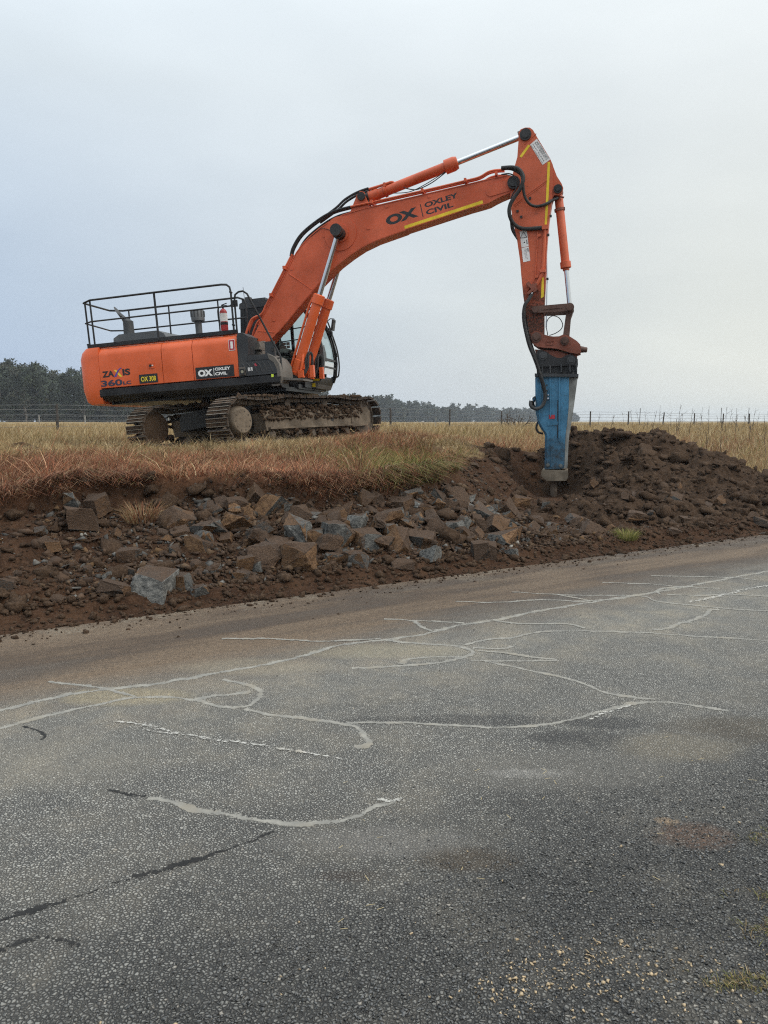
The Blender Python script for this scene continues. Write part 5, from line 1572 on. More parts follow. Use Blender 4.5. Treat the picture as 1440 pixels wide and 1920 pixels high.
la = math.atan2(a2.z - a1.z, a2.x - a1.x)
for i, (s, hh) in enumerate((('SAFE WORKING LOAD', 0.036), ('BUCKET QUICK HITCH', 0.036), ('KEEP CLEAR', 0.018), ('SAFE WORKING LOAD', 0.016))):
    dirn = Vector((math.cos(la), 0, math.sin(la))); nrm = Vector((-dirn.z, 0, dirn.x))
    q = a1 + dirn * 0.04 - nrm * (0.045 + 0.040 * i)
    tiny(s, q.x, q.z, 0.42, hh, la)
decal('warning_label', AR, 0, 0, 0, 0, 'white', YA, 0, [(6.095, 4.0), (6.24, 4.005), (6.262, 3.69), (6.118, 3.68)])
decal('warning_label', AR, 0, 0, 0, 0, 'white', YA, 0, [(6.119, 3.67), (6.263, 3.68), (6.285, 3.40), (6.14, 3.385)])
tri = [(6.105, 3.865), (6.235, 3.87), (6.168, 3.985)]
for i in range(3):
    p, q = tri[i], tri[(i + 1) % 3]
    part(MB().tube([(p[0], YA - 0.002, p[1]), (q[0], YA - 0.002, q[1])], 0.005, 4), 'warning_mark', 'black_print', AR)
decal('warning_mark', AR, 6.225, 3.73, 0.018, 0.09, 'black_print', YA - 0.002, 0.05)
decal('warning_mark', AR, 6.17, 3.76, 0.03, 0.02, 'black_print', YA - 0.002, 0.3)
letters('ANT', AR, 6.228, 3.655, 0.075, 0.03, 'black_print', YA - 0.002, R_(-86))
letters('SAFE WORKING LOAD', AR, 6.205, 3.65, 0.22, 0.012, 'black_print', YA - 0.002, R_(-86))
letters('KEEP CLEAR', AR, 6.185, 3.65, 0.20, 0.012, 'black_print', YA - 0.002, R_(-86))
letters('BUCKET QUICK HITCH', AR, 6.165, 3.65, 0.21, 0.010, 'black_print', YA - 0.002, R_(-86))
for x, z in ((6.33, 4.62), (6.14, 4.28), (6.07, 4.40), (6.72, 4.22), (6.66, 3.86), (6.61, 3.0)):
    part(MB().box((x, -0.215, z), (0.045, 0.03, 0.045)), 'bracket', 'pin', AR, bevel=0.006)
part(MB().tube([(6.60, -0.25, 4.02), (6.60, -0.25, 3.94), (6.52, -0.25, 3.13), (6.46, -0.25, 3.01), (6.39, -0.25, 2.90)], 0.031, 10), 'oil_pipe', 'orange_arm', AR)
part(MB().box((6.60, -0.25, 4.0), (0.12, 0.09, 0.07)).box((6.525, -0.25, 3.16), (0.11, 0.09, 0.06)), 'pipe_clamp', 'orange_arm', AR, bevel=0.008)
part(MB().tube([(6.46, -0.23, 4.0), (6.45, -0.23, 3.87), (6.37, -0.23, 3.06), (6.29, -0.23, 2.93), (6.20, -0.23, 2.80)], 0.012, 8), 'oil_pipe', 'orange_arm', AR)
part(MB().box((6.48, -0.225, 3.87), (0.07, 0.04, 0.05)).box((6.40, -0.225, 3.07), (0.07, 0.04, 0.05)), 'pipe_clamp', 'orange_arm', AR, bevel=0.006)
vb = MB().box((6.33, -0.26, 2.84), (0.10, 0.10, 0.16), Matrix.Rotation(R_(-35), 3, 'Y')).box((6.24, -0.26, 2.92), (0.07, 0.09, 0.10), Matrix.Rotation(R_(-35), 3, 'Y')).cyl((6.39, -0.26, 2.93), (6.22, -0.26, 2.62), 0.034, n=12).box((6.27, -0.26, 2.78), (0.16, 0.11, 0.05), Matrix.Rotation(R_(-35), 3, 'Y'))
part(vb, 'shut_off_valve', 'orange_rust', AR, bevel=0.005)
part(MB().cyl((6.30, -0.27, 2.75), (6.215, -0.30, 2.60), 0.026, n=10), 'hose_fitting', 'chrome', AR)
part(MB().tube([(6.62, -0.02, 4.2), (6.60, -0.02, 3.0), (6.56, -0.02, 2.35), (6.54, -0.02, 2.06)], 0.011, 6), 'grease_line', 'chrome', AR)
part(MB().tube([(6.55, -0.02, 2.07), (6.56, -0.02, 2.17), (6.60, -0.02, 2.24), (6.69, -0.02, 2.285), (6.81, -0.02, 2.23), (6.875, -0.02, 2.10), (6.84, -0.02, 2.0), (6.73, -0.02, 1.93), (6.60, -0.02, 1.895)], 0.0085, 6, 6).tube([(6.545, -0.02, 2.07), (6.57, -0.02, 1.90)], 0.0085, 6), 'grease_line', 'rubber', AR)
# hoses crossing from boom to arm
part(MB().tube([(5.80, -0.36, 5.235), (6.0, -0.40, 5.205), (6.13, -0.42, 5.15), (6.21, -0.43, 5.03), (6.215, -0.44, 4.91), (6.16, -0.44, 4.77), (6.04, -0.43, 4.63), (5.945, -0.42, 4.49), (5.915, -0.40, 4.35), (5.95, -0.36, 4.20), (6.03, -0.31, 4.10), (6.14, -0.27, 4.04), (6.30, -0.26, 4.015), (6.58, -0.25, 4.005)], 0.040, 10, 6), 'hose', 'rubber_dusty', AR)
part(MB().tube([(5.80, -0.30, 5.235), (6.0, -0.38, 5.18), (6.18, -0.40, 5.04), (6.21, -0.41, 4.87), (6.22, -0.40, 4.68), (6.27, -0.36, 4.54), (6.36, -0.30, 4.455), (6.49, -0.26, 4.43), (6.65, -0.25, 4.46), (6.75, -0.2, 4.52), (6.88, -0.1, 4.585)], 0.029, 10, 6), 'hose', 'rubber_dusty', AR)
part(MB().tube([(5.79, -0.36, 5.11), (5.93, -0.385, 5.10), (6.03, -0.39, 5.05), (6.09, -0.39, 4.95), (6.07, -0.385, 4.79), (5.98, -0.38, 4.66), (5.935, -0.37, 4.42), (5.93, -0.33, 4.18), (5.945, -0.28, 4.02), (6.04, -0.22, 3.85)], 0.013, 8, 6), 'hose', 'rubber', AR)
for k, y in enumerate((0.1, 0.22)):
    part(MB().tube([(5.80, y, 5.235), (6.02, y + 0.15, 5.19), (6.18, y + 0.18, 5.02), (6.12, y + 0.19, 4.72), (5.96, y + 0.17, 4.5), (5.93, y + 0.12, 4.2), (6.05, y + 0.05, 3.98)], 0.03, 8, 5), 'hose', 'rubber_dusty', AR)

# ---- bucket cylinder and links
BK = part(MB().rev((6.885, 0, 4.66), (6.985, 0, 3.165), [(0, 0.075), (0.03, 0.085), (0.88, 0.085), (0.885, 0.108), (0.965, 0.108), (0.97, 0.068), (1.0, 0.066)], 22), 'bucket_cylinder', 'orange_arm', bevel=0.005, ang=50)
part(MB().cyl((6.985, 0, 3.17), (7.03, 0, 2.42), 0.047, n=18), 'rod', 'chrome', BK)
part(MB().cyl((6.88, -0.10, 4.73), (6.88, 0.10, 4.73), 0.10, n=20).cyl((6.88, 0, 4.73), (6.89, 0, 4.62), 0.075, n=14), 'cylinder_eye', 'orange_rust', BK)
part(MB().rev((6.895, 0, 4.40), (6.90, 0, 4.35), [(0, 0.105), (1, 0.105)], 18).box((6.97, -0.02, 4.38), (0.07, 0.08, 0.05)).tube([(6.85, -0.1, 4.58), (6.92, -0.12, 4.60), (6.99, -0.09, 4.58)], 0.02, 8), 'clamp', 'orange_rust', BK)


def bar(x0, z0, x1, z1, r0, r1, w, y0, y1):
    d = Vector((x1 - x0, z1 - z0)); a = math.degrees(math.atan2(d.y, d.x))
    p = arc(x0, z0, r0, a + 90 - 25, a + 270 + 25, 12) + arc(x1, z1, r1, a - 90 - 25, a + 90 + 25, 12)
    return p


LK = None
for s in (-1, 1):
    pl = bar(6.345, 2.41, 7.03, 2.39, 0.075, 0.085, 0.1, 0, 0)
    o = part(MB().prism(pl, s * 0.225, s * 0.275), 'idler_link', 'rust', bevel=0.008)
    part(MB().box((6.69, s * 0.279, 2.405), (0.42, 0.012, 0.03)), 'link_rib', 'rust', o)
    part(MB().cyl((6.345, s * 0.22, 2.41), (6.345, s * 0.30, 2.41), 0.062, n=18), 'pin', 'rust', o, bevel=0.008)
    part(MB().cyl((7.03, s * 0.22, 2.39), (7.03, s * 0.30, 2.39), 0.068, n=18), 'pin', 'rust', o, bevel=0.008)
BL = part(MB().prism([(6.955, 2.42), (7.01, 2.48), (7.07, 2.46), (7.10, 2.38), (7.08, 2.28), (7.045, 2.20), (6.985, 1.70), (6.90, 1.64), (6.83, 1.70), (6.865, 1.80), (6.945, 2.25)], -0.19, 0.19), 'bucket_link', 'rust', bevel=0.012)
part(MB().cyl((6.905, -0.33, 1.725), (6.905, 0.33, 1.725), 0.07, n=18), 'pin', 'rust', BL, bevel=0.008)
# ---- quick hitch
hitch = [(6.245, 1.92), (6.29, 1.965), (6.36, 1.975), (6.43, 1.95), (6.50, 1.895), (6.60, 1.855), (6.69, 1.835), (6.80, 1.83), (6.88, 1.86), (6.97, 1.835), (7.06, 1.77), (7.15, 1.70), (7.21, 1.625), (7.22, 1.47), (7.14, 1.45), (6.99, 1.49), (6.89, 1.53), (6.75, 1.585), (6.62, 1.61), (6.46, 1.635), (6.36, 1.665), (6.27, 1.74), (6.235, 1.83)]
QH = None
for s in (-1, 1):
    o = part(MB().prism(hitch, s * 0.22, s * 0.30), 'quick_hitch', 'orange_rust', bevel=0.012)
    QH = QH or o
    for x, z, r in ((6.345, 1.85, 0.10), (6.905, 1.725, 0.085)):
        part(MB().cyl((x, s * 0.29, z), (x, s * 0.325, z), r, n=24).cyl((x, s * 0.32, z), (x, s * 0.36, z), r * 0.58, n=18), 'pin', 'rust', o, bevel=0.008)
    fr = MB()
    for c, dm in (((6.62, s * 0.303, 1.745), (0.16, 0.014, 0.012)), ((6.62, s * 0.303, 1.675), (0.16, 0.014, 0.012)), ((6.545, s * 0.303, 1.71), (0.012, 0.014, 0.07)), ((6.695, s * 0.303, 1.71), (0.012, 0.014, 0.07))): fr.box(c, dm)
    part(fr, 'cast_plate', 'orange_rust', o)
part(MB().prism([(6.45, 1.80), (7.1, 1.66), (7.2, 1.5), (6.9, 1.55), (6.5, 1.62)], -0.22, 0.22), 'hitch_body', 'rust', QH)
part(MB().rev((7.20, 0, 1.56), (7.35, 0, 1.535), [(0, 0.07), (0.5, 0.062), (0.6, 0.055), (0.9, 0.055), (1.0, 0.035)], 14), 'hitch_horn', 'rust', QH)
part(MB().prism([(6.30, 1.62), (6.45, 1.60), (6.62, 1.575), (6.75, 1.55), (6.9, 1.49), (7.14, 1.42), (7.14, 1.33), (7.04, 1.30), (6.85, 1.34), (6.66, 1.38), (6.50, 1.42), (6.34, 1.45)], -0.20, 0.20), 'hitch_jaw', 'orange_rust', QH, bevel=0.01)

# ---- rock hammer
brk = [(6.335, 1.55), (6.37, 1.60), (6.45, 1.585), (6.54, 1.54), (6.66, 1.445), (6.74, 1.405), (6.83, 1.395), (6.92, 1.435), (7.0, 1.455), (7.06, 1.43), (7.12, 1.39), (7.15, 1.34), (7.15, 1.22), (6.315, 1.26)]
for s in (-1, 1):
    o = part(MB().prism(brk, s * 0.225, s * 0.285), 'hammer_bracket', 'black', bevel=0.010)
    for x, z in ((6.465, 1.465), (7.02, 1.33)):
        part(MB().cyl((x, s * 0.28, z), (x, s * 0.30, z), 0.085, n=24).cyl((x, s * 0.295, z), (x, s * 0.325, z), 0.048, n=18), 'pin', 'charcoal', o, bevel=0.006)
    for x in (6.34, 6.44, 6.60, 6.82, 6.99, 7.12):
        part(MB().box((x, s * 0.255, 1.185), (0.028, 0.07, 0.16)), 'bracket_web', 'charcoal', o)
    if s < 0: HB = o
part(MB().box((6.73, 0, 1.20), (0.80, 0.44, 0.30)), 'bracket_core', 'black', HB)
part(MB().prism([(6.285, 1.125), (7.155, 1.045), (7.150, 0.985), (6.283, 1.065)], -0.32, 0.32), 'mounting_flange', 'charcoal', HB, bevel=0.006)
for i in range(5):
    x = 6.36 + i * 0.17
    part(MB().cyl((x, -0.29, 1.11 - i * 0.0155), (x, -0.29, 1.155 - i * 0.0155), 0.026, n=6), 'flange_bolt', 'pin', HB)
# housing: a chamfered tapering case; outline stations (z, left x, near-plate right x, outer right x)
st = [(1.05, 6.285, 6.965, 7.135), (0.99, 6.283, 6.962, 7.135), (0.60, 6.270, 6.945, 7.07), (0.36, 6.262, 6.93, 7.03), (0.25, 6.280, 6.915, 7.01), (0.10, 6.305, 6.895, 6.985), (-0.03, 6.365, 6.875, 6.955), (-0.10, 6.42, 6.862, 6.94), (-0.17, 6.435, 6.853, 6.925), (-0.33, 6.428, 6.84, 6.905), (-0.59, 6.415, 6.82, 6.885), (-0.86, 6.400, 6.80, 6.862)]
hv, hf = [], []
for z, xl, xn, xo in st:
    cl = 0.05
    ringp = [(xl, -0.18), (xl + cl, -0.25), (xn, -0.25), (xo, -0.09), (xo, 0.09), (xn, 0.25), (xl + cl, 0.25), (xl, 0.18)]
    hv += [(x, y, z) for x, y in ringp]
for a in range(len(st) - 1):
    for b in range(8): hf.append((a * 8 + b, a * 8 + (b + 1) % 8, a * 8 + 8 + (b + 1) % 8, a * 8 + 8 + b))
hf += [tuple(range(8)), tuple(8 * (len(st) - 1) + i for i in reversed(range(8)))]
HM = part(MB().add(hv, hf), 'hammer_housing', 'blue', bevel=0.008, ang=25)
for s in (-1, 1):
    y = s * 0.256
    ribs = MB()
    ribs.prism([(6.575, 1.04), (6.60, 1.04), (6.580, 0.24), (6.555, 0.20)], y - 0.020, y + 0.022)
    ribs.prism([(6.765, 1.03), (6.795, 1.03), (6.735, -0.30), (6.71, -0.30)], y - 0.020, y + 0.022)
    ribs.prism([(6.39, 1.05), (6.41, 1.05), (6.385, 0.45), (6.365, 0.45)], y - 0.010, y + 0.010)
    ribs.prism([(6.335, 0.40), (6.36, 0.40), (6.355, 0.14), (6.33, 0.14)], y - 0.010, y + 0.010)
    part(ribs, 'housing_rib', 'blue', HM)
    # dark strip laid on the plate, painting the shade inside a groove
    part(MB().prism([(6.718, 0.55), (6.734, 0.55), (6.700, -0.22), (6.684, -0.22)], y - 0.004 * s, y + 0.004 * s), 'groove_shade', 'pin', HM)
    part(MB().prism([(6.50, 0.115), (6.715, 0.115), (6.705, 0.04), (6.50, 0.04)], y - 0.006, y + 0.006), 'name_plate', 'blue', HM, bevel=0.003)
    part(MB().prism([(6.535, 0.262), (6.655, 0.255), (6.652, 0.175), (6.535, 0.18)], y - 0.004, y + 0.004), 'red_badge', 'red_sign', HM)
    part(MB().prism([(6.555, 0.045 - 0.1), (6.57, -0.05), (6.555, -0.82), (6.535, -0.82)], y - 0.008, y + 0.008), 'housing_rib', 'blue', HM)
    for x, z in ((6.475, -0.775), (6.73, -0.80)):
        part(MB().cyl((x, y, z), (x, y + s * 0.014, z), 0.040, n=18).cyl((x, y + s * 0.01, z), (x, y + s * 0.030, z), 0.024, n=12), 'bolt', 'blue_worn', HM)
    for z in (0.87, 0.76, 0.66):
        part(MB().cyl((6.515, y, z), (6.515, y + s * 0.012, z), 0.017, n=10), 'bolt', 'pin', HM)
    part(MB().box((6.535, y + s * 0.02, 0.60), (0.035, 0.05, 0.03)).box((6.54, y + s * 0.02, 0.67), (0.02, 0.04, 0.025)), 'hose_clamp', 'chrome', HM)
for nm, (ya, yb), (ka, kb) in (('chamfer_plate', (-0.246, -0.094), (2, 3)), ('front_wear_plate', (-0.086, 0.086), (3, 3))):
    v = []
    for z, xl, xn, xo in st[1:]:
        v += [((xn if ka == 2 else xo) + 0.005, ya - 0.003, z), (xo + 0.005, yb - (0.003 if ka == 2 else 0), z)]
    q = len(v) // 2
    part(MB().add(v, [(2 * i, 2 * i + 1, 2 * i + 3, 2 * i + 2) for i in range(q - 1)]), nm, 'blue_worn', HM)
part(MB().prism([(6.36, -0.865), (6.875, -0.90), (6.875, -1.05), (6.83, -1.115), (6.44, -1.105), (6.335, -0.995), (6.33, -0.93)], -0.29, 0.29), 'hammer_foot', 'foot', HM, bevel=0.02, seg=2)
part(MB().rev((6.585, 0, -1.05), (6.56, 0, -1.50), [(0, 0.075), (0.85, 0.072), (1.0, 0.045)], 18), 'chisel', 'steel', HM)
part(MB().tube([(6.29, -0.28, 2.72), (6.215, -0.31, 2.60), (6.15, -0.33, 2.52), (6.115, -0.34, 2.36), (6.12, -0.345, 2.14), (6.165, -0.36, 1.87), (6.215, -0.37, 1.66), (6.285, -0.375, 1.47), (6.35, -0.37, 1.26), (6.41, -0.36, 1.03), (6.445, -0.34, 0.88), (6.475, -0.32, 0.74), (6.465, -0.32, 0.56), (6.395, -0.34, 0.44), (6.28, -0.36, 0.40), (6.19, -0.33, 0.46), (6.175, -0.28, 0.54), (6.21, -0.22, 0.60), (6.28, -0.16, 0.64)], 0.036, 10, 7), 'hammer_hose', 'rubber_dusty')
hs = spline([Vector(p) for p in [(6.115, -0.34, 2.36), (6.12, -0.345, 2.14), (6.165, -0.36, 1.87), (6.215, -0.37, 1.66), (6.285, -0.375, 1.47), (6.35, -0.37, 1.26), (6.41, -0.36, 1.03), (6.445, -0.34, 0.88), (6.475, -0.32, 0.74)]], 9)
hw = MB()
for i in range(0, len(hs) - 1):
    hw.rev(hs[i], hs[i] + (hs[i + 1] - hs[i]).normalized() * 0.016, [(0, 0.041), (1, 0.041)], 8)
part(hw, 'hose_guard_spiral', 'rubber')
part(MB().tube([(6.20, 0.20, 2.6), (6.12, 0.25, 2.3), (6.20, 0.3, 1.8), (6.32, 0.33, 1.4), (6.44, 0.3, 0.9), (6.40, 0.3, 0.5), (6.25, 0.28, 0.42), (6.2, 0.22, 0.55), (6.29, 0.16, 0.64)], 0.034, 8, 6), 'hammer_hose', 'rubber_dusty')
part(MB().tube([(6.30, -0.10, 0.13), (6.265, -0.12, 0.02), (6.30, -0.13, -0.08), (6.40, -0.12, -0.12)], 0.022, 8, 5), 'hose', 'rubber_dusty', HM)
part(MB().cyl((6.19, -0.27, 0.55), (6.225, -0.21, 0.615), 0.045, n=10), 'hose_fitting', 'chrome', HM)

# ---- cab on the far side
cabp = [(-0.42, 1.25), (1.29, 1.22), (1.37, 1.36), (1.445, 1.56), (1.485, 1.84), (1.475, 2.12), (1.42, 2.38), (1.34, 2.63), (1.24, 2.84), (1.11, 3.05), (0.90, 3.24), (0.70, 3.31), (-0.26, 3.33), (-0.40, 3.22), (-0.45, 2.5)]
CY0, CY1 = 0.42, 1.46
CB = part(MB().prism([(-0.42, 1.25), (1.29, 1.22), (1.40, 1.42), (1.40, 1.50), (-0.43, 1.55)], CY0, CY1), 'cab', 'black', bevel=0.015)


def strip(poly, w, y0, y1, closed=False):
    m = MB(); v = []; n_ = len(poly)
    for i, (x, z) in enumerate(poly):
        a = poly[(i - 1) % n_] if (closed or i) else poly[0]; b = poly[(i + 1) % n_] if (closed or i < n_ - 1) else poly[-1]
        dx, dz = b[0] - a[0], b[1] - a[1]; l = math.hypot(dx, dz); nx, nz = -dz / l * w / 2, dx / l * w / 2
        v += [(x + nx, y0, z + nz), (x - nx, y0, z - nz), (x - nx, y1, z - nz), (x + nx, y1, z + nz)]
    f = []
    for i in range(n_ if closed else n_ - 1):
        j = (i + 1) % n_
        for k in range(4): f.append((i * 4 + k, i * 4 + (k + 1) % 4, j * 4 + (k + 1) % 4, j * 4 + k))
    if not closed: f += [(0, 1, 2, 3), tuple(4 * (n_ - 1) + i for i in (3, 2, 1, 0))]
    return m.add(v, f)


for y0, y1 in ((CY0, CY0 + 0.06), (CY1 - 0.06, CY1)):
    part(strip([(1.37, 1.40), (1.445, 1.56), (1.485, 1.84), (1.475, 2.12), (1.42, 2.38), (1.34, 2.63), (1.24, 2.84), (1.11, 3.05), (0.90, 3.24)], 0.085, y0, y1), 'front_pillar', 'grey' if y0 == CY0 else 'black', CB)  # near pillar coloured lighter to look lit, far one left dark
    part(strip([(-0.43, 1.5), (-0.45, 2.5), (-0.40, 3.22), (-0.26, 3.30)], 0.10, y0, y1), 'rear_pillar', 'black', CB)
    part(strip([(0.42, 1.5), (0.42, 3.28)], 0.07, y0 + 0.003, y1 - 0.003), 'centre_pillar', 'black', CB)
part(MB().prism([(-0.48, 3.20), (0.85, 3.20), (1.00, 3.16), (0.90, 3.27), (0.70, 3.34), (-0.34, 3.36), (-0.46, 3.32)], CY0 - 0.01, CY1 + 0.01), 'cab_roof', 'charcoal', CB, bevel=0.02, seg=2)
part(MB().box((-0.2, 0.9, 3.41), (0.6, 0.5, 0.08)).box((-0.30, 0.6, 3.43), (0.12, 0.14, 0.10)), 'roof_box', 'charcoal', CB, bevel=0.015)
part(MB().cyl((-0.44, 0.7, 3.3), (-0.46, 0.7, 3.75), 0.006, n=6), 'aerial', 'black', CB)
part(MB().box((-0.62, 0.5, 3.36), (0.14, 0.05, 0.15)), 'rear_lamp', 'black', CB)
# rear wall, lower walls, panes
part(MB().box((-0.42, 0.94, 1.9), (0.03, 0.98, 0.8)), 'rear_wall', 'black', CB)
part(MB().prism([(-0.42, 1.5), (0.42, 1.5), (0.42, 3.2), (-0.40, 3.2)], CY0 + 0.01, CY0 + 0.03), 'side_panel', 'black', CB)
part(MB().prism([(0.44, 1.5), (1.40, 1.45), (1.44, 1.62), (1.20, 1.72), (0.44, 1.78)], CY0 + 0.01, CY0 + 0.035), 'lower_panel', 'black', CB)
part(MB().prism([(0.9, 1.70), (1.35, 1.68), (1.40, 1.95), (1.37, 2.1), (1.22, 2.0), (1.05, 1.78)], CY0 + 0.012, CY0 + 0.03), 'lower_panel', 'black', CB)
part(MB().add([(x, CY0 + 0.02, z) for x, z in [(0.45, 1.75), (1.42, 1.7), (1.45, 2.12), (1.39, 2.38), (1.31, 2.62), (1.21, 2.82), (1.08, 3.03), (0.86, 3.2), (0.45, 3.22)]], [tuple(range(9))]), 'side_window', 'glass', CB)
part(MB().add([(x, CY1 - 0.02, z) for x, z in [(-0.38, 1.75), (1.42, 1.7), (1.45, 2.12), (1.39, 2.38), (1.31, 2.62), (1.21, 2.82), (1.08, 3.03), (0.86, 3.2), (-0.36, 3.22)]], [tuple(range(9))]), 'side_window', 'glass', CB)
part(MB().prism([(0.80, 1.5), (1.22, 1.5), (1.26, 1.84), (1.26, 2.10), (1.22, 2.32), (1.12, 2.28), (1.02, 2.18), (0.88, 1.98)], CY1 - 0.05, CY1 - 0.03), 'door_panel', 'black', CB)
fw = [(1.445, 1.56), (1.485, 1.84), (1.475, 2.12), (1.42, 2.38), (1.34, 2.63), (1.24, 2.84), (1.11, 3.05), (0.94, 3.2)]
for k, (i0, i1) in enumerate(((0, 1), (1, 7))):
    m = MB(); v = []
    for x, z in fw[i0:i1 + 1]: v += [(x, CY0 + 0.06, z), (x, CY1 - 0.06, z)]
    q = len(v) // 2
    m.add(v, [(2 * i, 2 * i + 1, 2 * i + 3, 2 * i + 2) for i in range(q - 1)])
    part(m, 'windscreen', 'glass', CB)
part(MB().box((1.47, 0.94, 1.72), (0.05, 0.92, 0.04)), 'windscreen_bar', 'charcoal', CB)
part(MB().box((1.47, 0.94, 1.90), (0.06, 0.92, 0.05)), 'windscreen_bar', 'charcoal', CB)
part(MB().tube([(1.505, 1.25, 1.95), (1.46, 1.28, 2.30), (1.36, 1.30, 2.70)], 0.018, 6).box((1.44, 1.3, 2.55), (0.10, 0.08, 0.12)), 'wiper', 'black', CB)
for z, x in ((2.66, 1.36), (2.58, 1.40), (2.05, 1.51)):
    part(MB().box((x, CY1 - 0.05, z), (0.07, 0.06, 0.09)), 'window_catch', 'black', CB, bevel=0.01)
part(MB().tube([(1.0, CY1 + 0.03, 3.28), (1.19, CY1 + 0.08, 3.10), (1.30, CY1 + 0.10, 2.90), (1.41, CY1 + 0.11, 2.53), (1.50, CY1 + 0.11, 2.17), (1.525, CY1 + 0.11, 1.85), (1.50, CY1 + 0.11, 1.62), (1.46, CY1 + 0.10, 1.54), (1.32, CY1 + 0.04, 1.53)], 0.018, 8, 4), 'grab_bar', 'black', CB)
part(MB().tube([(1.30, CY1 + 0.10, 2.90), (1.36, CY1 + 0.16, 2.96), (1.45, CY1 + 0.18, 2.95), (1.48, CY1 + 0.18, 2.86)], 0.012, 6), 'mirror_arm', 'black', CB)
part(MB().box((1.42, CY1 + 0.18, 2.80), (0.05, 0.16, 0.26), Matrix.Rotation(R_(12), 3, 'Y')), 'cab_mirror', 'charcoal', CB, bevel=0.02)
part(MB().prism([(1.16, 1.24), (1.30, 1.23), (1.375, 1.38), (1.40, 1.47), (1.12, 1.47)], CY0 - 0.015, CY1 + 0.005), 'front_corner', 'muddy_grey', CB, bevel=0.01)
part(MB().add([(1.14, CY0 - 0.018, 1.455), (1.14, CY0 - 0.018, 1.41), (1.385, CY0 - 0.018, 1.40), (1.398, CY0 - 0.018, 1.445)], [(0, 1, 2, 3)]), 'reflective_tape', 'yellow', CB)
part(MB().add([(1.20, CY0 - 0.018, 1.27), (1.28, CY0 - 0.018, 1.265), (1.28, CY0 - 0.018, 1.345), (1.20, CY0 - 0.018, 1.35)], [(0, 1, 2, 3)]), 'reflective_tape', 'yellow', CB)
part(MB().add([(0.78, CY0 - 0.003, 1.365), (1.06, CY0 - 0.003, 1.36), (1.06, CY0 - 0.003, 1.43), (0.78, CY0 - 0.003, 1.435)], [(0, 1, 2, 3)]), 'plate_sticker', 'white', CB)
part(MB().add([(0.86, CY0 + 0.006, 1.515), (1.04, CY0 + 0.006, 1.51), (1.04, CY0 + 0.006, 1.55), (0.86, CY0 + 0.006, 1.555)], [(0, 1, 2, 3)]), 'plate_sticker', 'grey', CB)
part(MB().tube([(0.55, CY0 + 0.04, 2.62), (1.30, CY0 + 0.04, 2.66)], 0.013, 6).tube([(0.5, CY0 + 0.04, 2.36), (1.38, CY0 + 0.04, 2.40)], 0.013, 6), 'window_guard', 'black', CB)
# inside the cab
SE = part(MB().prism([(0.05, 1.62), (0.62, 1.66), (0.64, 1.80), (0.22, 1.84), (0.10, 2.55), (-0.04, 2.55), (-0.08, 1.75)], 0.70, 1.20).box((0.0, 0.95, 2.66), (0.10, 0.28, 0.20)), 'operator_seat', 'seat', CB, bevel=0.03, seg=2)
part(MB().box((0.35, 0.60, 1.72), (0.6, 0.14, 0.3)).box((0.35, 1.32, 1.72), (0.6, 0.14, 0.3)), 'console', 'black', CB, bevel=0.03)
for y in (0.6, 1.32):
    part(MB().cyl((0.60, y, 1.85), (0.63, y, 2.08), 0.02, n=8).cyl((0.63, y, 2.06), (0.64, y, 2.16), 0.032, n=10), 'joystick', 'black', CB)
part(MB().prism([(1.05, 1.55), (1.22, 1.55), (1.30, 1.95), (1.22, 2.08), (1.12, 2.02)], 0.48, 0.62), 'monitor', 'black', CB, bevel=0.02)
tl = MB()
for r_ in range(2):
    for c_ in range(3):
        if r_ == 1 and c_ == 0: continue
        tl.box((0.60 + c_ * 0.095 - 0.12, CY0 + 0.008, 2.28 + r_ * 0.075 - 0.05), (0.085, 0.006, 0.063))
part(tl, 'side_grille', 'muddy_grey', CB)

# ---- turntable and undercarriage (turned under the upper structure)
UA = Matrix.Rotation(R_(54.5) + M_PSI, 4, 'Z') @ Matrix.Translation((0.06, 0, 0))
part(MB().cyl((0, 0, 1.02), (0, 0, 1.14), 0.78, n=40).cyl((0, 0, 0.95), (0, 0, 1.03), 0.70, n=40), 'slew_ring', 'frame_mud', bevel=0.01)
xf = MB().box((0, 0, 0.78), (1.7, 1.6, 0.42))
for s in (-1, 1):
    for t in (-1, 1):
        xf.add([(t * 0.55, s * 0.6, 0.98), (t * 0.15, s * 0.8, 0.98), (t * 0.75, s * 1.12, 0.80), (t * 1.45, s * 1.12, 0.80), (t * 0.55, s * 0.6, 0.55), (t * 0.15, s * 0.8, 0.55), (t * 0.75, s * 1.12, 0.42), (t * 1.45, s * 1.12, 0.42)],
               [(0, 1, 2, 3), (4, 7, 6, 5), (0, 3, 7, 4), (1, 5, 6, 2), (0, 4, 5, 1), (3, 2, 6, 7)])
part(xf, 'car_body', 'charcoal', T=UA, bevel=0.01)

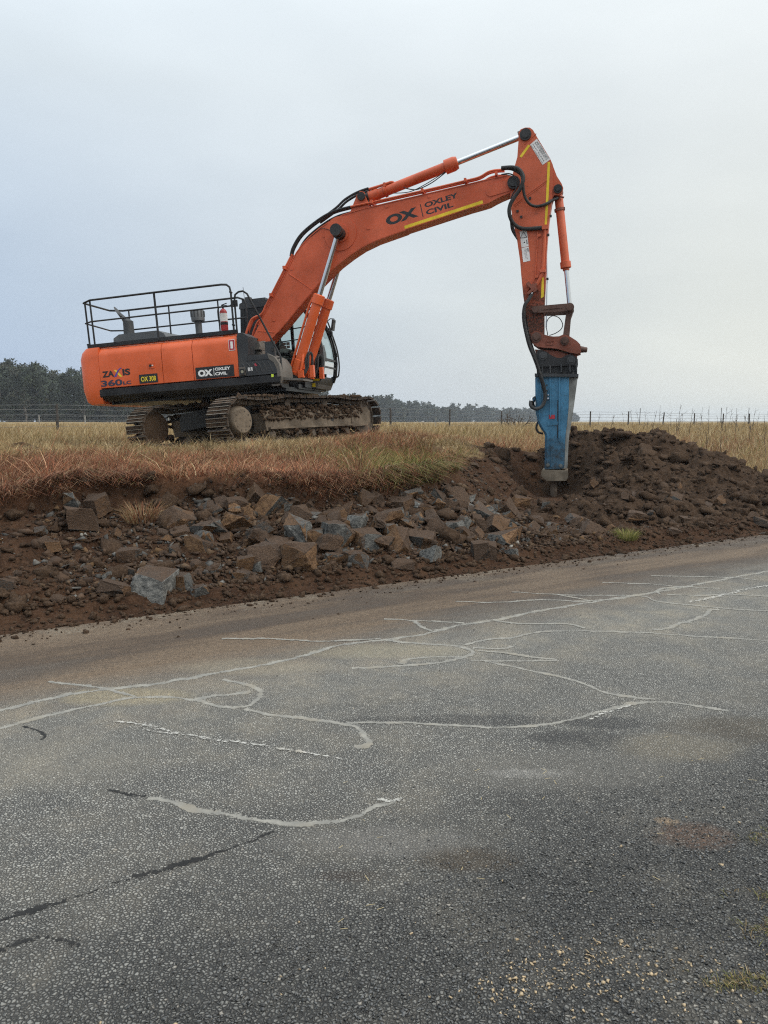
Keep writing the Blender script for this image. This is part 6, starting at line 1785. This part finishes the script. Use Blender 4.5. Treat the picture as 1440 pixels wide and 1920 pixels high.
# one track shoe, shared by all
sh = MB()
sh.box((0, 0, -0.010), (0.185, 0.60, 0.020))
for x in (-0.082, 0.0, 0.076): sh.prism([(x - 0.011, 0.0), (x - 0.006, 0.030), (x + 0.006, 0.030), (x + 0.011, 0.0)], -0.30, 0.30)
so = sh.build('shoe', M['shoe'], EX)
shoe_me = so.data
bpy.data.objects.remove(so)
gm = MB()
for x in (-0.082, 0.0, 0.076): gm.box((x, 0, 0.0315), (0.009, 0.585, 0.004))
shoe_me.materials.append(M['grouser']); shoe_me.materials.append(M['mud'])
bmx = bmesh.new(); bmx.from_mesh(shoe_me)
bv = [bmx.verts.new(p) for p in gm.v]
for q in gm.f:
    f_ = bmx.faces.new([bv[i] for i in q]); f_.material_index = 1
mm_ = MB()
_sr = np.random.default_rng(6)
for x in (-0.042, 0.038):
    for yy in np.arange(-0.27, 0.28, 0.06): mm_.box((x + _sr.uniform(-0.006, 0.006), yy, 0.009), (0.060 * _sr.uniform(0.8, 1.1), 0.064, 0.018 * _sr.uniform(0.4, 1.6)))
bv = [bmx.verts.new(p) for p in mm_.v]
for q in mm_.f:
    f_ = bmx.faces.new([bv[i] for i in q]); f_.material_index = 2
bmx.to_mesh(shoe_me); bmx.free()

HL, RR, ZH = 2.07, 0.44, 0.52           # half tumbler distance, pitch radius incl. chain, hub height


def track_path(n_):
    """closed path of the shoes' underside, in the track's own x,z"""
    pts = []
    for i in range(40): pts.append((-HL + 2 * HL * i / 40, ZH - RR))                       # bottom, rear to front
    for i in range(24): a = -90 + 180 * i / 24; pts.append((HL + RR * math.cos(R_(a)), ZH + RR * math.sin(R_(a))))
    for i in range(40):
        t = i / 40; x = HL - 2 * HL * t
        sag = -0.045 * math.sin(math.pi * min(t / 0.28, 1)) if t < 0.28 else (-0.02 * math.sin(math.pi * (t - 0.28) / 0.42) if t < 0.70 else -0.05 * math.sin(math.pi * (t - 0.70) / 0.30))
        pts.append((x, ZH + RR + 0.035 * math.sin(math.pi * t) + sag))
    for i in range(24): a = 90 + 180 * i / 24; pts.append((-HL + RR * math.cos(R_(a)), ZH + RR * math.sin(R_(a))))
    P = np.array(pts + pts[:1]); d = np.r_[0, np.cumsum(np.hypot(*np.diff(P, axis=0).T))]
    s = np.linspace(0, d[-1], n_, endpoint=False)
    x = np.interp(s, d, P[:, 0]); z = np.interp(s, d, P[:, 1])
    s2 = (s + 0.03) % d[-1]
    tx = np.interp(s2, d, P[:, 0]) - x; tz = np.interp(s2, d, P[:, 1]) - z
    return x, z, np.arctan2(tz, tx)


tr = np.random.default_rng(4)
for side in (-1, 1):
    yc = side * 1.295
    T_ = UA @ Matrix.Translation((0, yc, 0))
    TK = part(MB().prism([(-1.35, 0.30), (1.62, 0.30), (1.70, 0.40), (1.70, 0.66), (1.55, 0.74), (-1.2, 0.74), (-1.42, 0.66)], -0.17, 0.17), 'crawler_track', 'frame_mud', T=T_, bevel=0.015)
    part(MB().prism([(-1.30, 0.33), (1.45, 0.33), (1.45, 0.37), (-1.30, 0.37)], side * 0.17, side * 0.24).prism([(-1.18, 0.55), (-0.55, 0.55), (-0.55, 0.565), (-1.18, 0.565)], side * 0.17, side * 0.21).prism([(0.85, 0.575), (1.3, 0.575), (1.3, 0.59), (0.85, 0.59)], side * 0.17, side * 0.21), 'frame_ledge', 'frame_mud', TK, T=T_)
    part(MB().cyl((0.80, side * 0.171, 0.50), (0.80, side * 0.174, 0.50), 0.055, n=14), 'hole_shade', 'pin', TK, T=T_)  # flat dark disc on the frame face, painting the shade inside an opening
    # rear sprocket with final drive cover, front idler with its guard plate
    part(MB().cyl((-HL, -0.09, ZH), (-HL, 0.09, ZH), 0.36, n=28), 'sprocket', 'mud', TK, T=T_)
    part(MB().rev((-HL, side * 0.09, ZH), (-HL, side * 0.25, ZH), [(0, 0.30), (0.6, 0.285), (0.85, 0.265), (1, 0.235)], 28), 'final_drive_cover', 'frame_mud', TK, T=T_, bevel=0.01)
    for k in range(10):
        a = 2 * math.pi * k / 10
        part(MB().cyl((-HL + 0.19 * math.cos(a), side * 0.245, ZH + 0.19 * math.sin(a)), (-HL + 0.19 * math.cos(a), side * 0.258, ZH + 0.19 * math.sin(a)), 0.014, n=6), 'bolt', 'mudsteel', TK, T=T_)
    part(MB().cyl((HL, -0.09, ZH), (HL, 0.09, ZH), 0.37, n=28), 'idler', 'mudsteel', TK, T=T_)
    part(MB().prism([(1.50, 0.30), (2.12, 0.32), (2.22, 0.42), (2.22, 0.66), (2.10, 0.76), (1.50, 0.74)], side * 0.10, side * 0.19), 'idler_guard', 'frame_mud', TK, T=T_, bevel=0.015)
    for x in (-1.18, -0.75, -0.35, 0.1, 0.52, 0.92, 1.32):
        part(MB().rev((x, -0.20, 0.215), (x, 0.20, 0.215), [(0, 0.06), (0.12, 0.11), (0.35, 0.11), (0.36, 0.085), (0.64, 0.085), (0.65, 0.11), (0.88, 0.11), (1, 0.06)], 16), 'track_roller', 'mudsteel', TK, T=T_)
    for x in (-0.62, 0.62):
        part(MB().rev((x, -0.13, 0.865), (x, 0.15, 0.865), [(0, 0.085), (0.8, 0.085), (0.81, 0.06), (1, 0.05)], 14).box((x, 0, 0.77), (0.12, 0.14, 0.12)), 'carrier_roller', 'mudsteel', TK, T=T_)
    # chain links inside the shoes
    xs, zs, an_ = track_path(49)
    chn = MB()
    for i in range(49):
        Rm = Matrix.Rotation(-an_[i], 3, 'Y')
        nrm = Vector((math.sin(an_[i]), 0, -math.cos(an_[i])))
        for yy in (-0.085, 0.085):
            chn.box((xs[i] - nrm.x * 0.055, yy, zs[i] - nrm.z * 0.055), (0.185, 0.045, 0.075), Rm)
    part(chn, 'track_chain', 'mudsteel', TK, T=T_)
    for i in range(49):
        o = bpy.data.objects.new('shoe', shoe_me)
        nrm = Vector((math.sin(an_[i]), 0, -math.cos(an_[i])))
        Rm = Matrix.Rotation(-an_[i], 4, 'Y') @ Matrix.Rotation(math.pi, 4, 'X') @ Matrix.Rotation(tr.normal(0, 0.012), 4, 'Z')
        o.matrix_local = T_ @ Matrix.Translation((xs[i] + nrm.x * 0.012, 0, zs[i] + nrm.z * 0.012)) @ Rm
        link(o, TK)
    # mud packed on the frame and hanging in the track
    q = 900
    px = tr.uniform(-1.5, 1.9, q); py = tr.uniform(-0.2, 0.2, q); hgt = 0.74 + 0.07 * tr.random(q) * (0.6 + 0.8 * vnoise(px * 3, py * 3, 7))
    w = tr.random(q) < 0.4
    hgt[w] = tr.uniform(0.52, 0.76, w.sum()); py[w] = side * 0.18
    x2 = tr.uniform(-2.2, 2.2, 500); y2 = tr.uniform(-0.28, 0.28, 500); z2 = ZH + RR + 0.045 + 0.0 * x2 - 0.04 * (np.abs(x2) > 1.9)
    x3 = tr.uniform(-1.6, 1.6, 220); y3 = side * tr.uniform(0.05, 0.22, 220); z3 = tr.uniform(0.12, 0.32, 220)
    P = np.stack([np.r_[px, x2, x3], np.r_[py, y2, y3], np.r_[hgt, z2, z3]], -1)
    o = scatter_mesh('mud', lump, P, np.clip(tr.lognormal(-3.5, 0.4, len(P)), 0.012, 0.085), M['mud'], None, (1, 1, 0.8), 60 + side, smooth=True)
    o.data.transform(T_); o.parent = TK
P = np.stack([tr.uniform(-1.2, 1.2, 700), tr.uniform(-1.1, 1.1, 700), tr.uniform(0.95, 1.04, 700)], -1)
o = scatter_mesh('mud', lump, P, np.clip(tr.lognormal(-3.1, 0.45, 700), 0.02, 0.13), M['mud'], None, (1, 1, 0.8), 66, smooth=True)
o.data.transform(UA); o.parent = EX

# ---- fire extinguisher in its bracket on the deck rail
FE = empty('fire_extinguisher', tuple(EX.matrix_basis @ Vector((-0.09, -1.24, 2.47))) if False else (0, 0, 0), 'red fire extinguisher with a white label strapped to the deck rail behind the cab', 'fire extinguisher')
_MW = Matrix.Translation(Vector(MC)) @ EX.rotation_euler.to_matrix().to_4x4()
FE.matrix_world = _MW @ Matrix.Translation((-0.085, -1.27, 2.46))
def fpart(mb, name, mat, par=None, **k): return mb.build(name, M[mat], FE if par is None else par, **k)
fb = fpart(MB().rev((0, 0, 0), (0, 0, 0.47), [(0, 0.07), (0.05, 0.078), (0.86, 0.078), (0.95, 0.055), (1.0, 0.025)], 20), 'bottle', 'red')
fpart(MB().rev((0, 0, 0.20), (0, 0, 0.37), [(0, 0.0795), (1, 0.0795)], 20, False), 'label', 'white', fb)
fpart(MB().rev((0, 0, 0.13), (0, 0, 0.185), [(0, 0.081), (1, 0.081)], 20, False), 'strap', 'black', fb)
fpart(MB().cyl((0, 0, 0.47), (0, 0, 0.52), 0.02, n=10).box((0.03, 0, 0.53), (0.12, 0.022, 0.02)).box((0.03, 0, 0.56), (0.13, 0.022, 0.016), Matrix.Rotation(R_(-14), 3, 'Y')), 'valve', 'black')
fpart(MB().tube([(-0.01, -0.03, 0.51), (-0.09, -0.05, 0.47), (-0.105, -0.05, 0.35), (-0.095, -0.05, 0.18)], 0.010, 8, 5), 'hose', 'rubber')

# ---- operator, sitting in the cab behind the boom
PN = empty('person', (0, 0, 0), 'operator in dark clothes and a peaked cap sitting in the cab', 'person')
PN.matrix_world = _MW @ Matrix.Translation((0.0, 0.95, 0.0))
jv = [(0.20, 0, 1.90), (0.20, 0, 2.10), (0.19, 0, 2.30), (0.20, 0, 2.42), (0.23, 0, 2.50), (0.26, 0, 2.60), (0.27, 0, 2.70),
      (0.22, -0.19, 2.38), (0.34, -0.27, 2.12), (0.58, -0.33, 2.08), (0.65, -0.34, 2.09), (0.22, 0.19, 2.38), (0.34, 0.27, 2.12), (0.58, 0.33, 2.08), (0.65, 0.34, 2.09),
      (0.24, -0.10, 1.90), (0.66, -0.14, 1.95), (0.80, -0.14, 1.60), (0.92, -0.14, 1.58), (0.24, 0.10, 1.90), (0.66, 0.14, 1.95), (0.80, 0.14, 1.60), (0.92, 0.14, 1.58)]
je = [(0, 1), (1, 2), (2, 3), (3, 4), (4, 5), (5, 6), (3, 7), (7, 8), (8, 9), (9, 10), (3, 11), (11, 12), (12, 13), (13, 14), (0, 15), (15, 16), (16, 17), (17, 18), (0, 19), (19, 20), (20, 21), (21, 22)]
jr = [0.15, 0.15, 0.16, 0.13, 0.06, 0.085, 0.075, 0.075, 0.05, 0.04, 0.04, 0.075, 0.05, 0.04, 0.04, 0.10, 0.075, 0.055, 0.045, 0.10, 0.075, 0.055, 0.045]
pm_ = bpy.data.meshes.new('body'); pm_.from_pydata(jv, je, [])
po = bpy.data.objects.new('body', pm_); COL.objects.link(po)
md = po.modifiers.new('skin', 'SKIN'); po.modifiers.new('sub', 'SUBSURF').levels = 1
po.modifiers['sub'].render_levels = 1
if not pm_.skin_vertices: pm_.attributes.new('skin', 'FLOAT', 'POINT')
for i, r_ in enumerate(jr): pm_.skin_vertices[0].data[i].radius = (r_, r_)
pm_.skin_vertices[0].data[0].use_root = True
po.parent = PN
pm_.materials.append(NT('dark_work_clothes').fin((0.018, 0.020, 0.026), 0.9))
skin = NT('skin').fin((0.30, 0.17, 0.12), 0.6); M['skin'] = skin
hdm = MB().rev((0.27, 0, 2.53), (0.275, 0, 2.76), [(0, 0.05), (0.2, 0.085), (0.5, 0.098), (0.8, 0.09), (1.0, 0.05)], 16)
hdm.add([(0.36, -0.018, 2.64), (0.36, 0.018, 2.64), (0.395, 0.012, 2.60), (0.395, -0.012, 2.60), (0.355, 0, 2.67)], [(0, 1, 2, 3), (0, 3, 4), (3, 2, 4), (2, 1, 4)])
for s in (-1, 1): hdm.rev((0.26, s * 0.095, 2.64), (0.26, s * 0.11, 2.645), [(0, 0.03), (1, 0.02)], 8)
hdm.build('head', skin, PN)
cp = MB().rev((0.27, 0, 2.68), (0.265, 0, 2.80), [(0, 0.105), (0.5, 0.10), (0.85, 0.07), (1.0, 0.02)], 16)
cp.prism([(0.34, 2.695), (0.46, 2.67), (0.465, 2.682), (0.34, 2.712)], -0.075, 0.075)
cp.build('cap', M['seat'], PN)
for s in (-1, 1):
    hm_ = MB().rev((0.62, s * 0.335, 2.09), (0.71, s * 0.335, 2.10), [(0, 0.03), (0.5, 0.04), (1, 0.035)], 10)
    for k in range(4):
        y = s * 0.335 + (k - 1.5) * 0.019
        hm_.tube([(0.70, y, 2.115), (0.735 + 0.004 * (k % 2), y, 2.105), (0.735, y, 2.075), (0.705, y, 2.06)], 0.009, 6)
    hm_.tube([(0.66, s * 0.30, 2.10), (0.69, s * 0.285, 2.085), (0.715, s * 0.295, 2.075)], 0.010, 6)
    hm_.build('hand', skin, PN)

# ------------------------------------------------------------------ wire fence across the paddock
M['post'] = paint('weathered_post', (0.045, 0.038, 0.034), 0.85, 0.4, (0.09, 0.075, 0.06), 3)
M['pale_post'] = paint('pale_steel_post', (0.24, 0.23, 0.21), 0.7, 0.3, (0.12, 0.10, 0.08), 3)
M['wire'] = NT('galvanised_wire').fin((0.16, 0.16, 0.16), 0.5, 0.6)
_p0 = np.array([-12.45, 28.4]); _dp = np.array([3.2, 2.39])
fr_ = np.random.default_rng(17)
FN = empty('wire_fence', (_p0[0] + 5 * _dp[0], _p0[1] + 5 * _dp[1], 1.0), 'dark-post wire fence running across the paddock behind the excavator', 'fence')
heads = []
for k in range(-3, 17):
    x, y = _p0 + _dp * k
    g = ground_z(x, y, False)
    hgt = 2.26 - 0.004 * k - g + fr_.uniform(-0.05, 0.05)
    ln = fr_.uniform(-0.04, 0.04) + (0.16 if k == 10 else 0)
    top_ = Vector((x + ln * hgt * 0.6, y, g + hgt))
    r_ = 0.055 if k in (0, 4) else 0.048
    mb = MB().tube([(x, y, g - 0.1), (x + ln * hgt * 0.3, y, g + hgt * 0.5), tuple(top_)], lambda t, r_=r_: r_ * (1.05 - 0.15 * t), 8)
    o = mb.build('post', M['post'], None)
    o.parent = FN; o.matrix_parent_inverse = Matrix.Translation(-FN.location)
    heads.append((Vector((x, y, g)), top_))
for fz in (0.28, 0.48, 0.66, 0.83, 0.97):
    pts = []
    for i, (b, t) in enumerate(heads):
        p = b.lerp(t, fz)
        if i:
            q = (pts[-1] + p) / 2; q.z -= 0.025
            pts.append(q)
        pts.append(p + Vector((0, -0.05, 0)))
    o = MB().tube(pts, 0.0075, 5).build('fence_wire', M['wire'], None)
    o.parent = FN; o.matrix_parent_inverse = Matrix.Translation(-FN.location)
for k, f_, hh in ((9, 0.32, 1.40), (11, 0.92, 1.55), (13, -0.05, 1.6), (4, 0.75, 0.75), (6, 0.2, 0.7)):
    x, y = _p0 + _dp * (k + f_); g = ground_z(x, y, False)
    o = MB().tube([(x, y, g - 0.1), (x + 0.02, y, g + hh)], 0.022, 6).build('fence_dropper', M['pale_post' if hh < 1 else 'post'], None)
    o.parent = FN; o.matrix_parent_inverse = Matrix.Translation(-FN.location)
# pale posts of the far boundary before the wood, left
FF = empty('boundary_fence', (-48, 84, 1.0), 'far boundary fence of pale posts in front of the dark wood', 'fence')
heads = []
for k in range(-2, 9):
    x, y = -46.5 + 4.4 * k, 88 + 3.0 * k
    g = ground_z(x, y, False)
    o = MB().cyl((x, y, g - 0.1), (x, y, g + 1.25), 0.075, n=7).build('post', M['pale_post'], None)
    o.parent = FF; o.matrix_parent_inverse = Matrix.Translation(-FF.location)
    heads.append(Vector((x, y, g + 1.15)))
for dz in (0, -0.35, -0.7):
    o = MB().tube([p + Vector((0, -0.08, dz)) for p in heads], 0.012, 4).build('fence_wire', M['wire'], None)
    o.parent = FF; o.matrix_parent_inverse = Matrix.Translation(-FF.location)

# ------------------------------------------------------------------ bare shrub by the fence and dead weed stalks
M['twig'] = NT('bare_twig').fin((0.075, 0.058, 0.045), 0.9)


def twigs(mb, p, d, l, r_, depth, rr_):
    q = p + d * l
    mb.tube([p, p.lerp(q, 0.5) + Vector(rr_.normal(0, l * 0.05, 3)), q], lambda t: r_ * (1 - 0.4 * t), 5)
    if depth:
        for _ in range(3 if depth > 1 else 2):
            e = (d + Vector(rr_.normal(0, 0.55, 3)) + Vector((0, 0, 0.12))).normalized()
            twigs(mb, p.lerp(q, rr_.uniform(0.45, 1.0)), e, l * rr_.uniform(0.55, 0.8), r_ * 0.6, depth - 1, rr_)


rr_ = np.random.default_rng(8)
x, y = 7.15, 40.5
SB = empty('bare_shrub', (x, y, ground_z(x, y, False)), 'leafless spreading shrub beside the fence left of the hammer', 'shrub')
for i in range(6):
    mb = MB(); a = R_(i * 60 + 20)
    twigs(mb, Vector((0, 0, 0.0)), Vector((math.cos(a) * 0.9, math.sin(a) * 0.9, 0.55)).normalized(), 0.75, 0.030, 3, rr_)
    mb.build('branch', M['twig'], SB)
wd = MB()
for i in range(46):
    y = rr_.uniform(20, 46); x = y * rr_.uniform(0.28, 0.52); g = ground_z(x, y, False)
    hh = rr_.uniform(0.6, 1.35)
    t_ = (x + rr_.normal(0, 0.12), y, g + hh)
    wd.tube([(x, y, g), t_], lambda t: 0.010 * (1 - 0.6 * t), 4)
    for _ in range(3):
        f_ = rr_.uniform(0.45, 0.9); b = Vector((x, y, g)).lerp(Vector(t_), f_)
        wd.tube([b, b + Vector((rr_.normal(0, 0.10), rr_.normal(0, 0.1), rr_.uniform(0.08, 0.2)))], 0.005, 4)
wd.build('dead_weeds', M['twig'], kind='stuff')

# ------------------------------------------------------------------ trees: trunk with limbs, crown of leaf clumps
n = NT('eucalypt_leaves')
at = n.attr('Col')
n.fin(n.mix(0.0, at.outputs['Color'], (0, 0, 0)), 0.6, 0, None, 0.2)
M['leaf'] = n.m
M['bark'] = paint('eucalypt_bark', (0.135, 0.120, 0.105), 0.9, 0.5, (0.06, 0.05, 0.042), 0.8)
M['bark_pale'] = paint('pale_bark', (0.34, 0.32, 0.29), 0.85, 0.4, (0.14, 0.12, 0.10), 0.8)


def tree_meshes(seed, H, nclump, per, spread, low=0.3, leaf=0.34):
    r = np.random.default_rng(seed)
    mb = MB(); tips = []
    lean = Vector((r.normal(0, 0.05), r.normal(0, 0.05), 1)).normalized()
    T_ = [Vector((0, 0, -0.3))]
    for i in range(1, 7): T_.append(lean * (H * 0.80 * i / 6) + Vector((r.normal(0, 0.15), r.normal(0, 0.15), 0)))
    R0 = H * 0.017
    mb.tube(T_, lambda t: R0 * (1 - 0.78 * t), 7, 2)
    for i in range(int(nclump * 0.8)):
        f_ = r.uniform(low, 1.0)
        b = lean * (H * 0.80 * f_)
        a = r.uniform(0, 6.283)
        reach = spread * (1.05 - 0.55 * abs(f_ - 0.60)) * r.uniform(0.45, 1.0)
        e = b + Vector((math.cos(a) * reach, math.sin(a) * reach, reach * r.uniform(0.35, 0.95)))
        m = b.lerp(e, 0.5) + Vector((0, 0, -0.08 * reach))
        mb.tube([b, m, e], lambda t, k=(1 - 0.6 * f_): R0 * 0.42 * k * (1 - 0.75 * t), 4)
        tips.append(e); 
        if r.random() < 0.6: tips.append(m + Vector(r.normal(0, 0.5, 3)))
    tips.append(T_[-1])
    LV, LC = [], []
    for e in tips:
        cr = spread * r.uniform(0.22, 0.40)
        q = r.normal(size=(per, 3)); q /= np.linalg.norm(q, axis=1)[:, None]
        q *= (r.random((per, 1)) ** 0.45) * cr * np.array([[1, 1, 0.72]])
        cen = np.array(e[:]) + q
        tone = r.uniform(0.6, 1.35)
        base = np.array([0.028, 0.037, 0.021]) * tone if r.random() < 0.8 else np.array([0.044, 0.043, 0.024]) * tone
        Rm = rot_mats(r, per)
        s = leaf * r.uniform(0.6, 1.4, (per, 1, 1))
        t3 = np.array([[-0.5, -0.22, 0], [0.5, -0.12, 0], [0.05, 0.42, 0]])
        w = np.einsum('nij,kj->nki', Rm, t3) * s + cen[:, None, :]
        LV.append(w.reshape(-1, 3)); LC.append(np.repeat(base[None] * r.uniform(0.75, 1.3, (per, 1)), 3, 0))
    LV = np.concatenate(LV); LC = np.concatenate(LC)
    bm = mb.build('trunk', M['bark'])
    tm = bm.data; bpy.data.objects.remove(bm)
    cm = np_mesh('crown', LV, np.arange(len(LV)).reshape(-1, 3), [M['leaf']], False, LC)
    return tm, cm


BIG = [tree_meshes(500 + i, h, nc, 78, sp, lo, 0.55) for i, (h, nc, sp, lo) in enumerate([(15.5, 44, 4.0, 0.20), (14.5, 40, 3.7, 0.14), (16.5, 46, 4.4, 0.26), (13.0, 38, 3.6, 0.10), (15.0, 48, 4.7, 0.18)])]
FAR = [tree_meshes(600 + i, h, 34, 26, sp * 1.15, 0.02, 1.35) for i, (h, sp) in enumerate([(14, 4.2), (12.5, 3.8), (15.5, 4.4), (11, 4.5)])]
tr = np.random.default_rng(29)


def tree(x, y, meshes, s, label, group, bark=None):
    g = ground_z(x, y, False) - 0.2
    o = empty('eucalyptus_tree', (x, y, g), label, 'tree', group, (0, 0, tr.uniform(0, 6.283)))
    o.scale = (s * tr.uniform(0.9, 1.1),) * 2 + (s,)
    a = link(bpy.data.objects.new('trunk', meshes[0]), o)
    if bark is not None:
        a.material_slots[0].link = 'OBJECT'; a.material_slots[0].material = bark
    link(bpy.data.objects.new('crown', meshes[1]), o)


# forest edge: from far left towards the right, receding
E0, E1 = np.array([-96.0, 168.0]), np.array([14.0, 500.0])
LBL = {0: 'tall dark eucalypt in the front row of the wood at the left', 1: 'eucalypt standing deeper in the dark wood at the left', 2: 'bushy young eucalypt filling the foot of the dark wood'}
taken = []
for row, (cnt, back, sc) in enumerate([(24, 0, 1.02), (22, 8, 1.08), (20, 16, 1.12), (18, 26, 1.18), (16, 38, 1.22)]):
    for i in range(cnt):
        t = -0.07 + 0.40 * (i + tr.uniform(-0.35, 0.35)) / cnt
        p = E0 + (E1 - E0) * t
        nrm = np.array([-0.95, 0.31])
        p = p + nrm * (back + tr.uniform(-3, 3))
        k = 1 if row else 0
        lb = LBL[k]; bk = None
        if row == 0 and i == 1: lb = 'eucalypt with a pale bare trunk at the left end of the wood'; bk = M['bark_pale']
        elif row == 0 and i == 5: lb = 'front-row eucalypt with a pale trunk above the lone dark fence post'; bk = M['bark_pale']
        tree(p[0], p[1], BIG[tr.integers(0, 5)], sc * tr.uniform(0.84, 1.06), lb, 'trees of the wood at the left', bk)
for i in range(46):
    t = -0.05 + 0.38 * (i + tr.uniform(-0.4, 0.4)) / 46
    p = E0 + (E1 - E0) * t + np.array([-0.95, 0.31]) * tr.uniform(-4, 4)
    tree(p[0], p[1], BIG[3 if i % 2 else 1], tr.uniform(0.36, 0.58), LBL[2], 'young trees at the foot of the wood')
for i in range(105):
    t = 0.34 + 0.68 * (i + tr.uniform(-0.4, 0.4)) / 105
    p = E0 + (E1 - E0) * t + np.array([-0.95, 0.31]) * tr.uniform(0, 14)
    tree(p[0], p[1], FAR[tr.integers(0, 4)], tr.uniform(0.85, 1.15), 'hazy eucalypt in the wood edge running away behind the excavator', 'trees of the receding wood edge')


def tree_mass(name, items):
    """far crowns that read as one mass"""
    VV, CC = [], []
    for x, y, me, s_ in items:
        v = np.zeros(len(me.vertices) * 3); me.vertices.foreach_get('co', v); v = v.reshape(-1, 3)
        c = np.zeros(len(me.vertices) * 4); me.color_attributes['Col'].data.foreach_get('color', c)
        a = tr.uniform(0, 6.283); ca, sa = math.cos(a), math.sin(a)
        w = np.stack([(v[:, 0] * ca - v[:, 1] * sa) * s_ + x, (v[:, 0] * sa + v[:, 1] * ca) * s_ + y, v[:, 2] * s_ + ground_z(x, y, False) - 0.2], -1)
        VV.append(w); CC.append(c.reshape(-1, 4)[:, :3])
    VV = np.concatenate(VV); CC = np.concatenate(CC)
    return link(bpy.data.objects.new(name, np_mesh(name, VV, np.arange(len(VV)).reshape(-1, 3), [M['leaf']], False, CC)), kind='stuff')


items = []
for i in range(150):
    t = -0.06 + 0.42 * (i + tr.uniform(-0.4, 0.4)) / 150
    p = E0 + (E1 - E0) * t + np.array([-0.95, 0.31]) * tr.uniform(1, 40)
    items.append((p[0], p[1], FAR[tr.integers(0, 4)][1], tr.uniform(0.3, 0.5)))
tree_mass('wood_undergrowth', items)
items = []
for i in range(60):
    t = 0.34 + 0.68 * (i + tr.uniform(-0.4, 0.4)) / 60
    p = E0 + (E1 - E0) * t + np.array([-0.95, 0.31]) * tr.uniform(14, 32)
    items.append((p[0], p[1], FAR[tr.integers(0, 4)][1], tr.uniform(0.9, 1.15)))
G0, G1 = np.array([10.0, 505.0]), np.array([270.0, 1000.0])
for i in range(230):
    t = max(0.0, (i + tr.uniform(-0.4, 0.4)) / 230) ** 1.4
    p = G0 + (G1 - G0) * t + np.array([-0.4, 0.9]) * tr.uniform(0, 55)
    s_ = tr.uniform(0.75, 1.2) * (1.0 - 0.18 * t) * (0.6 if tr.random() < 0.25 else 1)
    items.append((p[0], p[1], FAR[tr.integers(0, 4)][1], s_))
tree_mass('distant_woods', items)

# ------------------------------------------------------------------ haze
hz = MB().box((0, 0, 11.8), (3600, 3600, 27.0))
hm = bpy.data.materials.new('haze'); hm.use_nodes = True
hn, hl = hm.node_tree.nodes, hm.node_tree.links
hn.clear()
ho = hn.new('ShaderNodeOutputMaterial'); hv_ = hn.new('ShaderNodeVolumePrincipled')
hv_.inputs['Color'].default_value = (0.80, 0.86, 0.92, 1)
hv_.inputs['Density'].default_value = 0.00038
hl.new(hv_.outputs[0], ho.inputs['Volume'])
HZ = hz.build('haze', hm, kind='stuff')
